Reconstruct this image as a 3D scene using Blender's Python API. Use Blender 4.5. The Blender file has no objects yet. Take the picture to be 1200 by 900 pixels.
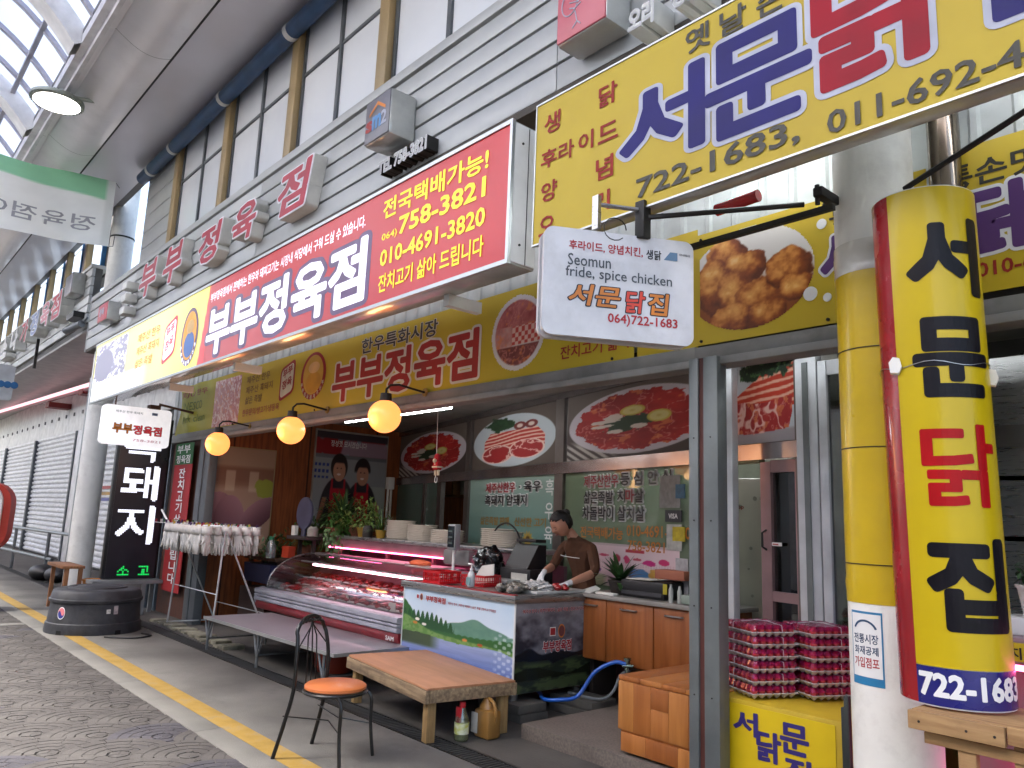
import bpy, bmesh, math, random
import numpy as np
from math import radians as R, sin, cos, pi, sqrt
from mathutils import Vector, Matrix
random.seed(7)
S = bpy.context.scene
COL = S.collection

# ------------------------------------------------------------------ camera
YAW, PITCH, ROLL, FPX, HC = .853961433, .175966098, .0394801007, 905.66, 1.55
_f = Vector((-sin(YAW)*cos(PITCH), cos(YAW)*cos(PITCH), sin(PITCH)))
_r0 = Vector((cos(YAW), sin(YAW), 0)); _u0 = _r0.cross(_f)
_r = _r0*cos(ROLL) + _u0*sin(ROLL); _u = -_r0*sin(ROLL) + _u0*cos(ROLL)
cam = bpy.data.cameras.new('camera'); co = bpy.data.objects.new('camera', cam); COL.objects.link(co)
m = Matrix((_r, _u, -_f)).transposed().to_4x4(); m.translation = (0, 0, HC); co.matrix_world = m
cam.sensor_width = 36; cam.lens = 36*FPX/1200; cam.clip_start = .05; cam.clip_end = 2000
S.camera = co

# ------------------------------------------------------------------ world, sun, exposure
SUN_EL, SUN_AZ = R(55), R(200)
w = bpy.data.worlds.new('World'); S.world = w; w.use_nodes = True
nt = w.node_tree; bg = nt.nodes['Background']
sky = nt.nodes.new('ShaderNodeTexSky'); sky.sky_type = 'NISHITA'; sky.sun_disc = False
sky.sun_elevation = SUN_EL; sky.sun_rotation = SUN_AZ; sky.air_density = 1.0; sky.dust_density = 4.0; sky.ozone_density = .6
nt.links.new(sky.outputs[0], bg.inputs[0]); bg.inputs[1].default_value = .15
sl = bpy.data.lights.new('sun', 'SUN'); sl.energy = 4.0; sl.angle = R(12); sl.color = (1, .97, .93)
so = bpy.data.objects.new('sun', sl); COL.objects.link(so)
sd = Vector((sin(SUN_AZ)*cos(SUN_EL), cos(SUN_AZ)*cos(SUN_EL), sin(SUN_EL)))
so.rotation_euler = sd.to_track_quat('Z', 'Y').to_euler()
S.view_settings.view_transform = 'Standard'; S.view_settings.look = 'None'
S.view_settings.gamma = 1; S.view_settings.exposure = 2.15
S.cycles.use_denoising = True; S.cycles.max_bounces = 7; S.cycles.transparent_max_bounces = 12
S.cycles.diffuse_bounces = 4; S.cycles.glossy_bounces = 3; S.cycles.sample_clamp_indirect = 6
S.cycles.caustics_reflective = False; S.cycles.caustics_refractive = False

# ------------------------------------------------------------------ colour and material helpers
def lin(c): return c/12.92 if c <= .04045 else ((c+.055)/1.055)**2.4
def hx(h):
    h = h.lstrip('#'); return tuple(lin(int(h[i:i+2], 16)/255) for i in (0, 2, 4))
MATS = {}
def mat(name, c, rough=.6, metal=0, var=.12, scale=4, bump=.0, bscale=60, emit=0, ecol=None, coat=0, c2=None, stretch=None, dirt=0, dscale=2.2, dcol='#2c2823', spec=None):
    """procedural surface: base colour broken up by noise, optional grain, bump and dirt stains"""
    if name in MATS: return MATS[name]
    M = bpy.data.materials.new(name); M.use_nodes = True; t = M.node_tree; N = t.nodes; L = t.links
    b = N['Principled BSDF']; b.inputs['Roughness'].default_value = rough; b.inputs['Metallic'].default_value = metal
    if spec is not None: b.inputs['Specular IOR Level'].default_value = spec
    base = hx(c) if isinstance(c, str) else c
    tc = N.new('ShaderNodeTexCoord'); mp = N.new('ShaderNodeMapping'); L.new(tc.outputs['Object'], mp.inputs[0])
    if stretch: mp.inputs['Scale'].default_value = stretch
    n = N.new('ShaderNodeTexNoise'); n.inputs['Scale'].default_value = scale; n.inputs['Detail'].default_value = 6
    L.new(mp.outputs[0], n.inputs['Vector'])
    mx = N.new('ShaderNodeMix'); mx.data_type = 'RGBA'
    alt = hx(c2) if c2 else tuple(x*(1-2*var) for x in base)
    mx.inputs[6].default_value = (*alt, 1); mx.inputs[7].default_value = (*base, 1)
    cr = N.new('ShaderNodeMapRange'); cr.inputs[1].default_value = .35; cr.inputs[2].default_value = .65
    L.new(n.outputs['Fac'], cr.inputs[0]); L.new(cr.outputs[0], mx.inputs[0])
    out = mx.outputs[2]
    if dirt:
        n2 = N.new('ShaderNodeTexNoise'); n2.inputs['Scale'].default_value = dscale; n2.inputs['Detail'].default_value = 9; n2.inputs['Roughness'].default_value = .7
        L.new(tc.outputs['Object'], n2.inputs['Vector'])
        r2 = N.new('ShaderNodeMapRange'); r2.inputs[1].default_value = .5; r2.inputs[2].default_value = .72; r2.inputs[4].default_value = dirt
        L.new(n2.outputs['Fac'], r2.inputs[0])
        m2 = N.new('ShaderNodeMix'); m2.data_type = 'RGBA'; L.new(r2.outputs[0], m2.inputs[0]); L.new(out, m2.inputs[6]); m2.inputs[7].default_value = (*hx(dcol), 1)
        out = m2.outputs[2]
    L.new(out, b.inputs['Base Color'])
    rr = N.new('ShaderNodeMapRange'); rr.inputs[3].default_value = max(.02, rough-.08); rr.inputs[4].default_value = min(1, rough+.1)
    L.new(n.outputs['Fac'], rr.inputs[0]); L.new(rr.outputs[0], b.inputs['Roughness'])
    if bump:
        nb = N.new('ShaderNodeTexNoise'); nb.inputs['Scale'].default_value = bscale; nb.inputs['Detail'].default_value = 4
        L.new(mp.outputs[0], nb.inputs['Vector'])
        bp = N.new('ShaderNodeBump'); bp.inputs['Strength'].default_value = bump; bp.inputs['Distance'].default_value = .01
        L.new(nb.outputs['Fac'], bp.inputs['Height']); L.new(bp.outputs[0], b.inputs['Normal'])
    if emit:
        b.inputs['Emission Color'].default_value = (*(hx(ecol) if ecol else base), 1); b.inputs['Emission Strength'].default_value = emit
    if coat: b.inputs['Coat Weight'].default_value = coat; b.inputs['Coat Roughness'].default_value = .08
    MATS[name] = M; return M
def wood(name, c, c2, rough=.5, along=0, scale=3.0, dirt=0, bump=.15, coat=0):
    st = [14, 14, 14]; st[along] = 1.2
    return mat(name, c, rough, c2=c2, scale=scale, stretch=tuple(st), bump=bump, bscale=8, dirt=dirt, dscale=5, coat=coat)
def glass(name, tint='#e8f0ee', gloss=.1, rough=.02, op=0.0, opc='#9fb5ac', tl_=.5):
    """thin pane: see-through with fresnel reflection; op adds a frosted film"""
    if name in MATS: return MATS[name]
    M = bpy.data.materials.new(name); M.use_nodes = True; t = M.node_tree; N = t.nodes; L = t.links
    N.remove(N['Principled BSDF']); o = N['Material Output']
    tr = N.new('ShaderNodeBsdfTransparent'); tr.inputs[0].default_value = (*hx(tint), 1)
    gl = N.new('ShaderNodeBsdfGlossy'); gl.inputs['Roughness'].default_value = rough
    fr = N.new('ShaderNodeFresnel'); fr.inputs[0].default_value = 1.5
    ad = N.new('ShaderNodeMath'); ad.operation = 'ADD'; ad.inputs[1].default_value = gloss; L.new(fr.outputs[0], ad.inputs[0])
    m1 = N.new('ShaderNodeMixShader'); L.new(ad.outputs[0], m1.inputs[0]); L.new(tr.outputs[0], m1.inputs[1]); L.new(gl.outputs[0], m1.inputs[2])
    last = m1
    if op:
        df = N.new('ShaderNodeBsdfDiffuse'); df.inputs[0].default_value = (*hx(opc), 1)
        tl = N.new('ShaderNodeBsdfTranslucent'); tl.inputs[0].default_value = (*hx(opc), 1)
        ma = N.new('ShaderNodeMixShader'); ma.inputs[0].default_value = tl_; L.new(df.outputs[0], ma.inputs[1]); L.new(tl.outputs[0], ma.inputs[2])
        m2 = N.new('ShaderNodeMixShader'); m2.inputs[0].default_value = op; L.new(m1.outputs[0], m2.inputs[1]); L.new(ma.outputs[0], m2.inputs[2]); last = m2
    L.new(last.outputs[0], o.inputs[0]); MATS[name] = M; return M
def print_mat(rough=.35, emit=0, cloth=False):
    k = 'printed_%s%s%s' % ('cloth' if cloth else 'film', int(rough*100), int(emit*100))
    if k in MATS: return MATS[k]
    M = bpy.data.materials.new(k); M.use_nodes = True; N = M.node_tree.nodes; b = N['Principled BSDF']
    a = N.new('ShaderNodeVertexColor'); a.layer_name = 'ink'; M.node_tree.links.new(a.outputs[0], b.inputs['Base Color'])
    if emit: M.node_tree.links.new(a.outputs[0], b.inputs['Emission Color']); b.inputs['Emission Strength'].default_value = emit
    b.inputs['Roughness'].default_value = rough
    if cloth:
        tl = N.new('ShaderNodeBsdfTranslucent'); mx = N.new('ShaderNodeMixShader'); mx.inputs[0].default_value = .5; L = M.node_tree.links
        L.new(a.outputs[0], tl.inputs[0]); L.new(b.outputs[0], mx.inputs[1]); L.new(tl.outputs[0], mx.inputs[2]); L.new(mx.outputs[0], N['Material Output'].inputs[0])
    MATS[k] = M; return M

# ------------------------------------------------------------------ object helpers
WM = {}
def thing(name, label, cat, loc=(0, 0, 0), rz=0, group=None, kind=None):
    o = bpy.data.objects.new(name, None); COL.objects.link(o); o.location = loc; o.rotation_euler = (0, 0, rz)
    o.empty_display_size = .2; o['label'] = label; o['category'] = cat
    if group: o['group'] = group
    if kind: o['kind'] = kind
    WM[o.name] = Matrix.Translation(loc) @ Matrix.Rotation(rz, 4, 'Z'); return o
def tag(o, label, cat, group=None, kind=None):
    if label: o['label'] = label
    if cat: o['category'] = cat
    if group: o['group'] = group
    if kind: o['kind'] = kind
    return o
class MB:
    """collects boxes, bars, tubes and lathes into one mesh"""
    def __init__(s): s.b = bmesh.new()
    def box(s, x0, x1, y0, y1, z0, z1, bev=0, M=None):
        b = s.b if not bev else bmesh.new()
        v = [b.verts.new((x, y, z)) for x in (x0, x1) for y in (y0, y1) for z in (z0, z1)]
        for f in ((0, 1, 3, 2), (4, 6, 7, 5), (0, 4, 5, 1), (2, 3, 7, 6), (0, 2, 6, 4), (1, 5, 7, 3)): b.faces.new([v[i] for i in f])
        if bev:
            bmesh.ops.recalc_face_normals(b, faces=b.faces)
            bmesh.ops.bevel(b, geom=list(b.edges), offset=bev, segments=2, affect='EDGES', profile=.5)
            s.merge(b, M)
        elif M is not None:
            for q in v: q.co = M @ q.co
        return s
    def merge(s, b, M=None):
        mp = {}
        for v in b.verts: mp[v] = s.b.verts.new((M @ v.co) if M is not None else v.co)
        for f in b.faces:
            try: nf = s.b.faces.new([mp[v] for v in f.verts]); nf.smooth = f.smooth
            except ValueError: pass
        b.free(); return s
    def cyl(s, p, q, r, r2=None, n=12, caps=True):
        p = Vector(p); q = Vector(q); r2 = r if r2 is None else r2; d = (q-p)
        if d.length < 1e-6: return s
        z = d.normalized(); x = z.orthogonal().normalized(); y = z.cross(x)
        A = [s.b.verts.new(p+(x*cos(2*pi*i/n)+y*sin(2*pi*i/n))*r) for i in range(n)]
        B = [s.b.verts.new(q+(x*cos(2*pi*i/n)+y*sin(2*pi*i/n))*r2) for i in range(n)]
        for i in range(n):
            f = s.b.faces.new((A[i], A[(i+1) % n], B[(i+1) % n], B[i])); f.smooth = True
        if caps: s.b.faces.new(A[::-1]); s.b.faces.new(B)
        return s
    def tube(s, pts, r, n=8):
        pts = [Vector(p) for p in pts]; rings = []; k = len(pts); ref = None
        for i, p in enumerate(pts):
            d = (pts[min(i+1, k-1)]-pts[max(i-1, 0)]).normalized()
            if ref is None: ref = d.orthogonal().normalized()
            x = (ref-d*ref.dot(d)).normalized(); ref = x; y = d.cross(x); rr = r[i] if isinstance(r, (list, tuple)) else r
            rings.append([s.b.verts.new(p+(x*cos(2*pi*j/n)+y*sin(2*pi*j/n))*rr) for j in range(n)])
        for a, b in zip(rings, rings[1:]):
            for j in range(n):
                f = s.b.faces.new((a[j], a[(j+1) % n], b[(j+1) % n], b[j])); f.smooth = True
        s.b.faces.new(rings[0][::-1]); s.b.faces.new(rings[-1]); return s
    def lathe(s, prof, c=(0, 0, 0), n=24, ell=1.0):
        rings = []
        for r, z in prof: rings.append([s.b.verts.new((c[0]+cos(2*pi*j/n)*r, c[1]+sin(2*pi*j/n)*r*ell, c[2]+z)) for j in range(n)])
        for a, b in zip(rings, rings[1:]):
            for j in range(n):
                f = s.b.faces.new((a[j], a[(j+1) % n], b[(j+1) % n], b[j])); f.smooth = True
        if prof[0][0] > 1e-4: s.b.faces.new(rings[0][::-1])
        if prof[-1][0] > 1e-4: s.b.faces.new(rings[-1])
        return s
    def ball(s, c, r, n=12, sc=(1, 1, 1)):
        m = len(s.b.verts); bb = bmesh.new(); bmesh.ops.create_uvsphere(bb, u_segments=n, v_segments=max(6, n*2//3), radius=1)
        for f in bb.faces: f.smooth = True
        M = Matrix.Translation(c) @ Matrix.Diagonal((r*sc[0], r*sc[1], r*sc[2], 1)); return s.merge(bb, M)
    def prism(s, poly, d, smooth=False):
        """poly: 3-D points of one face, d: extrusion vector"""
        d = Vector(d); A = [s.b.verts.new(p) for p in poly]; B = [s.b.verts.new(Vector(p)+d) for p in poly]; n = len(poly)
        s.b.faces.new(A[::-1]); s.b.faces.new(B)
        for i in range(n):
            f = s.b.faces.new((A[i], A[(i+1) % n], B[(i+1) % n], B[i])); f.smooth = smooth
        return s
    def sheet(s, prof, d):
        """open profile strip swept along d"""
        d = Vector(d); A = [s.b.verts.new(p) for p in prof]; B = [s.b.verts.new(Vector(p)+d) for p in prof]
        for i in range(len(prof)-1):
            f = s.b.faces.new((A[i], A[i+1], B[i+1], B[i])); f.smooth = True
        return s
    def quad(s, *p): s.b.faces.new([s.b.verts.new(q) for q in p]); return s
    def obj(s, name, m, parent=None, local=False, norm=True, kind=None):
        if norm: bmesh.ops.recalc_face_normals(s.b, faces=s.b.faces)
        me = bpy.data.meshes.new(name); s.b.to_mesh(me); s.b.free(); me.set_sharp_from_angle(angle=R(38)); return link(name, me, m, parent, local, kind)
def link(name, me, m, parent=None, local=False, kind=None):
    if m is not None and not len(me.materials): me.materials.append(m)
    o = bpy.data.objects.new(name, me); COL.objects.link(o)
    if kind: o['kind'] = kind
    if parent is not None:
        o.parent = parent; W = WM[parent.name]; WM[o.name] = W.copy()
        if not local: me.transform(W.inverted())
    else: WM[o.name] = Matrix()
    return o
def solo(mb, name, m, label, cat, group=None, loc=None):
    """a thing that is one mesh, its origin at its base"""
    o = mb.obj(name, m); me = o.data
    if loc is None:
        vs = np.empty(len(me.vertices)*3); me.vertices.foreach_get('co', vs); vs = vs.reshape(-1, 3)
        loc = ((vs[:, 0].min()+vs[:, 0].max())/2, (vs[:, 1].min()+vs[:, 1].max())/2, vs[:, 2].min())
    me.transform(Matrix.Translation(-Vector(loc))); o.location = loc; WM[o.name] = Matrix.Translation(loc)
    return tag(o, label, cat, group)
def struct(mb, name, m): o = mb.obj(name, m); o['kind'] = 'structure'; return o
def dup(o, loc, rz=None, label=None, parent=None):
    c = o.copy(); COL.objects.link(c)
    if parent is None:
        c.location = loc
        if rz is not None: c.rotation_euler = (0, 0, rz)
        if label: c['label'] = label
    else: c.parent = parent
    for ch in list(o.children): dup(ch, None, parent=c)
    return c
FAC = lambda y: (Vector((0, y, 0)), Vector((1, 0, 0)), Vector((0, 0, 1)))       # plane along the shop fronts
SIDE = lambda x: (Vector((x, 0, 0)), Vector((0, 1, 0)), Vector((0, 0, 1)))      # plane across, facing +X
def text_mesh(s, bold=.0, ext=0, space=1.0, res=2):
    cu = bpy.data.curves.new('t', 'FONT'); cu.body = s; cu.size = 1; cu.resolution_u = res
    cu.space_character = space; cu.fill_mode = 'FRONT'
    o = bpy.data.objects.new('t', cu); COL.objects.link(o); dg = bpy.context.evaluated_depsgraph_get()
    me = bpy.data.meshes.new_from_object(o.evaluated_get(dg)); bpy.data.objects.remove(o); bpy.data.curves.remove(cu)
    return fatten(me, bold, ext) if (bold > 0 or ext) else me
def fatten(me, w, ext=0):
    """round pen stroke laid along the outline of flat glyphs, optionally given depth"""
    vs = np.empty(len(me.vertices)*3); me.vertices.foreach_get('co', vs); vs = vs.reshape(-1, 3)[:, :2]; me.calc_loop_triangles()
    tri = [t.vertices[:] for t in me.loop_triangles]; bpy.data.meshes.remove(me); cnt = {}
    for t in tri:
        for a, b in ((t[0], t[1]), (t[1], t[2]), (t[2], t[0])): k = (min(a, b), max(a, b)); cnt[k] = cnt.get(k, 0)+1
    polys = [[tuple(vs[q]) for q in t] for t in tri]; bv = set(); be = [k for k, c in cnt.items() if c == 1]
    if w > 0:
        n = 8 if w < .03 else 12 if w < .06 else 16
        for a, b in be:
            p, q = vs[a], vs[b]; d = q-p; L = np.hypot(*d)
            if L < 1e-6: continue
            nn = np.array((-d[1], d[0]))/L*w; polys.append([tuple(p-nn), tuple(q-nn), tuple(q+nn), tuple(p+nn)]); bv.add(a); bv.add(b)
        for a in bv: polys.append([(vs[a][0]+cos(2*pi*k/n)*w, vs[a][1]+sin(2*pi*k/n)*w) for k in range(n)])
    V = []; F = []
    for i, P in enumerate(polys):
        ar = sum(P[k][0]*P[(k+1) % len(P)][1]-P[(k+1) % len(P)][0]*P[k][1] for k in range(len(P)))
        if ar < 0: P = P[::-1]
        z = 0 if i < len(tri) else (1+(i*37) % 101)*1e-5; o = len(V); m = len(P); V += [(x, y, z+ext) for x, y in P]; F.append(list(range(o, o+m)))
        if ext and i >= len(tri):
            V += [(x, y, -ext) for x, y in P]
            for k in range(m): k2 = (k+1) % m; F.append([o+k, o+m+k, o+m+k2, o+k2])
    m2 = bpy.data.meshes.new('t'); m2.from_pydata(V, [], F); return m2
def bbox(me):
    vs = np.empty(len(me.vertices)*3, 'f'); me.vertices.foreach_get('co', vs); vs = vs.reshape(-1, 3); return vs.min(0), vs.max(0)
def txt(parent, s, m, plane, x0, x1, z0, z1, bold=.012, lift=.003, outline=None, ow=.05, ext=0, shear=0, name='lettering', space=1.0, fn=None, slope=0, cut=.02):
    """flat lettering fitted to the rectangle x0..x1, z0..z1 of a plane (origin, right, up)"""
    O, U, V = plane; Nn = U.cross(V)
    ref = text_mesh(s, 0, 0, space, 2)
    if not len(ref.vertices): return None
    a, b = bbox(ref); bpy.data.meshes.remove(ref)
    sx = (x1-x0)/max(b[0]-a[0], 1e-4); sy = (z1-z0)/max(b[1]-a[1], 1e-4); res = []
    jobs = [(bold, m, lift, ext, name)]
    if outline is not None: jobs.insert(0, (bold+ow, outline, lift*.5, 0 if not ext else 0, 'outline'))
    for bo, mm, lf, ex, nm in jobs:
        me = text_mesh(s, bo, ex, space)
        if fn is not None:      # slice the glyphs so that they can bend round the surface
            bq = bmesh.new(); bq.from_mesh(me); st = max(cut, abs(x1-x0)/12)/abs(sx); q = a[0]-.2
            while q < b[0]+.2:
                bmesh.ops.bisect_plane(bq, geom=list(bq.verts)+list(bq.edges)+list(bq.faces), plane_co=(q, 0, 0), plane_no=(1, 0, 0)); q += st
            bq.to_mesh(me); bq.free()
        vs = np.empty(len(me.vertices)*3); me.vertices.foreach_get('co', vs); vs = vs.reshape(-1, 3)
        px = (vs[:, 0]-a[0])*sx+x0+shear*(vs[:, 1]-a[1])*sy; pz = (vs[:, 1]-a[1])*sy+z0+slope*(vs[:, 0]-a[0])*sx; d = vs[:, 2]+lf
        if fn is not None: out = fn(px, pz, d)
        else: out = np.array(O)[None]+px[:, None]*np.array(U)+pz[:, None]*np.array(V)+d[:, None]*np.array(Nn)
        me.vertices.foreach_set('co', np.ascontiguousarray(out).ravel()); me.update(); me.materials.clear(); res.append(link(nm, me, mm, parent))
    return res[-1]
def N2(u, v, f, seed=0):
    rs = np.random.RandomState(seed); G = rs.rand(64, 64); x = u*f; y = v*f
    xi = np.floor(x).astype(int); yi = np.floor(y).astype(int); fx = x-xi; fy = y-yi; fx = fx*fx*(3-2*fx); fy = fy*fy*(3-2*fy)
    g = lambda i, j: G[(i) % 64, (j) % 64]
    return (g(xi, yi)*(1-fx)+g(xi+1, yi)*fx)*(1-fy)+(g(xi, yi+1)*(1-fx)+g(xi+1, yi+1)*fx)*fy
def fbm(u, v, f, seed=0, o=4):
    t = 0; a = .5; s = 0
    for k in range(o): t = t+a*N2(u, v, f*2**k, seed+k); s += a; a *= .55
    return t/s
def rgb(h): h = h.lstrip('#'); return np.array([int(h[i:i+2], 16)/255 for i in (0, 2, 4)])
def lay(c, mask, colr):
    mk = np.clip(mask, 0, 1)[..., None]; return c*(1-mk)+np.asarray(colr)*mk
def soft(d, wd): return np.clip(d/wd+.5, 0, 1)
def printed(parent, name, fn, plane, x0, x1, z0, z1, nx=120, ny=90, lift=.002, rough=.35, asp=None, mask=None, emit=0, warp=None, cloth=False):
    """a flat print: colours laid on a fine grid of ink dots"""
    O, U, V = plane; Nn = U.cross(V)
    u, v = np.meshgrid(np.linspace(0, 1, nx), np.linspace(0, 1, ny)); c = np.clip(fn(u, v), 0, 1)
    lc = np.where(c <= .04045, c/12.92, ((c+.055)/1.055)**2.4)
    px = x0+(x1-x0)*u.ravel(); pz = z0+(z1-z0)*v.ravel()
    if warp is not None: P = warp(px, pz, lift)
    else: P = np.array(O)[None]+px[:, None]*np.array(U)+pz[:, None]*np.array(V)+lift*np.array(Nn)
    i = np.arange((ny-1)*(nx-1)); r = i//(nx-1); q = i % (nx-1); a = r*nx+q
    F = np.stack([a, a+1, a+nx+1, a+nx], 1)
    if mask is not None:
        mm = mask((u[:-1, :-1]+u[1:, 1:])/2, (v[:-1, :-1]+v[1:, 1:])/2).ravel(); F = F[mm]
    me = bpy.data.meshes.new(name); me.from_pydata(P.tolist(), [], F.tolist())
    at = me.color_attributes.new('ink', 'FLOAT_COLOR', 'POINT'); rg = np.ones((nx*ny, 4)); rg[:, :3] = lc.reshape(-1, 3); at.data.foreach_set('color', rg.ravel().astype('f'))
    return link(name, me, print_mat(rough, emit, cloth), parent)
# ------------------------------------------------------------------ shared materials
alu = mat('brushed_aluminium', '#b9bdbd', .38, .75, var=.08, scale=3, bump=.02)
steel = mat('stainless_steel', '#a9a9a8', .28, .85, var=.08, scale=6, stretch=(1, 1, 14))
whitem = mat('white_enamel', '#dfe0dd', .45, var=.05, dirt=.12)
greypl = mat('grey_siding', '#b0b2b0', .42, .1, var=.05, scale=1.2, dirt=.22, dscale=.9, dcol='#6d6c68')
darkm = mat('dark_metal', '#2a2927', .5, .4)
blackm = mat('black_paint', '#141414', .35, .2, coat=.3)
blackp = mat('black_plastic', '#17171a', .45)
conc = mat('worn_concrete', '#6b6964', .8, var=.2, scale=1.3, bump=.4, bscale=90, dirt=.75, dscale=.9, dcol='#454340')
concL = mat('pale_concrete', '#6a6863', .85, var=.12, scale=2.5, bump=.35, bscale=80, dirt=.3, dscale=1.5, dcol='#6b6863')
dcon = mat('shop_floor_concrete', '#55514c', .8, var=.2, scale=2, bump=.3, dirt=.5, dscale=1.6)
paver = mat('fan_paver_stone', '#4b4846', .9, spec=.15, var=.2, scale=2.2, c2='#403d3c', bump=.5, bscale=45, dirt=.25, dscale=1.3, dcol='#676460')
grout = mat('paver_grout', '#595652', .95, var=.2, scale=9, bump=.3)
yline = mat('yellow_road_paint', '#9a7b30', .75, var=.15, scale=6, dirt=.75, dscale=6, dcol='#6f6a60', bump=.2)
asph = mat('far_ground', '#6e6c69', .9, var=.15, scale=.8, bump=.2)
yel = mat('yellow_sign_film', '#c9ae22', .4, var=.03, scale=1.5, dirt=.06, dcol='#8f7d33')
red = mat('red_ink', '#b0141e', .4, var=.03)
redd = mat('dull_red_ink', '#a03024', .45, var=.05)
navy = mat('navy_ink', '#33286f', .4, var=.05)
purp = mat('purple_ink', '#5a3470', .4, var=.05)
blk = mat('black_ink', '#1b1820', .4)
gryi = mat('grey_ink', '#383529', .5)
wht = mat('white_ink', '#e8e8e6', .4, var=.02)
yeli = mat('bright_yellow_ink', '#f4e61e', .4, var=.02, emit=.08)
orgi = mat('orange_ink', '#d9822b', .45)

# ------------------------------------------------------------------ ground
g = MB(); g.box(-120, 60, -40, 60, -.4, -.05); struct(g, 'ground', asph)
g = MB(); g.box(-60, 6, -6, 2.2, -.2, -.0125); road = struct(g, 'road', grout)
# fan-laid stones, each fan a child of the road
def fan_mesh(seed):
    """one round fan of curved stones, tipped so that it overlaps the next like a fish scale"""
    rs = random.Random(seed); b = MB(); Rr = .352; rings = 5
    for k in range(rings):
        r0 = Rr*k/rings+.0045; r1 = Rr*(k+1)/rings-.0045; n = max(3, int(round(2.6*(k+.8)))); ph = rs.uniform(0, 1)
        for j in range(n):
            p = 2*pi*(j+ph)/n+.0025/max(r1, .03)+rs.uniform(-.01, .01); q = 2*pi*(j+1+ph)/n-.0025/max(r1, .03); zt = rs.uniform(-.0008, .0008)
            if cos((p+q)/2) < -.75 and k > 2: continue
            pts = [Vector((-cos(aa)*rr, sin(aa)*rr, zt-.0095+.0035*(cos(aa)*rr)/Rr)) for rr, aa in ((r0, p), (r0, (p+q)/2), (r0, q), (r1, q), (r1, (p+q)/2), (r1, p))]
            b.prism(pts, (0, 0, .0055))
    me = bpy.data.meshes.new('fan_paver'); bmesh.ops.recalc_face_normals(b.b, faces=b.b.faces); b.b.to_mesh(me); b.b.free(); me.materials.append(paver if seed % 3 else paver2); return me
paver2 = mat('fan_paver_bluish', '#434145', .9, spec=.15, var=.2, scale=2.2, c2='#3b393d', bump=.5, bscale=45, dirt=.25, dscale=1.3, dcol='#67646a')
fans = [fan_mesh(i) for i in range(6)]
x = -4.0; row = 0
while x > -21:
    for k in range(5):
        y = 2.35-.7*k-(.35 if row % 2 else 0)
        if y < .25 or (x > -7 and y < -.2): continue
        o = bpy.data.objects.new('fan_paver', fans[random.choice((0, 1, 2, 4, 5, 1, 2, 4, 5))]); COL.objects.link(o); o.parent = road; o.location = (x, y, 0)
    x -= .26; row += 1
g = MB(); g.box(-60, 6, 2.2, 2.40, -.2, -.002, bev=.004); g.box(-60, 6, 2.565, 3.40, -.2, 0, bev=.004); g.box(-60, 6, 2.40, 2.565, -.2, -.004); walk = struct(g, 'pavement', conc)
for a in np.arange(-40, 6, 1.9): g = MB(); g.box(a, a+1.893, 2.205, 2.40, -.01, .002, bev=.003); g.obj('edge_slab', concL, walk)
g = MB(); g.box(-60, 6, 2.402, 2.562, -.01, .0015); g.obj('yellow_line', yline, walk)
g = MB(); g.box(-12.05, -11.85, -3, 2.2, -.03, .004, bev=.004); g.obj('cross_strip', concL, walk)
# drain channel: steel grating bars
g = MB(); g.box(-60, 6, 3.405, 3.585, -.2, -.03); struct(g, 'drain_channel', darkm)
dr = thing('drain_grating', 'dark slotted drain grating running along the pavement before the shops', 'drain', (-8, 3.5, 0))
g = MB(); g.box(-30, 3, 3.402, 3.418, -.03, .003); g.box(-30, 3, 3.572, 3.588, -.03, .003)
g.obj('rail', darkm, dr)
bars = MB()
for a in np.arange(-8.4, -2.6, .04): bars.box(a, a+.022, 3.419, 3.571, -.026, -.001)
for a in np.arange(-30, -8.4, .08): bars.box(a, a+.05, 3.419, 3.571, -.026, -.001)
bars.obj('grating_bars', mat('grating_steel', '#4a4a49', .6, .5), dr, kind='stuff')
g = MB(); g.box(-60, 6, 3.588, 4.08, -.2, -.001); g.box(-60, -4.42, 4.08, 12, -.2, -.002); struct(g, 'shop_floor', dcon)
g = MB(); g.box(-4.42, 6, 4.07, 12, -.2, .10, bev=.008); struct(g, 'raised_step', mat('step_granite', '#6b6259', .8, c2='#564e48', scale=60, var=.2, dirt=.4, bump=.2))
bkk = thing('broken_kerb', 'broken mossy concrete kerb edge under the glove drying rack', 'kerb', (-10.3, 3.74, 0))
for i in range(16):
    a = -11.6+i*.17; g = MB(); g.box(a, a+.16, 3.62+random.uniform(-.02, .05), 3.86+random.uniform(-.02, .03), -.01, random.uniform(.02, .05), bev=.012); g.obj('kerb_stone', mat('mossy_concrete', '#86826f', .95, var=.25, scale=9, bump=.6, dirt=.5), bkk)

# ------------------------------------------------------------------ the building that carries signs, siding and windows
bd = thing('market_building', 'long market building with grey siding band and upper window row', 'building', (-6, 4, 0))
g = MB(); g.box(-16.1, 3, 3.46, 3.62, 4.46, 5.5); g.box(-13.75, 3, 3.62, 3.75, 5.4, 7.4); g.box(-13.75, 3, 5.0, 9.5, 5.4, 7.4); g.box(-13.75, 3, 3.6, 9.5, 7.36, 7.5); g.obj('wall_core', mat('core_grey', '#5b5a57', .8), bd)
zz = [4.50, 4.70, 4.885, 5.07, 5.255, 5.44]
seams = [-16.5, -13.6, -8.6, -3.56, -0.2, 2.9]
for i in range(5):
    for s0, s1 in zip(seams, seams[1:]):
        g = MB(); g.box(s0+.003, s1-.003, 3.4, 3.46, zz[i]+(.0 if i == 0 else .012), zz[i+1]-.012, bev=.006); g.obj('siding_plank', greypl, bd)
g = MB(); g.box(-16.5, 2.9, 3.38, 3.62, 5.45, 5.545, bev=.006); g.obj('sill_rail', greypl, bd)
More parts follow.
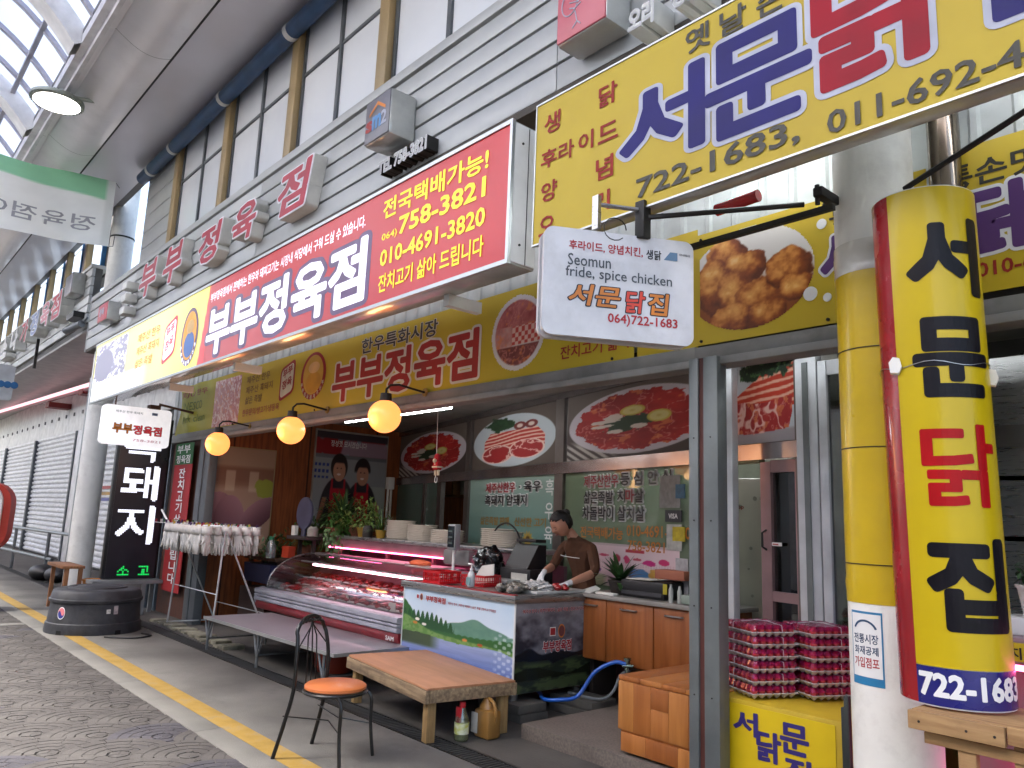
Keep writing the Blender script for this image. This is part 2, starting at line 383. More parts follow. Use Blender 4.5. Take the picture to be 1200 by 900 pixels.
g = MB(); g.box(-16.49, 2.9, 3.402, 3.62, 4.44, 4.50); g.obj('soffit_edge', mat('soffit_dark', '#4a4339', .7), bd)
g = MB(); g.box(-16.5, 2.9, 3.62, 4.3, 4.40, 4.46); g.obj('soffit', mat('soffit_brown', '#4d4742', .8), bd)
g = MB(); g.box(-16.53, -16.5, 3.39, 3.62, 4.46, 5.54); g.obj('end_cap', greypl, bd)
# window row: posts every two metres
post = mat('beige_post', '#a08a63', .5, var=.06, dirt=.15)
wfr = mat('window_frame_grey', '#5f6468', .45, .3)
pane = mat('frosted_upper_pane', '#e0e4e8', .18, var=.1, scale=1.0, c2='#d5dae0', bump=.03, bscale=2, coat=.3)
for px in (-12.1, -10.05, -8.0, -6.0, -4.0, -2.0, 0, 2): g = MB(); g.box(px-.09, px+.09, 3.40, 3.52, 5.545, 7.2, bev=.008); g.obj('window_post', post, bd)
for k, (a, b) in enumerate(((-12.01, -10.14), (-9.96, -8.09), (-7.91, -6.09), (-5.91, -4.09), (-3.91, -2.09), (-1.91, -.09))):
    f = MB(); mid = (a+b)/2
    f.box(a, a+.05, 3.47, 3.53, 5.56, 7.3); f.box(b-.05, b, 3.47, 3.53, 5.56, 7.3); f.box(mid-.03, mid+.03, 3.465, 3.53, 5.56, 7.3)
    f.box(a+.05, b-.05, 3.472, 3.53, 5.56, 5.62); f.box(a+.05, b-.05, 3.474, 3.53, 6.52, 6.56); fo = f.obj('window_frame', wfr, bd)
    for (c, d) in ((a+.05, mid-.03), (mid+.03, b-.05)):
        for (e, h) in ((5.62, 6.52), (6.56, 7.3)): q = MB(); q.box(c, d, 3.492, 3.5, e, h); q.obj('pane', pane, fo)
for i in range(6):
    g = MB(); z = 5.56+i*.29; g.box(-13.72, -12.2, 3.45, 3.5, z, z+.278, bev=.006); g.obj('siding_plank', greypl, bd)
# blue pipe under the gutter
pp = thing('drain_pipe', 'blue rain pipe clamped along the top of the window row', 'pipe', (-6, 3.3, 7.05))
g = MB(); g.cyl((-13.7, 3.33, 7.1), (3, 3.33, 7.1), .098, n=20); g.obj('pipe_run', mat('blue_pipe', '#34557c', .35, .1, dirt=.2), pp)
for a in (-13.2, -12.1, -10.05, -8.0, -6.0, -4.0): g = MB(); g.cyl((a-.04, 3.33, 7.1), (a+.04, 3.33, 7.1), .105, n=20); g.obj('pipe_clamp', whitem, pp)
# columns
colm = mat('column_paint', '#ecebe4', .5, var=.05, dirt=.3, dscale=2.6, dcol='#6f6658', bump=.05)
c1 = thing('steel_column', 'tall white round column behind the black pot base, glowing sign beside it', 'column', (-16.2, 3.72, 0))
g = MB(); g.cyl((-16.2, 3.72, 0), (-16.2, 3.72, 8.6), .215, n=32); g.obj('shaft', colm, c1)
for z in (6.75, 7.95): g = MB(); g.cyl((-16.2, 3.72, z), (-16.2, 3.72, z+.03), .225, n=24); g.obj('wire_band', darkm, c1)
g = MB()
for s in (-1, 1): g.cyl((-16.62+s*.07, 3.6, 0), (-16.6+s*.07, 3.6, 4.0), .018)
for i in range(14): g.cyl((-16.68, 3.6, .2+i*.27), (-16.54, 3.6, .33+i*.27), .012)
solo(g, 'wire_ladder', alu, 'narrow lattice ladder strapped to the far white column', 'ladder')
c2 = thing('steel_column', 'white round column wrapped in yellow film behind the curved yellow sign', 'column', (-1.59, 3.75, 0))
g = MB(); g.cyl((-1.59, 3.75, 0), (-1.59, 3.75, 4.4), .185, n=40); g.obj('shaft', colm, c2)
g = MB(); prof = []
for i in range(41):
    z = 1.25+i*(2.87-1.25)/40; prof.append((.1875+random.uniform(0, .0012)+(.003 if i in (2, 38) else 0), z))
g.lathe(prof, (-1.59, 3.75, 0), 48); g.obj('yellow_wrap', mat('yellow_vinyl', '#c9aa0f', .3, var=.04, coat=.3, bump=.12, bscale=9, dirt=.05), c2)
g = MB(); prof = [(.19+random.uniform(0, .004), 2.80+i*.013) for i in range(13)]
g.lathe(prof, (-1.59, 3.75, 0), 64); g.obj('clear_tape', mat('clear_tape', '#e6e4da', .2, bump=.8, bscale=12, coat=.6), c2)
for z in (1.95, 2.42, 1.42): g = MB(); g.cyl((-1.59, 3.75, z), (-1.59, 3.75, z+.004), .1925, n=32); g.obj('tie_wire', darkm, c2)
def around(cx, cy, r):
    def fn(px, pz, d):
        a = px/r; d = np.asarray(d)*np.ones_like(px); return np.stack([cx+np.sin(a)*(r+d), cy-np.cos(a)*(r+d), pz], 1)
    return fn
# member-shop sticker on the column
stw = around(-1.59, 3.75, .186)
def curved_panel(parent, name, m, cx, cy, r, a0, a1, z0, z1, t=.002, n=24):
    g = MB(); pts = [(cx+sin(a)*r, cy-cos(a)*r, z0) for a in np.linspace(a0, a1, n)]+[(cx+sin(a)*(r+t), cy-cos(a)*(r+t), z0) for a in np.linspace(a1, a0, n)]
    g.prism(pts, (0, 0, z1-z0)); return g.obj(name, m, parent)
sa = R(-14); stk = thing('column_sticker', 'blue-bordered white market membership sticker on the white column', 'sticker', (-1.59+sin(sa)*.186, 3.75-cos(sa)*.186, 0.92))
blue = mat('sticker_blue', '#2a7fb0', .4)
lc = sa*.186
curved_panel(stk, 'border', blue, -1.59, 3.75, .186, sa-R(25), sa+R(25), .9, 1.215, .001)
curved_panel(stk, 'face', wht, -1.59, 3.75, .187, sa-R(23), sa+R(23), .935, 1.205, .001)
fw = around(-1.59, 3.75, .188)
txt(stk, '전통시장', mat('sticker_ink', '#27476b', .5), FAC(0), lc-.062, lc+.062, 1.078, 1.118, .015, .001, fn=fw)
txt(stk, '화재공제', MATS['sticker_ink'], FAC(0), lc-.06, lc+.06, 1.03, 1.066, .015, .001, fn=fw)
txt(stk, '가입점포', red, FAC(0), lc-.062, lc+.062, .975, 1.018, .015, .001, fn=fw)
g = MB(); aa = [R(d) for d in range(20, 161, 10)]; pr = [fw(np.array([lc+cos(a)*.062]), np.array([1.125+sin(a)*.055]), .0015)[0] for a in aa]+[fw(np.array([lc+cos(a)*.052]), np.array([1.125+sin(a)*.046]), .0015)[0] for a in aa[::-1]]
g.b.faces.new([g.b.verts.new(p) for p in pr]); g.obj('rainbow_arch', MATS['sticker_ink'], stk)
# steel pipe behind the column top
g = MB(); g.cyl((-1.34, 4.02, 2.4), (-1.34, 4.02, 4.4), .075, n=24); solo(g, 'steel_flue', mat('polished_steel', '#7c7064', .18, .95), 'polished steel flue pipe rising right behind the white column', 'pipe')

# ------------------------------------------------------------------ arcade roof: gutter beam, ribs, glazing
arc = thing('arcade_roof', 'barrel vaulted glazed arcade roof with white ribs and grey gutter beam', 'roof', (-6, 1, 7))
beam = mat('beam_sheet', '#ecebed', .3, .12, var=.06, scale=.8, dirt=.1, coat=.2)
prof = [(1.74, 7.32), (1.74, 7.16), (1.80, 7.16), (1.80, 7.19)]+[(1.83+.66*t, 7.2-.16*sin(pi*t*.82)-.02*t) for t in np.linspace(0, 1, 14)]
cuts = [-60, -30, -17.5, -13.3, -9.6, -5.6, -1.6, 3]
for a, b in zip(cuts, cuts[1:]): g = MB(); g.sheet([(a+.004, y, z) for y, z in prof], (b-a-.008, 0, 0)); g.obj('gutter_beam', beam, arc)
g = MB(); g.box(-60, 3, 1.60, 1.739, 7.2, 7.34); g.box(-60, 3, 1.69, 1.739, 7.12, 7.2); g.obj('eaves_flange', mat('flange_white', '#e4e4e6', .4, dirt=.15), arc)
cr = [-60, -30, -17.5, -14.2, -10.9, -7.4, -3.9, -.4, 3]
for a, b in zip(cr, cr[1:]): g = MB(); g.quad((a+.004, 2.5, 7.115), (b-.004, 2.5, 7.115), (b-.004, 3.42, 7.26), (a+.004, 3.42, 7.26)); g.quad((a+.004, 2.5, 7.13), (b-.004, 2.5, 7.13), (b-.004, 3.42, 7.275), (a+.004, 3.42, 7.275)); g.obj('soffit_sheet', mat('soffit_sheet', '#cfced5', .34, .15, var=.06, scale=.6, coat=.15), arc)
g = MB(); g.box(-60, 3, 2.475, 2.5, 7.085, 7.13); g.obj('seam_strip', darkm, arc)
g = MB(); g.box(-60, 3, 1.6, 3.6, 7.36, 7.42); g.obj('gutter_lid', mat('lid_grey', '#777777', .6), arc)
CY, CZ, RV = -.46, 5.73, 2.72; A0 = R(33)
def vp(a, r): return (CY+cos(a)*r, CZ+sin(a)*r)
ribm = mat('rib_white', '#ebebe9', .45, dirt=.15); mulm = mat('mullion_grey', '#aeacb6', .45, .2)
def arch(x0, x1, r0, r1, a0=A0, a1=pi-A0, n=22):
    g = MB(); an = np.linspace(a0, a1, n); rings = []
    for a in an:
        y0, z0 = vp(a, r0); y1, z1 = vp(a, r1); rings.append([g.b.verts.new(p) for p in ((x0, y0, z0), (x1, y0, z0), (x1, y1, z1), (x0, y1, z1))])
    for p, q in zip(rings, rings[1:]):
        for j in range(4): g.b.faces.new((p[j], p[(j+1) % 4], q[(j+1) % 4], q[j]))
    return g
ribx = [-13.5+3.05*i for i in range(-9, 6)]
for x in ribx: arch(x-.17, x+.17, RV-.26, RV-.02, R(36), pi-R(36)).obj('rib', ribm, arc)
gl1 = glass('roof_glazing', '#f2f6fb', .02, .05, .94, '#fdfdff', .88); gl2 = glass('tinted_roof_glazing', '#8f95b8', .03, .05, .8, '#a3abd0', .6)
pur = [R(33), R(48.7), R(66), pi-R(66), pi-R(48.7), pi-R(33)]
for x in ribx:
    for q in (.62, 1.42, 2.3):
        if x+q < 3: arch(x+q-.035, x+q+.035, RV-.09, RV-.03).obj('mullion', mulm, arc)
    for i in range(5):
        g = arch(x+.1, x+2.95, RV-.012, RV, pur[i], pur[i+1], 8); g.obj('roof_pane', gl2 if i == 2 else gl1, arc)
for a in (R(48.7), pi-R(48.7), R(66), pi-R(66)): y, z = vp(a, RV-.08); g = MB(); g.box(-60, 3, y-.03, y+.03, z-.03, z+.03); g.obj('purlin', mulm, arc)
# neighbour's roof slab seen through the glass
g = MB(); g.prism([(-50, .35, 9.6), (-50, -.9, 9.6), (-50, -.9, 9.75), (-50, .35, 9.75)], (54, 0, 0)); solo(g, 'roof_slab', mat('far_roof_blue', '#6f76a0', .7), 'bluish neighbouring roof slab seen beyond the arcade glazing', 'roof')
# far row across the street carries the other half of the roof (real building, outside the frame)
g = MB(); g.box(-40, 3, -4.6, -4.3, -.02, 6.4); solo(g, 'opposite_building', mat('opposite_wall', '#e6e4df', .8), 'plain opposite shop row closing the far side of the arcade', 'building')

# arcade lamp
lp = thing('arcade_lamp', 'round ribbed high-bay lamp hanging lit below the arcade gutter beam', 'lamp', (-11.6, 1.62, 6.95))
C = Vector((-11.55, 1.62, 6.93))
g = MB(); g.lathe([(.30, 0), (.33, .02), (.33, .06), (.25, .09), (.1, .13), (.04, .14)], C, 40); g.obj('housing', mat('lamp_alloy', '#9aa39a', .45, .4), lp)
for i in range(36):
    a = 2*pi*i/36; g = MB(); g.cyl(C+Vector((cos(a)*.325, sin(a)*.325, .0)), C+Vector((cos(a)*.25, sin(a)*.25, .1)), .011, n=4)
    if i == 0: f0 = g.obj('cooling_fin', MATS['lamp_alloy'], lp)
    else: g.obj('cooling_fin', MATS['lamp_alloy'], lp)
g = MB(); g.lathe([(.0001, -.004), (.285, -.004), (.285, .01)], C, 36); g.obj('lens', mat('lamp_lens', '#ffffff', .3, emit=2, ecol='#fffaf2'), lp)
g = MB(); g.tube([C+Vector((.0, .0, .12)), C+Vector((.08, .35, .16)), C+Vector((.1, .62, .2))], .03); g.obj('bracket', MATS['lamp_alloy'], lp)

# ------------------------------------------------------------------ cloth banner across the street, seen from behind
bn = thing('cloth_banner', 'green and white cloth banner with faint mirrored lettering strung across the arcade', 'banner', (-13.9, 1.6, 6.4))
ban = []
Yr, Yl = 3.02, -1.6
def banner_fn(u, v):
    c = np.ones(u.shape+(3,))*rgb('#f2f4f0'); tp = .62+.16*np.sin(u*2.6+.2); c = lay(c, soft(v-tp, .02), rgb('#98d6ac')); c = lay(c, soft(u-.975, .006), rgb('#dfe3df'))
    sh = fbm(u*4, v*1.5, 4, 3); return c*(1-.06*sh[..., None])
def bwarp(px, pz, lf):
    X = -14.1+.06*np.sin(px*2.3)+.03*np.sin(px*5+pz*3)
    return np.stack([X, px, pz+.12*((px-Yr)/4)**1*(1)-.05*np.sin((px-Yl)/(Yr-Yl)*pi)], 1)
printed(bn, 'cloth', banner_fn, SIDE(0), Yl, Yr, 5.88, 7.07, 90, 50, warp=bwarp, rough=.9, cloth=True)
clothi = mat('faint_grey_print', '#a3a5ab', .9)
def bfn(px, pz, d): P = bwarp(px, pz, 0); P[:, 0] += .012; return P
ch = '정육점이나'
for i, c in enumerate(ch):
    y1 = 2.78-i*.42; txt(bn, c, clothi, SIDE(0), y1, y1-.34, 6.1, 6.36, .01, fn=bfn)
g = MB(); g.tube([(-14.1, 3.02, 7.05), (-15.0, 3.3, 7.3), (-16.1, 3.55, 7.9)], .008, 5); g.tube([(-14.1, 3.02, 5.9), (-15.0, 3.3, 6.2), (-16.1, 3.55, 6.75)], .008, 5); g.obj('tie_cord', darkm, bn)
# ------------------------------------------------------------------ picture prints used on signs and posters
def meat_tex(u, v, s=0, a='#7e0d12', b='#c22c28'):
    t = fbm(u*1.0, v, 7, s); c = lay(np.ones(u.shape+(3,))*rgb(a), t*1.3-.1, rgb(b))
    n = fbm(u*1.0, v, 9, s+20, 3); c = lay(c, soft(.02-np.abs(n-.5), .03)*.75, rgb('#d98d80')); n = fbm(u, v, 14, s+30, 3)
    c = lay(c, soft(n-.66, .05)*.7, rgb('#e0864e')); return c
def plate_raw(u, v):
    c = np.ones(u.shape+(3,))*rgb('#4a413e'); st = np.sin((u*1.4+v)*60); c = lay(c, soft(st, .5)*soft(.25-v, .1)*soft(.35-u, .1), rgb('#b9b4ae')); c = lay(c, soft(v-.6, .2)*.4, rgb('#8d8478'))
    r = np.sqrt(((u-.5)/.485)**2+((v-.49)/.46)**2); c = lay(c, soft(1-r, .02), rgb('#c9c4cc')); th = np.arctan2(v-.5, u-.5)
    e = .87+.07*(fbm(th*.8+3, r*0+1, 5, 4)-.5)*3+.02*np.sign(np.sin(th*17)); c = np.where((r < e)[..., None], meat_tex(u, v, 5), c)
    g = np.sqrt(((u-.46)/.15)**2+((v-.46)/.12)**2)+(fbm(u, v, 16, 8)-.5)*1.1; c = lay(c, soft(1-g, .1), rgb('#1f3a20'))
    for (x, y, a, b) in ((.3, .52, .12, .025), (.27, .46, .09, .02), (.36, .57, .07, .05), (.38, .36, .06, .03), (.53, .4, .05, .035)):
        q = np.sqrt(((u-x)/a)**2+((v-y)/b)**2)+(fbm(u, v, 22, 2)-.5)*.9; c = lay(c, soft(1-q, .12), rgb('#d8cfc4'))
    for (x, y, a, b) in ((.49, .63, .085, .07), (.66, .5, .075, .08)):
        q = np.sqrt(((u-x)/a)**2+((v-y)/b)**2); c = lay(c, soft(1-q, .1), rgb('#c7bc4e')); c = lay(c, soft(.78-q, .1), rgb('#d6cf86')); c = lay(c, soft(.2-q, .2)*.6, rgb('#b9a94a'))
    return c
def plate_sliced(u, v):
    c = np.ones(u.shape+(3,))*rgb('#5a5049'); r = np.sqrt(((u-.5)/.49)**2+((v-.48)/.47)**2); c = lay(c, soft(1-r, .02), rgb('#b9c3c9'))
    w = v+.05*np.sin(u*5+1); b = np.sin(w*95+2*fbm(u, v, 5, 3)); m = (np.abs(u-.52) < .36-.5*np.maximum(0, v-.5)) & (v > .33) & (v < .66)
    bc = lay(np.ones(u.shape+(3,))*rgb('#b8332a'), soft(b-.3, .6), rgb('#e9c3b0')); c = np.where(m[..., None], bc, c)
    for (x, y, a, q) in ((.33, .25, .2, .17), (.68, .3, .2, .17)):
        rr = np.sqrt(((u-x)/a)**2+((v-y)/q)**2); k = lay(np.ones(u.shape+(3,))*rgb('#a02426'), soft(np.abs(fbm(u, v, 6, 7)-.5)*-1+.03, .03), rgb('#e3b6aa')); k = lay(k, soft(rr-.9, .05), rgb('#e8c9bd')); c = np.where((rr < 1)[..., None], k, c)
    g = np.sqrt(((u-.36)/.17)**2+((v-.8)/.13)**2)+(fbm(u, v, 15, 9)-.5)*1.2; c = lay(c, soft(1-g, .15), rgb('#1e3b23')*.8+.25*fbm(u, v, 30, 1)[..., None]*rgb('#4f7f3f'))
    for x in (.6, .73): q = np.sqrt(((u-x)/.07)**2+((v-.72)/.07)**2); c = lay(c, soft(1-q, .1), rgb('#6e2323')); c = lay(c, soft(.5-q, .2), rgb('#d9c9bf'))
    return c
def pork_belly(u, v):
    c = np.ones(u.shape+(3,))*rgb('#c4cad0'); c = lay(c, soft(.14-v, .03), rgb('#a8a0a4'))
    m = (v > .38+.1*(u < .1)) & (v < .42+.45*np.clip(u*1.3+.1, 0, 1)); b = np.sin((v-.1*u)*75+3*fbm(u, v, 4, 3)); c = np.where(m[..., None], lay(np.ones(u.shape+(3,))*rgb('#c53a22'), soft(b-.35, .5), rgb('#ecb39a')), c)
    m = (v < .46+.02*np.sin(u*9)) & (v > .1+.08*np.abs(u-.4)) & (u < .93-.3*np.maximum(0, .3-v)); n = fbm(u, v, 4.5, 12, 3); k = lay(meat_tex(u, v, 15, '#8f1b20', '#b93330'), soft(.035-np.abs(n-.5), .03), rgb('#e8bcb2')); c = np.where(m[..., None], k, c)
    g = np.sqrt(((u-.55)/.4)**2+((v-.84)/.13)**2)+(fbm(u, v, 12, 9)-.5)*1.3; c = lay(c, soft(1-g, .15), rgb('#17301b')); c = lay(c, soft(1-g, .15)*soft(fbm(u, v, 26, 5)-.6, .1), rgb('#41653a')); return c
def assorted(u, v):
    c = np.ones(u.shape+(3,))*rgb('#d8cfc8'); c = np.where((v > .58+.0*u)[..., None], meat_tex(u, v, 31, '#9a3a38', '#d08078'), c)
    ck = (np.sin(u*55)*np.sin(v*50) > 0); m = (v <= .58) & (v > .34) & (u > .35); c = np.where(m[..., None], np.where(ck[..., None], rgb('#c9483c'), rgb('#e6c4b6')), c)
    m = (v <= .6) & (v > .3) & (u <= .4); c = np.where(m[..., None], meat_tex(u, v, 37, '#b36a62', '#e3c3b8'), c); m = (v <= .32); c = np.where(m[..., None], meat_tex(u, v, 41, '#6e3230', '#94514a'), c)
    r = np.sqrt(((u-.5)/.5)**2+((v-.5)/.5)**2); c = lay(c, soft(r-.86, .02), rgb('#e0dcd8')); return c
def marbled(u, v):
    c = meat_tex(u, v, 51, '#b45a58', '#c97670'); n = fbm(u*1.6+v*.8, v*.7, 9, 55, 4); return lay(c, soft(.05-np.abs(n-.5), .04), rgb('#ead0c8'))
def chicken(u, v):
    rs = np.random.RandomState(12); wu = u+.05*(fbm(u, v, 7, 61)-.5)*2; wv = v+.05*(fbm(u, v, 7, 64)-.5)*2
    pcs = [(.25, .78, .16, .17, .4), (.14, .48, .15, .26, .1), (.42, .62, .17, .14, -.3), (.33, .36, .14, .2, .5), (.55, .3, .2, .16, -.2), (.78, .5, .17, .18, .3), (.3, .12, .2, .13, 0), (.6, .12, .16, .12, .2), (.85, .3, .12, .12, 0), (.62, .5, .1, .1, 0), (.4, .88, .08, .06, 0), (.8, .72, .1, .06, .3)]
    c = np.ones(u.shape+(3,))*rgb('#dcd8d0'); c = lay(c, soft(.4-v, .3), rgb('#8a4a18'))
    for (x, y, a, b, t) in pcs[:9]:
        a *= 1.12; b *= 1.12
        du = (wu-x)*cos(t)+(wv-y)*sin(t); dv = -(wu-x)*sin(t)+(wv-y)*cos(t); q = np.sqrt((du/a)**2+(dv/b)**2); inside = soft(1-q, .06)
        lit = np.clip(.62+.45*(-(u-x)/a*.35+(v-y)/b*.75)-.5*q**3, 0, 1)+.9*(fbm(u, v, 13, 66, 5)-.5)
        k = lay(np.ones(u.shape+(3,))*rgb('#5f2808'), lit*1.5, rgb('#b8641e')); k = lay(k, np.clip(lit-.4, 0, 1)*2.0, rgb('#e8ab58')); k = lay(k, np.clip(lit-.85, 0, 1)*2, rgb('#f6dfae')); c = c*(1-inside[..., None])+k*inside[..., None]
    return c
def rockpic(u, v):
    t = fbm(u, v, 18, 71, 3); c = lay(np.ones(u.shape+(3,))*rgb('#7f7b92'), soft(t-.52, .08), rgb('#e9e6f4')); q = np.sqrt(((u-.3)/.3)**2+((v-.42)/.42)**2); c = lay(c, soft(1-q, .08), rgb('#77728a')); return c
def landscape(u, v):
    c = lay(np.ones(u.shape+(3,))*rgb('#c9d9e6'), soft(v-.8, .5), rgb('#a7c6de')); c = lay(c, fbm(u, v, 4, 81)*.5, rgb('#e6edf1'))
    h = .6+.12*np.exp(-((u-.68)/.17)**2)+.01*np.sin(u*30); c = lay(c, soft(h-v, .01), rgb('#55806f')*(1.0)); c = lay(c, soft(h-v, .01)*fbm(u, v, 20, 83)*.5, rgb('#7aa38c'))
    h = .5+.34*np.exp(-((u+.02)/.16)**2)+.04*np.exp(-((u-1)/.2)**2)+.012*np.abs(np.sin(u*60)); c = lay(c, soft(h-v, .01)*soft(.99-u, .01), rgb('#2f6230')); 
    tr = .62+.1*np.abs(np.sin(u*70))-.5*np.maximum(0, u-.3); c = lay(c, soft(tr-v, .01)*soft(.32-np.abs(u-.18)*1, .02)*soft(v-.5, .02), rgb('#23502c'))
    m = .48-.05*u+.16*np.exp(-((u)/.2)**2); c = lay(c, soft(m-v, .02), rgb('#5c8540')); c = lay(c, soft(m-v, .02)*soft(fbm(u, v, 26, 85)-.5, .1)*.6, rgb('#7fa35c'))
    for (x, y, k) in ((.15, .6, '#efe9dc'), (.22, .55, '#e8e4da'), (.13, .55, '#c67a35'), (.6, .46, '#c98244'), (.73, .44, '#a8552b')): q = np.sqrt(((u-x)/.022)**2+((v-y)/.018)**2); c = lay(c, soft(1-q, .2), rgb(k))
    w = .42-.02*u-.06*(u > .9)*(u-.9)*5+.015*np.sin(u*9); wt = lay(np.ones(u.shape+(3,))*rgb('#8f9fc2'), soft(.25-v, .3), rgb('#6a7ab8')); wt = lay(wt, soft(v-.27, .04)*soft(.33-u, .1), rgb('#3a4a2e')); wt = wt*(.93+.14*fbm(u*.6, v*5, 12, 87)[..., None]); c = np.where((v < w)[..., None], wt, c)
    q = soft(np.sin(u*90)*np.sin(v*70)-.3, .3)*soft(u-.85, .05)*soft(.62-v, .05); return lay(c, q*.5, rgb('#dbe6ef'))
def darkland(u, v):
    t = fbm(u*1.1, v*1.4, 4, 91, 5); c = lay(np.ones(u.shape+(3,))*rgb('#34343c'), soft(t-.5, .35), rgb('#85868e')); c = lay(c, soft(v-.86, .2)*.7, rgb('#a8a4a6'))
    h = .42+.06*np.exp(-((u-.2)/.1)**2)+.02*np.sin(u*14); c = lay(c, soft(h-v, .012), rgb('#1c2027')); h = .33+.03*np.sin(u*8+1)+.03*(fbm(u, v*0, 8, 95)-.5); c = lay(c, soft(h-v, .015), rgb('#232a22')*1.1)
    m = fbm(u*.8, v*2.2, 7, 97); c = lay(c, soft(.32-v, .05)*soft(m-.5, .12)*.8, rgb('#4c5a38')); c = lay(c, soft(.22+.05*np.sin(u*7)-v, .01)*soft(v-.14, .03)*.8, rgb('#15190f')); return c
def family(u, v):
    c = np.ones(u.shape+(3,))*rgb('#8f969c'); c = lay(c, soft(v-.72, .01), rgb('#6b7078')); m = soft(v-.76, .01); c = lay(c, m*soft(fbm(u, v, 6, 101)-.45, .05), rgb('#8a1c24')); c = lay(c, m*soft(.33-np.abs(u-.7)+(.9-v)*.3, .03)*soft(.92-v, .02)*.7, rgb('#9fb0c4'))
    c = lay(c, soft(v-.93, .01), rgb('#39333a')); c = lay(c, soft(.44-v, .01)*soft(u-.62, .01), rgb('#a3aaa8')); c = lay(c, soft(np.sin(v*90), .5)*soft(v-.5, .01)*soft(.66-v, .01)*soft(.2-u, .01)*soft(np.sin(u*120)+.4, .5), rgb('#26408a'))
    for (x, y, s, cap) in ((.33, .60, 1, 1), (.66, .57, 1.0, 0)):
        b = np.sqrt(((u-x)/(.235*s))**2+((v-(y-.44))/.36)**2); c = lay(c, soft(1-b, .05), rgb('#1d1a26')); 
        c = lay(c, soft(.105-np.abs(u-x), .01)*soft(y-.2-v, .02), rgb('#b3152a')); c = lay(c, soft(.012-np.abs(np.abs(u-x)-.085), .01)*soft(y-.1-v, .02)*soft(v-y+.3, .02), rgb('#b3152a'))
        arm = soft(.03-np.abs(np.abs(u-x-.02)-.19-(y-.3-v)*.25), .012)*soft(y-.3-v, .02)*soft(v-.03, .02); c = lay(c, arm, rgb('#9a6a55'))
        h = np.sqrt(((u-x)/.115)**2+((v-y-.03)/.145)**2); c = lay(c, soft(1.0-h, .08)*(1 if cap else soft(v-y-.02, .03)), rgb('#1a1518')); f = np.sqrt(((u-x-.005)/.085)**2+((v-y+.012)/.115)**2); c = lay(c, soft(1-f, .1)*soft(y+.075-v, .02), rgb('#bd8d76'))
        for dx in (-.025, .028): q = np.sqrt(((u-x-dx)/.012)**2+((v-y-.015)/.006)**2); c = lay(c, soft(1-q, .3), rgb('#3c2420'))
        q = np.sqrt(((u-x)/.026)**2+((v-y+.05)/.011)**2); c = lay(c, soft(1-q, .3), rgb('#e9d9d2'))
    return c
def pigs(u, v):
    c = lay(np.ones(u.shape+(3,))*rgb('#8a6a55'), soft(.62-v, .05), rgb('#a68a78')); c = lay(c, soft(v-.66, .05), rgb('#7e5a48')); c = lay(c, soft(v-.82, .04)*.7, rgb('#a99580'))
    for x in (.35, .7): c = lay(c, soft(.07-np.abs(u-x), .01)*soft(.1-np.abs(v-.68), .02)*.6, rgb('#c9b8a0'))
    q = np.sqrt(((u-.9)/.16)**2+((v-.62)/.1)**2)+(fbm(u, v, 12, 3)-.5)*.6; c = lay(c, soft(1-q, .1), rgb('#8f9a3c'))
    for (x, y, a, b, t) in ((.12, .34, .3, .2, .5), (.38, .32, .22, .22, -.7), (.8, .36, .3, .13, .45)):
        uu = (u-x)*cos(t)+(v-y)*sin(t); vv = -(u-x)*sin(t)+(v-y)*cos(t); q = np.sqrt((uu/a)**2+(vv/b)**2); s = np.clip(vv/b*.5+.5, 0, 1)[..., None]; c = np.where((q < 1)[..., None], rgb('#57363f')*(1-s)+rgb('#a17882')*s, c)
    return c
def sunfl(u, v):
    c = lay(np.ones(u.shape+(3,))*rgb('#8fa79c'), soft(.7-v, .6), rgb('#6d938c')); c = lay(c, soft(.3-v, .5), rgb('#4d6f66')); g = fbm(u, v, 9, 7); c = lay(c, soft(g-.55, .06)*soft(.36-v, .2), rgb('#2f4f36')); c = lay(c, soft(.2-v+.2*(g-.5), .1)*.7, rgb('#2b4033'))
    for i, (x, y, s) in enumerate(((.08, .34, .03), (.2, .28, .032), (.34, .44, .042), (.42, .26, .028), (.5, .38, .03), (.6, .3, .035), (.73, .46, .045), (.8, .28, .036), (.9, .36, .028), (.66, .2, .03), (.93, .22, .03), (.3, .2, .03))):
        dx = u-x; dy = (v-y)*.8; r = np.sqrt(dx*dx+dy*dy)/s; th = np.arctan2(dy, dx); pt = 1+.22*np.sin(th*11); c = lay(c, soft(pt-r, .2), rgb('#b79a45')); c = lay(c, soft(.45-r, .15), rgb('#4d3a22')); c = lay(c, soft(.006-np.abs(dx-.02*np.sin(dy*20)), .008)*soft(y-s-v, .01), rgb('#35583a'))
    for i in range(46): x = (i*.377) % 1; y = .04+.34*((i*.619) % 1); q = np.sqrt(((u-x)/.03)**2+((v-y)/.02)**2)+.3*np.sin(u*80); c = lay(c, soft(1-q, .2), rgb('#31563d'))
    return c
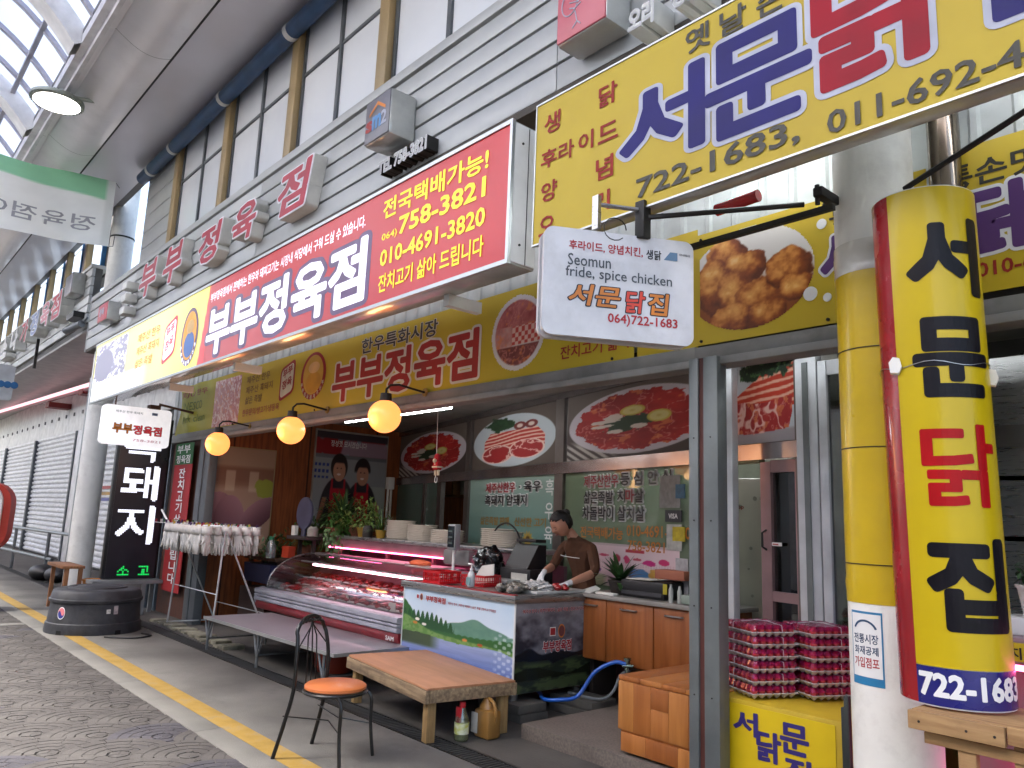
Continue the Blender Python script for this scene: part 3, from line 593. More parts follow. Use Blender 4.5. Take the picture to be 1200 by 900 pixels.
def cuts_poster(u, v):
    c = np.ones(u.shape+(3,))*rgb('#d9c2c6'); c = lay(c, soft(v-.95, .01), rgb('#bba5a8'))
    for (x, y, a, b, k) in ((.08, .62, .05, .07, '#b03060'), (.28, .72, .05, .03, '#c24a6a'), (.42, .66, .035, .1, '#a33048'), (.52, .66, .03, .08, '#c03a66'), (.62, .68, .04, .03, '#b84a5c'), (.74, .62, .06, .06, '#c2307a'), (.87, .66, .05, .07, '#c7386c'), (.09, .4, .09, .09, '#3f6fae'), (.64, .35, .12, .12, '#4a7aa8'), (.8, .38, .07, .12, '#c79a4a'), (.18, .36, .07, .08, '#6a4a86')):
        q = np.sqrt(((u-x)/a)**2+((v-y)/b)**2)+(fbm(u, v, 14, 3)-.5)*.8; c = lay(c, soft(1-q, .1), rgb(k))
    c = lay(c, soft(.09-np.abs(u-.6), .005)*soft(.035-np.abs(v-.86), .01), rgb('#b02c3e')); c = lay(c, soft(.1-np.abs(u-.1), .005)*soft(.03-np.abs(v-.88), .01), rgb('#5a3a3a'))
    c = lay(c, soft(.25-v, .05)*soft(.3-u, .05)*.7, rgb('#8aa06a')); q = soft(np.sin(v*160)-.5, .5)*soft(np.sin(u*260), .6)*soft(.09-np.abs(v-.52), .01); return lay(c, q*.4, rgb('#8b7378'))

# ------------------------------------------------------------------ red light-box sign of the butcher
PF = FAC(2.95)
rs = thing('light_box_sign', 'long red lit sign box with white shop name over the butcher', 'sign', (-8.5, 3.15, 3.13))
sidem = mat('sign_box_side', '#bcbfbb', .16, .1, dirt=.12, coat=.5)
g = MB(); g.box(-13.52, -3.47, 2.96, 3.17, 3.115, 4.07, bev=.008); g.obj('sign_box', sidem, rs)
g = MB()
for z in (3.112, 4.045): g.box(-13.53, -3.46, 2.935, 2.962, z, z+.028)
g.box(-13.53, -13.505, 2.936, 2.961, 3.14, 4.045); g.box(-3.485, -3.46, 2.936, 2.961, 3.14, 4.045); g.obj('trim_frame', alu, rs)
g = MB(); g.box(-3.469, -3.462, 2.965, 3.165, 3.13, 4.055); g.obj('side_panel', whitem, rs)
g = MB(); g.cyl((-3.47, 3.03, 3.25), (-3.455, 3.03, 3.25), .008, n=8); g.cyl((-3.47, 3.03, 3.93), (-3.455, 3.03, 3.93), .008, n=8); g.box(-3.462, -3.459, 3.08, 3.085, 3.13, 4.05); g.obj('screws', darkm, rs)
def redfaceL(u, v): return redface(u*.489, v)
def redface(u, v):
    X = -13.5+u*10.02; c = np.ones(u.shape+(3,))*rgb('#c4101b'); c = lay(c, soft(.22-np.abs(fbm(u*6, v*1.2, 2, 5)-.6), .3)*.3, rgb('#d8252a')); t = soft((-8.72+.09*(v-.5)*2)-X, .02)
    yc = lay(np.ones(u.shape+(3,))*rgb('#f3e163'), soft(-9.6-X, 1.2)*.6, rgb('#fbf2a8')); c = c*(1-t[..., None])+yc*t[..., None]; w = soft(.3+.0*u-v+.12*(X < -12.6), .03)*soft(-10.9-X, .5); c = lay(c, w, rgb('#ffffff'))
    return c
def zsign(z): return z
printed(rs, 'sign_face', redfaceL, PF, -13.505, -8.6, 3.14, 4.045, 150, 40, lift=.004, emit=.12); printed(rs, 'sign_face', lambda u, v: redface(u*0+.49+u*.51, v), PF, -8.595, -3.485, 3.14, 4.045, 120, 40, lift=.004)  # only the left half glows, put in for the glare there
printed(rs, 'rock_picture', rockpic, PF, -13.45, -11.75, 3.42, 4.0, 80, 50, lift=.007, emit=.12)
purl = mat('sign_purple_grey', '#6d5078', .4); wl = mat('lit_white_ink', '#f4f4ff', .4, emit=.2); rl = mat('lit_red_ink', '#d83a48', .4, emit=.05); ol = mat('lit_orange_ink', '#e0983a', .4, emit=.06)
txt(rs, '부부정육점', wl, PF, -8.56, -5.2, 3.22, 3.73, .035, .009, outline=purl, ow=.07)
txt(rs, '부부정육점에서 판매하는 한우와 돼지고기는 시장내 식당에서 구워 드실 수 있습니다.', wl, PF, -8.57, -5.24, 3.83, 3.935, .012, .008)
txt(rs, '전국택배가능!', yeli, PF, -4.97, -3.7, 3.81, 3.965, .022, .008)
txt(rs, '064)', yeli, PF, -4.97, -4.76, 3.62, 3.69, .012, .008)
txt(rs, '758-3821', yeli, PF, -4.73, -3.72, 3.63, 3.765, .025, .008)
txt(rs, '010-4691-3820', yeli, PF, -4.97, -3.71, 3.43, 3.555, .022, .008)
txt(rs, '잔치고기 삶아 드립니다', yeli, PF, -4.97, -3.71, 3.22, 3.36, .018, .008)
for s, z in (('제주산 한우', 3.78), ('제주산 흑돼지', 3.6), ('삶은 족발', 3.42)): txt(rs, s, ol, PF, -11.25, -10.3-(.2 if len(s) < 6 else 0), z-.02, z+.1, .012, .009)
def badge(par, PL, xs, zs, ws, hs, xo, zo, wo, ho, r_, w_, p_, o_, b_):
    O, U, V = PL; Nn = U.cross(V); at = lambda x, z, d: O+U*x+V*z+Nn*d
    def rrect(cx, cz, w, h, sk, d, k=.18):
        pts = []
        for (sx, sz, a0) in ((1, 1, 0), (-1, 1, 90), (-1, -1, 180), (1, -1, 270)):
            for q in (0, 30, 60, 90): a = R(a0+q); rr = min(w, h)*k; x = sx*(w/2-rr)+cos(a)*rr; z = sz*(h/2-rr)+sin(a)*rr; pts.append(at(cx+x, cz+z+sk*x, d))
        return pts
    g = MB(); g.b.faces.new([g.b.verts.new(p) for p in rrect(xs, zs, ws, hs, .25, .008)]); g.obj('stamp', r_, par, norm=False)
    g = MB(); g.b.faces.new([g.b.verts.new(p) for p in rrect(xs, zs, ws*.82, hs*.84, .25, .010)]); g.obj('stamp_field', w_, par, norm=False)
    for i, s in enumerate(('부부', '정육')): txt(par, s, r_, PL, xs-ws*.3, xs+ws*.32, zs+hs*(.06-.34*i), zs+hs*(.32-.34*i), .03, .012, slope=.25)
    def ell(cx, cz, a, b, m, d, nm): g = MB(); g.b.faces.new([g.b.verts.new(at(cx+cos(t)*a, cz+sin(t)*b, d)) for t in np.linspace(0, 2*pi, 37)[:-1]]); g.obj(nm, m, par, norm=False)
    ell(xo, zo, wo/2, ho/2, p_, .008, 'oval_ring'); ell(xo, zo+.02*ho, wo*.40, ho*.42, o_, .010, 'oval_field'); ell(xo+.02, zo-ho*.14, wo*.30, ho*.22, b_, .012, 'oval_patch'); ell(xo+.02, zo+ho*.17, wo*.22, ho*.12, mat('badge_cream', '#eec27a', .5), .013, 'oval_patch')
    ncap = 9
    for i in range(ncap):
        a = R(200+i*17); x = xo+cos(a)*wo*.45; z = zo+sin(a)*ho*.455; txt(par, '부부정육점제주산'[i % 8], w_, PL, x-.022, x+.022, z-.025, z+.025, .03, .012)
badge(rs, PF, -9.87, 3.6, .46, .5, -9.15, 3.53, .56, .7, rl, wl, purl, mat('badge_orange', '#e8a33e', .5, emit=.1), mat('badge_blue', '#4f6fa8', .5, emit=.1))
# brackets under the box
for x in (-10.2, -8.1, -4.3): g = MB(); g.box(x-.03, x+.03, 3.1, 3.4, 3.03, 3.113); g.obj('bracket', whitem, rs)

# ------------------------------------------------------------------ yellow sign of the chicken shop
ys = thing('fascia_sign', 'big yellow chicken shop sign with blue and red lettering at upper right', 'sign', (-1, 3.1, 3.16))
g = MB(); g.box(-3.24, 1.2, 2.96, 3.06, 3.165, 4.07, bev=.006); g.obj('sign_box', sidem, ys)
g = MB(); g.box(-3.25, 1.21, 2.942, 2.962, 3.16, 3.17); g.box(-3.25, 1.21, 2.942, 2.962, 4.062, 4.072); g.box(-3.25, -3.242, 2.943, 2.961, 3.17, 4.062); g.obj('trim_frame', alu, ys)
yface = mat('faded_yellow_face', '#c0a734', .5, c2='#b69c2b', spec=.3, var=.05, scale=1.3, dirt=.1, dscale=4, dcol='#a8912c')
g = MB(); g.box(-3.242, 1.2, 2.948, 2.96, 3.17, 4.062); g.obj('sign_face', yface, ys)
bl = mat('faded_blue_ink', '#27246a', .55, spec=.25); wo = mat('faded_white_ink', '#b4b7c4', .5); rk = mat('rose_red_ink', '#9c1526', .55, spec=.25); rf = mat('faded_red_ink', '#9c3024', .55, spec=.25)
PY = FAC(2.947)
for s, x0, x1, mm, z0, z1 in (('서', -2.52, -2.08, bl, 3.42, 3.81), ('문', -1.98, -1.53, bl, 3.40, 3.83), ('닭', -1.43, -.97, rk, 3.43, 3.94), ('집', -.84, -.4, bl, 3.44, 3.92)): txt(ys, s, mm, PY, x0-.03, x1+.03, z0-.02, z1+.02, .034, .004, outline=wo, ow=.042)
txt(ys, '722-1683,', gryi, PY, -2.45, -1.55, 3.21, 3.33, .02, .004); txt(ys, '011-692-4683', gryi, PY, -1.42, -.45, 3.2, 3.30, .018, .004)
for s, x0, x1, z0, z1 in (('생', -3.17, -3.04, 3.845, 3.97), ('닭', -2.73, -2.6, 3.845, 3.97), ('후', -3.19, -3.06, 3.63, 3.74), ('라', -3.04, -2.92, 3.63, 3.74), ('이', -2.88, -2.77, 3.63, 3.74), ('드', -2.73, -2.59, 3.63, 3.73), ('양', -3.18, -3.05, 3.415, 3.535), ('념', -2.74, -2.62, 3.415, 3.54), ('오', -3.19, -3.06, 3.21, 3.32), ('리', -2.76, -2.64, 3.23, 3.34)): txt(ys, s, rf, PY, x0, x1, z0, z1, .022, .003)
for i, s in enumerate('옛날손맛'): x = -2.14+i*.2; txt(ys, s, gryi, PY, x, x+.14, 3.9, 4.03, .02, .004)

# ------------------------------------------------------------------ upper fascia letters and boxes
lets = mat('letter_side', '#d6d7d1', .5, dirt=.12); lrim = mat('letter_rim_white', '#e9e9ec', .45); lred = mat('faded_letter_red', '#b02a3e', .5)
def boxletter(s, x0, x1, z0, z1, label, y0=3.4, y1=3.25, mm=lred, sh=.25, grp='raised box letters on the grey siding'):
    t = thing('box_letter', label, 'letter', ((x0+x1)/2, y0, z0), group=grp)
    O, U, V = FAC(y1)
    
    txt(t, s, lets, FAC((y0+y1)/2), x0, x1, z0, z1, .065, .0, ext=abs(y0-y1)/2-.004, shear=sh, name='letter_body')
    txt(t, s, lrim, FAC(y1), x0, x1, z0, z1, .064, .001, shear=sh, name='letter_rim'); txt(t, s, mm, FAC(y1), x0, x1, z0, z1, .03, .004, shear=sh, name='letter_face'); return t
for s, x0, x1, z0, z1, lb in (('부', -12.75, -12.0, 4.74, 5.25, 'faded red raised letter leftmost of the five on the grey siding'), ('부', -11.6, -10.88, 4.72, 5.24, 'faded red raised letter second from left on the grey siding'), ('정', -10.15, -9.5, 4.68, 5.14, 'middle red raised letter above the red sign, round lower ring'), ('육', -9.02, -8.38, 4.68, 5.12, 'red raised letter with round top, fourth on the grey siding'), ('점', -7.76, -7.1, 4.68, 5.15, 'rightmost and largest looking red raised letter on the grey siding')): boxletter(s, x0, x1, z0, z1, lb)
def lbox(x0, x1, z0, z1, label, face, y1=3.13, nm='box_sign'):
    t = thing(nm, label, 'sign', ((x0+x1)/2, 3.4, z0)); g = MB(); g.box(x0, x1, y1, 3.398, z0, z1, bev=.035); g.obj('sign_box', sidem, t)
    g = MB(); g.box(x0+.015, x1-.015, y1-.004, y1+.02, z0+.015, z1-.015, bev=.009); g.obj('face_panel', face, t); return t
t = lbox(-5.72, -5.3, 4.74, 5.17, 'grey square logo box with small orange roof mark above the phone number', mat('grey_face', '#77767c', .4, c2='#6b6a70'))
txt(t, 's', redd, FAC(3.125), -5.67, -5.58, 4.86, 4.95, .04, .003); txt(t, 'm', mat('logo_blue', '#5a93c7', .4), FAC(3.125), -5.57, -5.44, 4.86, 4.97, .04, .003); txt(t, '2', wo, FAC(3.125), -5.43, -5.35, 4.86, 4.98, .03, .003)
g = MB(); P0 = [(-5.63, 4.99), (-5.5, 5.07), (-5.37, 4.99), (-5.37, 5.02), (-5.5, 5.105), (-5.63, 5.02)]; g.b.faces.new([g.b.verts.new((x, 3.121, z)) for x, z in P0]); g.obj('roof_mark', orgi, t)
t = lbox(-3.33, -2.88, 4.60, 5.1, 'faded pink square box sign with white hen outline on siding', mat('pink_face', '#c76a74', .4, c2='#bf6069'), y1=3.16)
hen = MB()
def stroke(g, pts, y, r=.005): g.tube([(x, y, z) for x, z in pts], r, 4)
stroke(hen, [(-3.2+.07*cos(a), 4.86+.09*sin(a)) for a in np.linspace(2.3, 5.9, 12)], 3.155); stroke(hen, [(-3.13, 4.83), (-3.08, 4.9), (-3.06, 4.95)], 3.155); stroke(hen, [(-3.05, 4.83), (-3.0, 4.9)], 3.155)
stroke(hen, [(-3.24, 4.93), (-3.22, 5.0), (-3.18, 5.02), (-3.14, 4.98), (-3.13, 4.9)], 3.155); stroke(hen, [(-3.15, 4.78), (-3.13, 4.7), (-3.17, 4.665)], 3.155); stroke(hen, [(-3.13, 4.7), (-3.1, 4.67)], 3.155); stroke(hen, [(-3.2, 4.86), (-3.14, 4.84), (-3.1, 4.87)], 3.155); stroke(hen, [(-3.2, 4.82), (-3.15, 4.8), (-3.1, 4.82)], 3.155)
hen.obj('hen_outline', wo, t)
t = lbox(-14.85, -14.25, 4.68, 5.02, 'small box sign with red face low on siding near the white column', mat('red_face', '#c24350', .45), y1=3.18); txt(t, '정육', wo, FAC(3.17), -14.7, -14.4, 4.78, 4.92, .03, .004)
for i, z in enumerate((4.62, 4.83, 5.04)): g = MB(); g.box(-13.55, -13.3, 3.2, 3.398, z, z+.13, bev=.02); solo(g, 'letter_block', lets, ['lowest', 'middle', 'topmost'][i]+' of three small grey blocks stacked on the siding beside the red letters', 'letter', 'small grey blocks on the siding')
t = boxletter('TEL 758-3821', -5.68, -4.95, 4.53, 4.64, 'small white raised phone number letters below the grey logo box', y1=3.28, mm=mat('tel_white', '#c9c9c5', .5), sh=0)
for o in t.children:
    if o.name.startswith('letter_body'): o.data.materials[0] = darkm
boxletter('오리', -2.74, -2.56, 4.44, 4.58, 'small grey raised letters right of the pink hen box', y1=3.2, mm=lets, sh=0)
boxletter('생닭', -2.43, -2.22, 4.44, 4.58, 'small grey raised letters furthest right on the siding edge', y1=3.2, mm=lets, sh=0)

# ------------------------------------------------------------------ yellow cloth banners on the shop wall
hb = thing('header_wall', 'white corrugated wall and grey header beam above the shop openings', 'wall', (-5, 4.15, 2.6))
g = MB(); n = 150; pts = []
xs = np.arange(-13.2, 2.9, .2); g2 = []
for x in xs: g2 += [(x, 4.14), (x+.14, 4.14), (x+.155, 4.125), (x+.185, 4.125)]
g.sheet([(x, y, 2.75) for x, y in g2], (0, 0, 1.66)); g.obj('corrugated_sheet', mat('corrugated_white', '#c6ccc8', .45, dirt=.1), hb)
g = MB(); g.box(-13.0, 2.9, 4.16, 4.24, 2.58, 4.4); g.obj('wall_core', MATS['core_grey'], hb)
hdr = mat('header_grey', '#8b8a86', .5, dirt=.3, dscale=3)
g = MB(); g.box(-12.9, -2.88, 4.06, 4.16, 2.60, 2.70, bev=.006); g.box(-12.9, -2.88, 4.0, 4.16, 2.55, 2.598, bev=.005); g.box(-2.88, 2.9, 4.05, 4.16, 2.60, 2.69, bev=.006); g.box(-2.86, 2.9, 4.0, 4.16, 2.55, 2.598, bev=.005); g.obj('header_beam', hdr, hb)
b1 = thing('yellow_banner', 'long yellow banner with red shop name and meat pictures behind the red sign', 'banner', (-8, 4.05, 2.7))
def wav(y0, amp, f):
    def fn(px, pz, lf):
        px = np.asarray(px); pz = np.asarray(pz); k = np.clip((-11.4-px)/1.2, 0, 1)
        return np.stack([px, y0-lf-amp*np.sin(px*f)-.03*k*np.sin(px*9+pz*6), pz-.0*k], 1)
    return fn
W1 = wav(4.085, .008, 1.3)
def ban1(u, v):
    X = -12.75+u*9.3; c = np.ones(u.shape+(3,))*rgb('#c6b022'); c = lay(c, soft(-11.3-X, .6)*.55, rgb('#9fae35')); c = lay(c, fbm(u*9, v, 3, 5)*.15, rgb('#b0941a')); return c
printed(b1, 'cloth', ban1, FAC(0), -12.75, -3.4, 2.68, 3.46, 200, 16, warp=W1, rough=.55)
F1 = lambda px, pz, d: W1(px, pz, .004+d)
def meatfade(u, v): return marbled(u, v)
printed(b1, 'meat_picture', meatfade, FAC(0), -11.3, -10.35, 2.72, 3.4, 60, 50, lift=.004, warp=W1)
ri = mat('banner_red', '#a8281e', .5); brn = mat('banner_brown', '#8a6a34', .6); gr = mat('banner_green', '#7d8f2c', .6)
txt(b1, 'JEJU 한우', ri, FAC(0), -12.6, -11.6, 3.25, 3.36, .01, .003, fn=F1); txt(b1, 'UNESCO', gr, FAC(0), -12.6, -11.75, 3.05, 3.18, .01, .003, fn=F1); txt(b1, 'Pork clean', gr, FAC(0), -12.6, -11.6, 2.86, 2.97, .01, .003, fn=F1)
for s, z, x1 in (('제주산 한우', 3.24, -9.4), ('제주산 흑돼지', 3.1, -9.3), ('삶은 족발', 2.96, -9.6)): txt(b1, s, brn, FAC(0), -10.15, x1, z, z+.1, .01, .003, fn=F1)
txt(b1, '한우문의/생고기·냉동육', ri, FAC(0), -10.2, -9.05, 2.80, 2.89, .01, .003, fn=F1)
PB = FAC(4.08)
badge(b1, PB, -8.88, 3.15, .4, .42, -8.2, 3.13, .62, .56, ri, mat('banner_cream', '#e2dfc6', .6), ri, mat('banner_orange', '#dcae3c', .6), mat('banner_gold', '#d9a02c', .6))
wb = mat('banner_white', '#e6e2d0', .6)
txt(b1, '한우특화시장', gryi, FAC(0), -7.14, -5.78, 3.24, 3.40, .02, .003, outline=wb, ow=.03, fn=F1)
txt(b1, '부부정육점', ri, FAC(0), -7.7, -5.16, 2.775, 3.2, .035, .003, outline=wb, ow=.05, fn=F1)
printed(b1, 'plate_picture', assorted, FAC(0), -4.97, -4.3, 2.76, 3.40, 70, 70, lift=.004, warp=W1, mask=lambda u, v: ((u-.5)**2+(v-.5)**2) < .245)
txt(b1, '잔치고기 삶아 드립니다', ri, FAC(0), -4.12, -2.95+.0, 2.78, 2.88, .015, .003, fn=F1)
for x in (-12.7, -10.5, -8.1, -5.9, -3.6): g = MB(); g.cyl((x, 4.07, 2.72), (x, 4.09, 2.72), .012, n=8); g.obj('grommet', darkm, b1)
g = MB(); g.box(-3.38, -2.88, 4.085, 4.09, 2.70, 3.5); solo(g, 'yellow_banner', yel, 'narrow yellow banner strip left of the fried chicken picture', 'banner')
b2 = thing('yellow_banner', 'yellow banner with large fried chicken picture between post and white column', 'banner', (-2.3, 4.05, 2.7))
g = MB(); g.box(-2.87, -1.45, 4.07, 4.078, 2.705, 3.45); g.obj('cloth', yel, b2)
P2 = FAC(4.07)
printed(b2, 'chicken_picture', chicken, P2, -2.85, -2.07, 2.76, 3.41, 110, 100, mask=lambda u, v: ((u-.45)/.55)**2+((v-.5)/.5)**2 < 1)
for x, z, r in ((-2.1, 2.9, .042), (-2.0, 2.86, .025), (-2.02, 3.3, .03)): g = MB(); g.cyl((x, 4.07, z), (x, 4.066, z), r, n=20); g.obj('white_dot', wht, b2)
txt(b2, '서문', purp, P2, -2.02, -1.5, 2.95, 3.22, .05, .004, outline=wht, ow=.05); txt(b2, '통손', gryi, P2, -1.97, -1.6, 3.26, 3.38, .02, .003)
for x in (-2.84, -2.0): g = MB(); g.cyl((x, 4.072, 2.73), (x, 4.06, 2.73), .01, n=8); g.cyl((x, 4.072, 3.41), (x, 4.06, 3.41), .01, n=8); g.obj('grommet', darkm, b2)
b3 = thing('yellow_banner', 'yellow banner with purple chicken word right of the curved sign', 'banner', (-.8, 4.05, 2.7))
g = MB(); g.box(-1.4, .6, 4.07, 4.078, 2.73, 3.5); g.obj('cloth', yel, b3)
txt(b3, '통손맛', gryi, P2, -1.37, -.93, 3.28, 3.41, .02, .003); txt(b3, '닭집', purp, P2, -1.27, -.7, 2.94, 3.25, .05, .004, outline=wht, ow=.05); txt(b3, '010-6934-1683', ri, P2, -1.24, -.6, 2.81, 2.88, .02, .003)
# fluorescent tubes
tube_m = mat('lit_tube', '#ffffff', .3, emit=11, ecol='#f6fbff')
def fluo(x0, x1, y, z, label, r=.014, y2=None, em=tube_m):
    t = thing('fluorescent_tube', label, 'lamp', ((x0+x1)/2, y, z)); y2 = y if y2 is None else y2
    g = MB(); g.cyl((x0, y, z), (x1, y2, z), r, n=10); g.obj('tube', em, t); g = MB(); g.box(min(x0, x1), max(x0, x1), min(y, y2)-.03, max(y, y2)+.03, z+.02, z+.06); g.obj('batten', whitem, t); return t
fluo(-2.7, -1.6, 3.8, 3.9, 'white fluorescent tube glowing above the chicken picture banner')
fluo(-.9, .3, 3.7, 3.9, 'white fluorescent tube at right behind the big yellow sign')
# struts and brackets
g = MB(); g.box(-2.7, -1.66, 3.46, 3.49, 3.10, 3.13); g.box(-1.74, -1.69, 3.42, 3.6, 3.17, 3.22, bev=.008); g.cyl((-1.73, 3.45, 3.14), (-1.73, 3.45, 3.24), .012); solo(g, 'bracket_arm', darkm, 'dark steel arm and clamp fixed to the top of the white column', 'bracket')
g = MB(); g.tube([(-1.38, 3.6, 3.16), (-.4, 3.4, 3.42)], .014, 6); solo(g, 'stay_rod', darkm, 'dark diagonal stay rod right of the steel flue', 'rod')
g = MB(); g.cyl((-2.42, 3.62, 3.36), (-2.15, 3.62, 3.37), .035, n=14); solo(g, 'red_cylinder', mat('red_tube', '#b3171c', .25, coat=.4), 'red cylinder lying behind the lower edge of the yellow sign', 'cylinder')

# ------------------------------------------------------------------ swivelled hanging sign
def slab(name, par, c, U, w, h, t, off, m, r=.05):
    V = Vector((0, 0, 1)); Nn = U.cross(V); pts = []
    for (sx, sz, a0) in ((1, 1, 0), (-1, 1, 90), (-1, -1, 180), (1, -1, 270)):
        for q in range(0, 91, 15): a = R(a0+q); pts.append(c+U*(sx*(w/2-r)+cos(a)*r)+V*(sz*(h/2-r)+sin(a)*r)+Nn*off)
    g = MB(); g.prism(pts, Nn*t, smooth=False); return g.obj(name, m, par)
th = R(61); U = Vector((cos(th), sin(th), 0)); C = Vector((-2.475, 2.85, 2.735)); V = Vector((0, 0, 1)); Nn = U.cross(V)
hs = thing('hanging_sign', 'white swivelled double plate sign with orange chicken shop name', 'sign', (C.x, C.y, C.z-.28))
wpl = mat('scuffed_white_plate', '#d8d9dc', .4, dirt=.25, dscale=6, dcol='#8f8d88')
slab('rear_plate', hs, C, U, .80, .555, .03, -.11, wpl); slab('front_plate', hs, C, U, .80, .555, .03, -.03, wpl); slab('core', hs, C, U, .76, .52, .05, -.08, mat('core_shadow', '#55565c', .7))
PH = (C.copy(), U, V)
txt(hs, '후라이드, 양념치킨,', red, PH, -.27, .12, .165, .215, .018, .002); txt(hs, '생닭', blk, PH, .14, .22, .16, .21, .02, .002)
serif = mat('serif_ink', '#4d545c', .5)
txt(hs, 'Seomun', serif, PH, -.275, -.05, .085, .145, .008, .002); txt(hs, 'fride, spice chicken', serif, PH, -.285, .28, .01, .08, .008, .002)
txt(hs, '서문', orgi, PH, -.27, -.01, -.115, -.01, .022, .003, outline=blk, ow=.045, shear=.2); txt(hs, '닭', mat('hot_red_ink', '#e0452c', .4), PH, .03, .125, -.13, -.02, .022, .003, outline=blk, ow=.045, shear=.1); txt(hs, '집', orgi, PH, .15, .25, -.13, -.02, .022, .003, outline=blk, ow=.045, shear=.1)
txt(hs, '064)722-1683', red, PH, -.06, .31, -.205, -.145, .018, .002)
g = MB(); b = lambda x, z: PH[0]+U*x+V*z+Nn*.002; g.b.faces.new([g.b.verts.new(b(*p)) for p in ((.235, .165), (.27, .21), (.31, .21), (.31, .165))]); g.obj('logo_mark', mat('logo_steel', '#5f7f9c', .5), hs, norm=False); txt(hs, '제주시전통시장', blk, PH, .32, .38, .195, .208, .01, .002)
g = MB(); p0 = C+U*-.13; g.box(p0.x-.02, p0.x+.02, p0.y-.012, p0.y+.012, 3.02, 3.2); g.tube([p0+Vector((0, 0, .42)), C+U*.1+Vector((0, 0, .42))], .012, 6); g.obj('hanger', steel, hs)
g = MB(); pm = C+U*.12; g.box(pm.x-.03, pm.x+.03, pm.y-.03, pm.y+.03, 3.0, 3.2, bev=.005); g.tube([pm+Vector((0, 0, .38)), (-1.8, 3.45, 3.16)], .014, 6); g.obj('mount_arm', darkm, hs)
g = MB(); g.tube([p0+V*.3+U*(.1+.06*cos(a))+V*(.06*sin(a)) for a in np.linspace(0, 5.5, 14)], .003, 4); g.obj('cable_loop', blackp, hs)

# ------------------------------------------------------------------ curved vertical sign on the column
cs = thing('curved_sign', 'tall half-round yellow and red column sign with black vertical letters', 'sign', (-1.27, 3.4, .93))
cx, cy, rr = -1.262, 3.46, .2
ysgn = mat('glossy_yellow', '#c2a812', .3, var=.03, coat=.12, spec=.3); rsgn = mat('glossy_red', '#9a0f1c', .25, coat=.4); bsgn = mat('glossy_blue', '#1f2070', .25, coat=.4)
aL, aR = R(-80), R(112); AS = R(-21)
CS0 = True
curved_panel(cs, 'panel_backing', whitem, cx, cy, rr-.012, aL, aR, .925, 3.005, .011, 36)
curved_panel(cs, 'yellow_panel', ysgn, cx, cy, rr, AS, aR, 1.07, 3.0, .002, 36); curved_panel(cs, 'red_stripe', rsgn, cx, cy, rr, aL, AS-.003, .93, 3.0, .002, 8); curved_panel(cs, 'blue_band', bsgn, cx, cy, rr, AS, aR, .93, 1.068, .002, 36)
g = MB(); g.lathe([(.0001, 0), (rr-.012, 0), (rr-.012, .012), (.0001, .012)], (cx, cy, 2.98), 36); g.obj('top_cap', whitem, cs)
fc = around(cx, cy, rr+.003); mid = R(12)*rr
big = mat('glossy_black', '#120f16', .4, spec=.2); rb = mat('glossy_red_letter', '#b00c14', .4, spec=.2)
xa, xb = rr*R(3), rr*R(84)
for s, z0, z1, mm in (('서', 2.54, 2.85, big), ('문', 2.12, 2.42, big), ('닭', 1.68, 1.99, rb), ('집', 1.22, 1.54, big)): txt(cs, s, mm, FAC(0), xa, xb, z0, z1, .022 if s == '닭' else .045, .001, fn=fc)
txt(cs, '722-1683', wht, FAC(0), rr*R(-17), rr*R(98), .965, 1.045, .04, .001, fn=fc)
g = MB(); g.tube([fc(np.array([a*rr]), np.array([2.245+.01*sin(a*5)]), .003)[0] for a in np.linspace(aL, aR, 20)], .0018, 4); g.obj('tie_wire', steel, cs)
paper = mat('taped_paper', '#e6e4dc', .8)
for a, z, h in ((R(-22), 2.245, .09), (aR-.1, 2.2, .1)):
    g = MB(); p = fc(np.array([a*rr]), np.array([z]), .004)[0]; q_ = [Vector(p)+Vector((dx_, -.004, dz_)) for dx_, dz_ in ((-.022, -.03), (.012, -.036), (.026, -.008), (.018, .026), (-.008, .034), (-.026, .012))]; g.prism(q_, (.004, -.012, .006)); g.obj('paper_wad', paper, cs)
for o_ in cs.children:      # the sign leans: its foot stands further right than its head
    me_ = o_.data
    for v_ in me_.vertices: v_.co.x += (2.4-v_.co.z)*.014
# ------------------------------------------------------------------ storefront posts and the room behind
sf = thing('shop_front_frame', 'grey aluminium door posts with rusty brown strip beside the egg trays', 'door frame', (-2.76, 4.03, 0))
albl = mat('aged_aluminium', '#777d7d', .45, .35, dirt=.3, dscale=5, dcol='#5d5f5c'); brns = mat('brown_strip', '#5a2f27', .55)
g = MB(); g.box(-2.868, -2.80, 3.97, 4.07, 0, 2.6, bev=.004); g.obj('post', albl, sf)
g = MB(); g.box(-2.80, -2.762, 3.985, 4.07, 0, 2.6); g.obj('brown_strip', brns, sf)
g = MB(); g.box(-2.762, -2.66, 3.97, 4.07, 0, 2.6, bev=.004); g.obj('post', albl, sf)
for x in (-2.83, -2.71):
    g = MB()
    for z in (.6, 1.1, 1.6, 2.1): g.cyl((x, 3.972, z), (x, 3.966, z), .005, n=6)
    g.obj('rivets', darkm, sf)
inn = mat('pale_inner_frame', '#c9ccd0', .4, .2, dirt=.12)
g = MB(); g.box(-3.36, -3.225, 5.0, 5.08, .1, 2.82, bev=.004); g.box(-3.30, -3.29, 4.99, 5.0, .1, 2.82); g.obj('jamb', inn, sf)
g = MB(); g.box(-3.36, -1.6, 5.0, 5.09, 2.82, 2.98); g.obj('head_rail', inn, sf)
g = MB(); g.box(-2.715, -2.56, 5.0, 5.08, .1, 2.82, bev=.003); g.obj('post', inn, sf); g = MB(); g.box(-2.66, -2.62, 4.99, 5.0, .1, 2.72); g.obj('groove_strip', albl, sf)
gd = thing('glass_door', 'aluminium framed glass door with dark steel reflection beside the wrapped column', 'door', (-2.2, 5.1, .1))
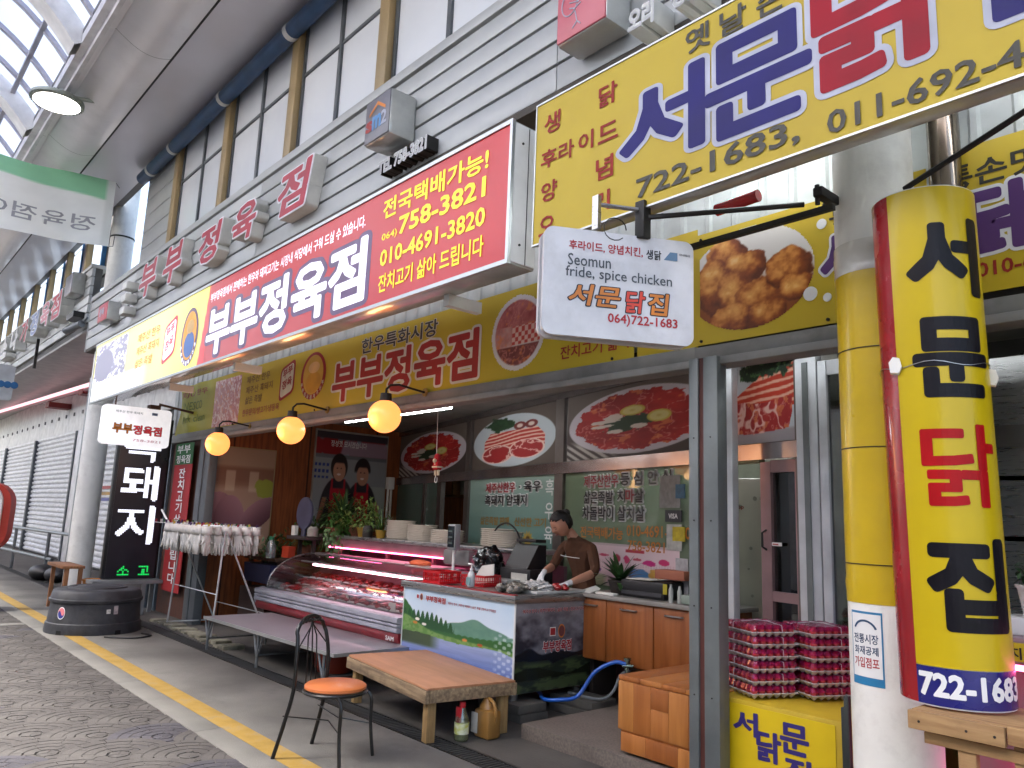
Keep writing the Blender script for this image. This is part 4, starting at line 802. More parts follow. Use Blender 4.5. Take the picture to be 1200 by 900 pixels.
g = MB(); g.box(-2.55, -2.49, 5.0, 5.06, .12, 2.72, bev=.003); g.box(-2.49, -1.6, 5.01, 5.05, 2.62, 2.72); g.box(-2.49, -1.6, 5.01, 5.05, .12, .22); g.obj('door_frame', inn, gd)
g = MB(); g.box(-2.49, -1.6, 5.028, 5.034, .22, 2.62); g.obj('pane', glass('door_glass', '#a9aeab', .12, .04), gd)
g = MB(); g.box(-2.6, -1.4, 5.5, 5.53, .1, 2.7); solo(g, 'steel_cabinet', steel, 'stainless steel cabinet behind the glass door', 'cabinet')
# left end posts of the butcher front
lf = thing('shop_front_frame', 'blue grey frame posts at the left end of the butcher front', 'door frame', (-11.6, 4.05, 0))
bfr = mat('blue_grey_frame', '#6f7f8c', .5, .2, dirt=.3, dscale=4)
for a, b, y in ((-13.25, -13.15, 4.0), (-12.95, -12.86, 4.0), (-12.80, -12.74, 4.02)): g = MB(); g.box(a, b, y, y+.1, 0, 2.55, bev=.004); g.obj('post', bfr, lf)
g = MB(); g.box(-11.42, -11.0, 4.0, 4.12, 0, 2.56, bev=.006); g.box(-11.24, -11.19, 3.985, 4.0, 0, 2.56); g.obj('post', mat('grey_post', '#5c6266', .5, .2, dirt=.3, dscale=4), lf)
vb = thing('vertical_banner', 'red vertical cloth banner with green head and white letters at left post', 'banner', (-11.95, 4.0, .5))
g = MB(); g.box(-12.38, -11.62, 3.985, 3.992, .35, 2.2); g.obj('cloth', mat('banner_red_cloth', '#a5262a', .7, var=.08), vb); g = MB(); g.box(-12.38, -11.62, 3.98, 3.985, 2.2, 2.52); g.obj('head_cloth', mat('banner_green_cloth', '#2d6b3c', .7), vb)
PV = FAC(3.978); txt(vb, '부부', wht, PV, -12.3, -11.75, 2.37, 2.49, .02, .002); txt(vb, '정육점', wht, PV, -12.3, -11.72, 2.22, 2.34, .02, .002)
for i, s in enumerate('잔치고기삶아드립니다'): z = 2.0-i*.17; txt(vb, s, wht, PV, -12.1, -11.85, z, z+.14, .02, .006)
g = MB(); g.box(-13.0, -11.42, 4.06, 4.12, 0, 2.56); solo(g, 'wood_wall', wood('dark_wall_wood', '#5a3526', '#46281c', .6, 2), 'dark wood panel behind the red vertical banner', 'wall')
room = thing('shop_room', 'dim butcher shop room with wood side wall and white ceiling', 'room', (-7, 6, 0))
g = MB(); g.box(-13.0, 4, 4.2, 8.9, 2.98, 3.05); g.obj('ceiling', mat('ceiling_grey', '#8a8782', .7), room)
g = MB(); g.box(-11.35, -11.2, 4.12, 8.9, 0, 2.98); g.obj('side_wall', wood('panel_wood', '#8f4f25', '#6e3818', .5, 2, scale=2), room)
g = MB(); g.box(-11.3, 3, 8.9, 9.0, 0, 3); g.obj('back_wall', mat('back_wall_green', '#a9ad98', .7), room)
g = MB(); g.box(2.5, 2.6, 4.2, 8.9, 0, 3); g.obj('side_wall', mat('grey_side_wall', '#8a8a86', .7), room)
for i in range(4): y = 4.4+i*1.2; g = MB(); g.box(-11.2, -11.19, y, y+.02, 0, 2.98); g.obj('panel_joint', mat('joint_dark', '#3d2010', .7), room)
# posters on the side wall
PS = SIDE(-11.18)
pg = thing('wall_poster', 'large framed poster of dark pink pigs on the left wood wall', 'poster', (-11.18, 4.55, 1.1))
g = MB(); g.box(-11.19, -11.165, 4.02, 5.06, .95, 2.47); g.obj('frame', mat('brass_frame', '#9a8a66', .5), pg); printed(pg, 'picture', pigs, SIDE(-11.16), 4.04, 5.04, .97, 2.45, 110, 130)
fm = thing('wall_poster', 'framed poster of two smiling people in red aprons on the wood wall', 'poster', (-11.18, 6.3, 1.4))
g = MB(); g.box(-11.19, -11.165, 5.68, 7.02, 1.35, 2.88); g.obj('frame', mat('silver_frame', '#a7a29a', .4, .4), fm); printed(fm, 'picture', family, SIDE(-11.16), 5.70, 7.0, 1.37, 2.85, 120, 140)
txt(fm, '정성껏 모시겠습니다', wht, SIDE(-11.155), 5.95, 6.6, 2.62, 2.72, .01, .002)
g = MB(); g.box(-11.18, -11.08, 7.02, 7.14, 2.0, 2.2, bev=.01); g.cyl((-11.13, 7.05, .9), (-11.13, 7.05, 2.0), .02); g.cyl((-11.13, 7.11, .9), (-11.13, 7.11, 2.0), .02); solo(g, 'junction_box', whitem, 'small white switch box with two conduits beside the framed people poster', 'switch box')
# glazed partition behind the counter
S0 = Vector((-4.04, 5.5, 0)); UP = Vector((.9701, -.2425, 0)); PPl = (S0, UP, Vector((0, 0, 1)))
Rp = Matrix.Translation(S0) @ Matrix.Rotation(math.atan2(UP.y, UP.x), 4, 'Z')
pt = thing('glass_partition', 'long partition of lettered glass panes below a row of meat pictures', 'partition', (-7, 6.2, 0))
def pbox(g, s0, s1, z0, z1, d0=-.03, d1=.03, bev=0): g.box(s0, s1, d0, d1, z0, z1, bev=bev, M=Rp)
stf = mat('dull_steel_frame', '#77706c', .35, .6, dirt=.1)
for s0, s1, z0, z1 in ((-7.5, -7.38, .0, 2.95), (-4.52, -4.38, .0, 2.95), (-2.1, -1.92, 0, 2.95), (1.28, 1.42, 0, 2.95), (-6.1, -6.0, .9, 2.1), (-5.5, -5.36, 0, 2.1), (.5, .6, 0, 2.1)): g = MB(); pbox(g, s0, s1, z0, z1, -.04, .03); g.obj('post', stf, pt)
g = MB(); pbox(g, -7.5, 1.42, 2.08, 2.2, -.045, .03); pbox(g, -7.5, 1.42, 2.9, 2.97, -.045, .03); g.obj('rail', mat('shiny_rail', '#a39c9c', .2, .85), pt)
for s0, s1 in ((-7.38, -6.1), (-6.0, -5.5)): g = MB(); pbox(g, s0, s1, .0, 2.08, -.005, .005); g.obj('pane', mat('teal_pane', '#5c7a70', .25, var=.08, scale=1, coat=.3), pt)
g = MB(); pbox(g, -4.38, -2.1, .0, 2.08, -.005, .005); g.obj('pane', mat('teal_pane_light', '#86a398', .3, coat=.3), pt)
printed(pt, 'sunflower_film', sunfl, PPl, -4.38, -2.1, .75, 2.08, 170, 110, lift=.008, rough=.3)
g = MB(); pbox(g, -1.92, .5, .9, 2.08, -.004, .004); g.obj('pane', glass('green_glass', '#dbe6da', .03, .04, .35, '#b4c2a8'), pt)
g = MB(); pbox(g, -1.92, .5, .0, .9, -.01, .01); g.obj('base_panel', mat('base_panel', '#6c6660', .6), pt)
for nm, fn, s0, s1 in (('raw_beef_plate', plate_raw, -7.36, -4.54), ('sliced_meat_plate', plate_sliced, -4.36, -2.12), ('raw_beef_plate', plate_raw, -1.9, .5), ('pork_belly', pork_belly, .56, 1.28)):
    z0, z1 = (2.2, 2.9); ss0 = s0
    g = MB(); pbox(g, s0, s1, z0, z1, -.002, .02); g.obj('backing_board', mat('poster_back', '#57504c', .6), pt); printed(pt, nm+'_picture', fn, PPl, ss0 if s0 < -7 else s0, s1, z0+.01, z1-.005, 170, 90, lift=.006, rough=.65)
wred = mat('decal_red', '#a3202c', .45); wblk = mat('decal_black', '#1c1a20', .45); worg = mat('decal_orange', '#c87a26', .45); wline = mat('decal_white', '#f0f2f0', .5); fog = mat('faint_orange', '#a98a4e', .5)
def dec(s, x0, x1, z0, z1, m, out=wline, b=.025): txt(pt, s, m, PPl, x0, x1, z0, z1, b, .024, outline=out, ow=.085)
dec('제주산한우', -3.86, -3.05, 1.9, 2.02, wred); dec('· 육우', -2.95, -2.42, 1.9, 2.02, wblk); dec('흑돼지 암돼지', -3.87, -2.75, 1.74, 1.87, wblk)
txt(pt, '삶은족발 판매', fog, PPl, -4.0, -3.2, 1.5, 1.6, .03, .013); txt(pt, '신선한 고기', fog, PPl, -3.05, -2.3, 1.5, 1.6, .03, .013)
for i, s in enumerate('흑우육'): txt(pt, s, wline, PPl, -2.33, -2.15, 1.85-i*.26, 2.03-i*.26, .01, .012)
dec('제주산한우', -1.52, -.92, 1.92, 2.04, wred); dec('등 심 안 심', -.88, -.12, 1.93, 2.05, wblk); dec('삶은족발', -1.52, -1.0, 1.76, 1.88, wblk); dec('치', -.93, -.8, 1.77, 1.89, wblk); dec('마', -.79, -.66, 1.77, 1.89, wred); dec('살', -.65, -.52, 1.77, 1.89, wblk)
dec('차돌박이 살치살', -1.54, -.5, 1.6, 1.73, wblk)
txt(pt, '전국택배가능', worg, PPl, -1.58, -.84, 1.42, 1.53, .02, .013); txt(pt, '010-4691-3820', worg, PPl, -.78, .12, 1.46, 1.56, .012, .013); txt(pt, '758-3821', worg, PPl, -.76, -.22, 1.33, 1.42, .012, .013)
printed(pt, 'meat_cuts_poster', cuts_poster, PPl, -1.6, -.02, .98, 1.38, 150, 60, lift=.012)
for s0, s1, z0, z1, k, lb in ((-.28, -.0, 1.72, 2.0, '#8f8f8c', 'calendar_sheet'), (-.2, .02, 1.6, 1.7, '#2d3038', 'card_sticker'), (-.18, .02, 1.36, 1.58, '#b9bab4', 'notice_sheet'), (-.1, .06, 1.44, 1.56, '#c9b42a', 'notice_sheet'), (-.06, .1, 1.0, 1.3, '#b5b5b8', 'notice_sheet'), (-.06, .06, 1.8, 1.92, '#3a6f90', 'notice_sheet')):
    g = MB(); pbox(g, s0, s1, z0, z1, -.02-.001*(z0*3), -.018); g.obj(lb, mat('sheet'+k[1:], k, .5, var=.15, scale=18), pt)
txt(pt, 'VISA', wht, PPl, -.15, -.03, 1.63, 1.67, .03, .026)
# things seen through the partition opening and clear pane
sh = thing('wall_shelf', 'small wooden shelf with cups and boxes seen through the partition gap', 'shelf', (-9.4, 7.6, 1.6))
g = MB(); g.box(-10.3, -8.6, 7.45, 7.7, 1.9, 1.93); g.box(-10.3, -8.6, 7.45, 7.7, 2.34, 2.37); g.box(-9.9, -9.87, 7.45, 7.7, 1.93, 2.34); g.obj('board', wood('shelf_wood', '#8a6238', '#6e4a28', .5), sh)
for i, (x, k) in enumerate(((-9.75, '#c9c0ae'), (-9.45, '#8f6a3c'), (-9.15, '#b9b4a9'), (-8.9, '#d2cfc8'))): g = MB(); g.box(x, x+.17, 7.5, 7.62, 1.93, 2.2+.03*(i % 3), bev=.01); solo(g, 'small_box', mat('box'+k[1:], k, .6), ['cream', 'brown', 'light grey', 'white'][i]+' small carton on the wooden shelf behind the partition gap', 'box')
g = MB(); g.box(-5.6, -3.2, 7.9, 8.3, 0, 1.9); solo(g, 'back_fridge', mat('back_fridge_white', '#a9b09c', .4, var=.1), 'pale upright fridge in the back room behind the lettered glass', 'fridge')
g = MB(); g.box(-5.1, -4.3, 6.9, 7.3, 1.3, 1.75, bev=.03); solo(g, 'dark_machine', blackp, 'black machine in the back room seen through the lettered glass', 'machine')
# white print fridge and pink framed door right of the post
fr = thing('white_fridge', 'white fridge printed with water drops standing behind the egg trays', 'fridge', (-3.25, 5.9, .1))
g = MB(); g.box(-4.15, -3.2, 5.75, 6.4, .1, 1.98, bev=.015); g.obj('cabinet', mat('fridge_white', '#bdb6a8', .35, var=.06, coat=.2), fr)
g = MB()
for i in range(40): x = -4.1+random.random()*.85; z = .5+random.random()*1.4; g.cyl((x, 5.749, z), (x, 5.744, z), random.uniform(.006, .02), n=10)
g.obj('drop_print', mat('drop_grey', '#a09a8e', .3), fr, kind='stuff'); txt(fr, 'Coldtop', ri, FAC(5.748), -3.8, -3.6, 1.72, 1.76, .02, .004)
dr2 = thing('inner_door', 'dull pink aluminium door frame standing open behind the egg trays', 'door', (-3, 5.3, .1)); pk = mat('pink_anodised', '#a98a8c', .35, .5)
for s0, s1 in ((.93, 1.03), (1.26, 1.3)): g = MB(); pbox(g, s0, s1, .1, 2.06, -.03, .03); g.obj('stile', pk, dr2)
for z0, z1 in ((1.98, 2.07), (1.06, 1.13)): g = MB(); pbox(g, 1.03, 1.26, z0, z1, -.028, .028); g.obj('rail', pk, dr2)
g = MB(); pbox(g, 1.03, 1.26, 1.13, 1.98, -.003, .003); pbox(g, 1.03, 1.26, .2, 1.06, -.003, .003); g.obj('pane', glass('dim_glass', '#9db0a4', .08), dr2)
g = MB(); pbox(g, 1.04, 1.13, 1.45, 1.475, -.036, -.03); g.obj('arrow_sign', wht, dr2); g = MB(); pbox(g, 1.05, 1.1, 1.458, 1.466, -.04, -.036); g.obj('red_arrow', red, dr2); g = MB(); g.tube([Rp @ Vector(p) for p in ((.98, -.03, 1.42), (.98, -.07, 1.44), (.98, -.07, 1.54), (.98, -.03, 1.56))], .008, 6); g.obj('handle', darkm, dr2)
g = MB(); pbox(g, .62, .92, 2.06, 2.1, -.03, .03); g.box(-3.15, -1.9, 6.6, 6.65, 0, 2.97); solo(g, 'cream_wall', mat('cream_wall', '#b5b08a', .7), 'cream wall behind the pink door frame', 'wall')

# ------------------------------------------------------------------ globe lamps on swan-neck arms
def globe(x, z, label, ax):
    t = thing('globe_lamp', label, 'lamp', (x, 3.7, z), group='glowing orange globe lamps under the yellow banner')
    g = MB(); g.ball((x, 3.7, z), .15, 28); g.obj('glass_globe', mat('lit_orange_glass', '#d87038', .3, emit=.52, ecol='#ff8c48'), t)
    g = MB(); g.lathe([(.0001, .075), (.05, .07), (.055, .0), (.035, -.01)], (x, 3.7, z+.14), 20); g.obj('cap', darkm, t)
    g = MB(); g.tube([(x, 3.7, z+.2), (x+.0, 3.7, z+.25), (x+.02, 3.73, z+.29), (x+.05, 3.8, z+.30), (x+.1, 4.05, z+.26)], .011, 7); g.obj('arm', darkm, t)
    g = MB(); g.cyl((x+.1, 4.05, z+.26), (x+.1, 4.065, z+.26), .04, n=12); g.tube([(x+.1, 4.05, z+.24), (x+.16, 4.04, z+.26)], .006, 5); g.obj('wall_plate', mat('brass_plate', '#a58a4c', .4, .6), t)
    l = bpy.data.lights.new('globe_light', 'POINT'); l.energy = 3; l.color = (1, .5, .2); l.shadow_soft_size = .155; lo = bpy.data.objects.new('globe_light', l); COL.objects.link(lo); lo.parent = t; lo.location = (0, 0, 0)
    for o in t.children:
        if o.name.startswith('glass_globe'): o.visible_shadow = True
globe(-9.95, 2.385, 'leftmost glowing orange globe lamp above the glove drying rack', 0); globe(-7.86, 2.43, 'middle glowing orange globe lamp, below the cartoon badge on the banner', 0); globe(-5.98, 2.44, 'rightmost glowing orange globe lamp beside the round beef picture', 0)
for o in list(COL.objects):
    if o.type == 'LIGHT' and o.name.startswith('globe_light'): o.location = (0, -.17, -.06)
fluo(-3.6, -1.6, 4.6, 2.9, 'white fluorescent tube mirrored in the glass door of the chicken shop', r=.012, em=mat('dim_tube', '#ffffff', .3, emit=5, ecol='#f6fbff'))
fluo(-5.6, -3.5, 6.7, 2.8, 'unseen fluorescent tube added to light the back room behind the meat pictures', r=.035)  # added tube, out of sight, to brighten the room behind the glass
fluo(-4.15, -3.0, 5.68, 2.84, 'unseen fluorescent tube added to light the white fridge behind the pork picture', r=.018)  # second added tube, hidden by the pictures, to light the fridge front
fluo(-8.3, -6.2, 4.6, 2.66, 'white fluorescent tube lit behind the rightmost globe lamp', r=.02)
wl2 = bpy.data.lights  # (only real lamps below)
# santa-like doll
sn = thing('hanging_doll', 'small red and white felt doll hanging on a string before the beef picture', 'ornament', (-5.96, 4.3, 1.93))
g = MB(); g.cyl((-5.98, 4.3, 2.1), (-6.0, 4.3, 2.6), .003, n=5); g.obj('string', wht, sn)
g = MB(); g.ball((-5.965, 4.3, 2.11), .035, 10, (1, 1, 1.4)); g.box(-6.0, -5.92, 4.27, 4.33, 2.0, 2.08, bev=.012); g.obj('red_felt', mat('red_felt', '#b3202a', .9), sn)
g = MB(); g.ball((-5.962, 4.27, 2.085), .022, 10); g.ball((-5.96, 4.285, 2.055), .03, 8, (1, .6, .5)); g.box(-6.003, -5.917, 4.266, 4.334, 2.02, 2.035); g.cyl((-5.98, 4.3, 2.0), (-5.985, 4.3, 1.95), .013); g.cyl((-5.94, 4.3, 2.0), (-5.935, 4.3, 1.95), .013); g.obj('white_felt', mat('cream_felt', '#d8c9ae', .9), sn)
g = MB(); g.tube([(-5.98, 4.3, 1.95)]+[(-5.97+.02*cos(a), 4.3, 1.91+.03*sin(a)) for a in np.linspace(2, 7, 9)], .003, 4); g.obj('string_loop', wht, sn)

# ------------------------------------------------------------------ LED board, white sign at left
ld = thing('led_board', 'tall black LED board with white dot letters and green digits', 'sign', (-12.2, 3.5, .5))
g = MB(); g.box(-12.63, -12.51, 3.18, 3.94, .5, 2.9, bev=.01); g.obj('cabinet', blackp, ld)
g = MB(); g.box(-12.509, -12.504, 3.22, 3.90, .51, 2.87); g.obj('screen', mat('led_screen', '#20202a', .3), ld)
def ledtxt(s, y0, y1, z0, z1, k, e):
    me = text_mesh(s, .022); vs = np.empty(len(me.vertices)*3); me.vertices.foreach_get('co', vs); vs = vs.reshape(-1, 3); F = [tuple(p.vertices) for p in me.polygons]; a = vs.min(0); b = vs.max(0); P2 = (vs[:, :2]-a[:2])/(b[:2]-a[:2])
    tri = []
    me.calc_loop_triangles(); tri = np.array([t.vertices[:] for t in me.loop_triangles]); A, B, C_ = P2[tri[:, 0]], P2[tri[:, 1]], P2[tri[:, 2]]; step = .023; g = MB(); ys = np.arange(y0, y1, step); zs = np.arange(z0, z1, step)
    for y in ys:
        for z in zs:
            p = np.array([(y-y0)/(y1-y0), (z-z0)/(z1-z0)]); d = lambda U_, V_: (V_[:, 0]-U_[:, 0])*(p[1]-U_[:, 1])-(V_[:, 1]-U_[:, 1])*(p[0]-U_[:, 0])
            s1, s2, s3 = d(A, B), d(B, C_), d(C_, A)
            if (((s1 >= 0) & (s2 >= 0) & (s3 >= 0)) | ((s1 <= 0) & (s2 <= 0) & (s3 <= 0))).any(): g.quad((-12.5, y, z), (-12.5, y+step*.86, z), (-12.5, y+step*.86, z+step*.86), (-12.5, y, z+step*.86))
    bpy.data.meshes.remove(me); g.obj('led_dots', mat('led_'+k[1:], k, .5, emit=e*.6), ld, kind='stuff')
ledtxt('흑', 3.27, 3.78, 2.22, 2.74, '#e8ecff', .6); ledtxt('돼', 3.27, 3.80, 1.64, 2.15, '#e8ecff', .6); ledtxt('지', 3.27, 3.80, 1.0, 1.56, '#e8ecff', .6); ledtxt('소', 3.36, 3.54, .55, .67, '#10c050', .5); ledtxt('고', 3.65, 3.83, .55, .67, '#10c050', .5)
st = thing('sign_stand', 'grey steel trestle holding up the black LED board', 'stand', (-12.2, 3.5, 0))
g = MB(); g.box(-12.65, -12.3, 3.02, 3.98, .44, .49)
for y in (3.06, 3.7): g.box(-12.35, -12.3, y, y+.05, 0, .44)
for y in (3.06, 3.9): g.box(-12.65, -12.6, y, y+.05, 0, .44)
g.obj('trestle', mat('galvanised', '#8d9192', .5, .4), st)
wsn = thing('projecting_sign', 'small white lit projecting sign with orange and red lettering at left', 'sign', (-12.75, 3.45, 2.45))
slab('plate', wsn, Vector((-12.15, 3.31, 2.71)), Vector((0, 1, 0)), .95, .57, .1, -.1, mat('lit_white_plate', '#f6f6fa', .4, emit=.16), r=.06)
PW = SIDE(-12.148); txt(wsn, '제주산 한우·흑돼지', mat('dim_ink', '#5c6a7a', .5), PW, 3.0, 3.37, 2.89, 2.925, .01, .004); txt(wsn, '부부', orgi, PW, 2.99, 3.25, 2.60, 2.73, .035, .005, outline=blk, ow=.02); txt(wsn, '정육점', MATS['lit_red_ink'], PW, 3.27, 3.66, 2.595, 2.725, .035, .005, outline=blk, ow=.02); txt(wsn, '758-3821', mat('pink_ink', '#d9a0b0', .5), PW, 3.27, 3.66, 2.49, 2.525, .01, .004)
g = MB(); g.box(-12.147, -12.144, 3.5, 3.58, 2.895, 2.935); g.obj('logo_mark', mat('logo_pale_blue', '#7f9fd0', .5), wsn)
g = MB(); g.tube([(-12.2, 3.0, 2.98), (-12.2, 3.0, 3.12)], .012, 5); g.tube([(-12.2, 3.6, 2.98), (-12.2, 3.6, 3.08), (-12.1, 4.08, 3.0)], .02, 6); g.box(-12.25, -12.1, 3.45, 3.6, 2.99, 3.05); g.obj('hanger', mat('rusty_hanger', '#5a4237', .7), wsn)

# ------------------------------------------------------------------ refrigerated meat case
mc = thing('meat_display_case', 'curved glass meat display case with red trim and lit red meat', 'display case', (-8, 4.7, 0))
cx0, cx1 = -9.68, -6.42
g = MB(); g.box(cx0+.1, cx1-.05, 4.45, 5.2, .08, .42); g.obj('base', mat('case_base', '#3a3433', .5), mc)
def sweepx(prof, x0, x1, m, nm, p=mc, close=True):
    g = MB(); g.prism([(x0, y, z) for y, z in prof], (x1-x0, 0, 0)); return g.obj(nm, m, p)
sweepx([(4.40, .33), (4.31, .36), (4.28, .41), (4.285, .455), (4.45, .455), (4.45, .33)], cx0, cx1, mat('case_red', '#8c1f2a', .3, coat=.4), 'red_trim')
ctm = mat('case_silver', '#a9aab4', .4, .2)
for z, h_ in ((.458, .05), (.512, .03), (.546, .058)): o = sweepx([(4.278, z), (4.264, z+.006), (4.262, z+h_*.5), (4.266, z+h_-.006), (4.28, z+h_-.001), (4.45, z+h_-.001), (4.45, z)], cx0-.01, cx1, ctm, 'lip_moulding')
g = MB(); g.ball((cx0, 4.36, .49), .1, 14, (.35, 1, 1.3)); g.obj('end_bumper', mat('bumper_grey', '#9b9ba2', .4), mc)
bx = [(4.40, .61)]+[(4.40+.62*(1-cos(t)), .61+.42*sin(t)) for t in np.linspace(.15, pi/2, 12)]
g = MB(); g.sheet([(cx0+.05, y, z) for y, z in bx], (cx1-cx0-.06, 0, 0)); g.obj('curved_glass', glass('case_glass', '#f2eeee', .11, .01), mc)
g = MB(); g.prism([(cx0+.05, y, z) for y, z in bx]+[(cx0+.05, 5.1, 1.03), (cx0+.05, 5.1, .61)], (.012, 0, 0)); g.obj('side_glass', glass('case_side_glass', '#dfe6e2', .12, .02), mc)
g = MB(); g.tube([(cx0+.055, y-.004, z+.003) for y, z in bx]+[(cx0+.055, 5.1, 1.035)], .008, 6); g.obj('glass_edge', steel, mc)
g = MB(); g.box(cx0+.08, cx1-.02, 4.46, 5.12, .42, .56); g.obj('tray_deck', mat('deck_steel', '#8c7f80', .3, .6), mc)
g = MB(); g.box(cx0+.08, cx1-.02, 5.1, 5.16, .42, 1.02); g.obj('back_panel', mat('case_back_pink', '#a0606c', .5), mc)
pinkt = mat('pink_tube', '#ff9ab8', .3, emit=4, ecol='#ff5a92'); whit2 = mat('pinkish_tube', '#ffe6ee', .3, emit=5, ecol='#ffc0d4')
g = MB(); g.cyl((cx0+.7, 4.68, .93), (cx1-.05, 4.68, .93), .012, n=8); g.obj('light_tube', whit2, mc)
g = MB(); g.box(cx0+.1, cx1-.02, 5.0, 5.12, 1.03, 1.05); g.box(cx0+.4, cx1-.02, 4.66, 4.72, .955, .965); g.obj('top_rail', steel, mc)
txt(mc, 'SAM', wht, FAC(4.278), -6.62, -6.48, .38, .42, .02, .003)
# trays of meat in the case
mred = mat('raw_meat', '#a81a20', .3, c2='#7a0f14', scale=30, var=.3, bump=.5, bscale=60, coat=.3); mpk = mat('pale_fat_meat', '#d99a94', .35, c2='#b5443f', scale=22, bump=.4, coat=.3)
trm = mat('white_tray', '#d6d3d2', .4)
tp = thing('meat_tray', 'white tray of red meat at the right front of the lit display case', 'meat tray', (-6.7, 4.6, .60), group='meat trays inside the curved display case')
g = MB(); g.box(-.2, .2, -.1, .1, 0, .02, bev=.006); g.obj('tray', trm, tp, local=True)
g = MB()
for i in range(26): g.ball((random.uniform(-.19, .19), random.uniform(-.085, .085), random.uniform(.02, .06)), random.uniform(.03, .05), 8, (1.3, .8, .6))
g.obj('meat', mred, tp, local=True)
n = 0
for row, (yy, zz_) in enumerate(((4.58, .60), (4.80, .66), (5.0, .73))):
    for i in range(7):
        if row == 0 and i == 0: continue
        x = -6.7-i*.43; dup(tp, (x, yy, zz_), random.uniform(-.05, .05), 'white tray of meat, %s from the right in the %s row of the display case' % (['first', 'second', 'third', 'fourth', 'fifth', 'sixth', 'seventh'][i], ['front', 'middle', 'rear'][row]))
for i, x in enumerate((-6.95, -7.9)): g = MB(); g.box(x, x+.13, 4.5, 4.505, .6, .69, M=Matrix.Rotation(0, 4, 'X')); solo(g, 'price_card', mat('card_white', '#e3dfd6', .6), ['white price card among the red meat at the right of the case', 'white price card near the middle of the display case'][i], 'card')
for i, (x, w_) in enumerate(((-8.9, .5), (-8.2, .6), (-7.5, .35))): g = MB(); g.box(x, x+w_, 4.5, 4.8, .66, .69, bev=.01); solo(g, 'wrapped_pack', mat('foil_pack%d' % i, ['#c9b9b4', '#8d8f9c', '#d5cfcf'][i], .2, .3), ['pale pink wrapped slab lying left in the display case', 'grey foil wrapped pack in the middle of the display case', 'white wrapped pack right of centre in the display case'][i], 'meat pack')
# papers and board on top glass
g = MB(); g.box(-7.9, -7.1, 4.75, 5.05, 1.052, 1.06); g.box(-7.0, -6.55, 4.7, 5.0, 1.045, 1.054); solo(g, 'plastic_sheets', mat('clear_sheet', '#b7aaa8', .3, .1), 'loose plastic sheets lying on top of the display case', 'sheet')
g = MB(); g.ball((-7.0, 4.9, 1.07), .13, 14, (1.3, .7, .3)); solo(g, 'orange_bag', mat('orange_bag', '#d8623a', .5), 'small orange bag lying on top of the display case', 'bag')

# ------------------------------------------------------------------ back counter with shelf, pink light
bc = thing('back_counter', 'stainless back counter with pink lit rear shelf behind the meat case', 'counter', (-7.6, 5.4, 0))
g = MB(); g.box(-10.0, -5.55, 5.16, 5.75, 1.24, 1.28, bev=.004); g.obj('top_board', steel, bc)
pkp = mat('pinkish_panel', '#7d6468', .4, .3)
g = MB(); g.box(-10.0, -5.55, 5.18, 5.22, 1.13, 1.24); g.obj('apron', pkp, bc)
g = MB(); g.box(-10.0, -5.55, 5.62, 5.66, 0, 1.13); g.obj('rear_panel', mat('pink_rear_panel', '#77595e', .5), bc)
for x in (-9.3, -8.15, -7.2, -6.3): g = MB(); g.box(x, x+.03, 5.19, 5.23, .9, 1.13); g.obj('upright', mat('rosy_metal', '#a0606e', .4, .3), bc)
g = MB(); g.cyl((-9.5, 5.16, 1.125), (-6.0, 5.16, 1.125), .008, n=8); g.obj('pink_light', pinkt, bc)
# stacks of white trays
tr = mat('foam_tray', '#d2cabd', .7, var=.05)
def stack(x, y, z, n, w_, d_, label, k=0):
    t = thing('tray_stack', label, 'tray stack', (x, y, z), group='white tray stacks on the back counter')
    for i in range(n):
        a = w_/2+random.uniform(-.006, .006); b = d_/2; zz_ = i*.021; g = MB(); dx = random.uniform(-.006, .006); g.lathe([(a*.9, 0), (a*.93, .010), (a, .014), (a, .019), (a*.9, .019)], (dx, 0, zz_), 30, ell=b/a); g.obj('tray', tr, t, local=True)
stack(-8.25, 5.45, 1.28, 11, .5, .3, 'tall white tray stack at the left, beside the flower pots'); stack(-7.75, 5.42, 1.28, 9, .5, .3, 'white tray stack second from left, wider rim'); stack(-7.15, 5.35, 1.28, 7, .5, .3, 'low white tray stack in the middle of the back counter'); stack(-6.45, 5.5, 1.28, 9, .46, .3, 'cream tray stack behind the scale display'); stack(-6.15, 5.35, 1.28, 8, .46, .3, 'rightmost white tray stack beside the black cable')
# ------------------------------------------------------------------ painted sink counter
ct = thing('work_counter', 'stainless work counter wrapped in lake meadow and dark hill pictures', 'counter', (-5.6, 4.7, 0))
g = MB(); g.box(-6.38, -4.79, 4.31, 5.19, .24, .90); g.obj('body', mat('counter_body', '#7f8486', .4, .3), ct)
g = MB(); g.box(-6.41, -4.765, 4.275, 5.21, .90, .96, bev=.006); g.obj('steel_top', steel, ct)
printed(ct, 'lake_picture', landscape, FAC(4.305), -6.385, -4.785, .22, .898, 220, 110, lift=.002, rough=.25); printed(ct, 'hill_picture', darkland, SIDE(-4.788), 4.305, 5.19, .2, .898, 130, 100, lift=.004, rough=.25)
g = MB(); g.box(-4.795, -4.78, 4.298, 4.308, .2, .9); g.box(-6.39, -6.38, 4.298, 4.308, .2, .9); g.obj('corner_trim', whitem, ct)
FC = FAC(4.302); txt(ct, '부부정육점', wred, FC, -6.02, -5.72, .80, .85, .04, .003, outline=wht, ow=.03); txt(ct, '제주산 한우 | 제주산 흑돼지 | 삶은 족발 | 한우고기직판장', wred, FC, -5.68, -5.02, .80, .825, .02, .003)
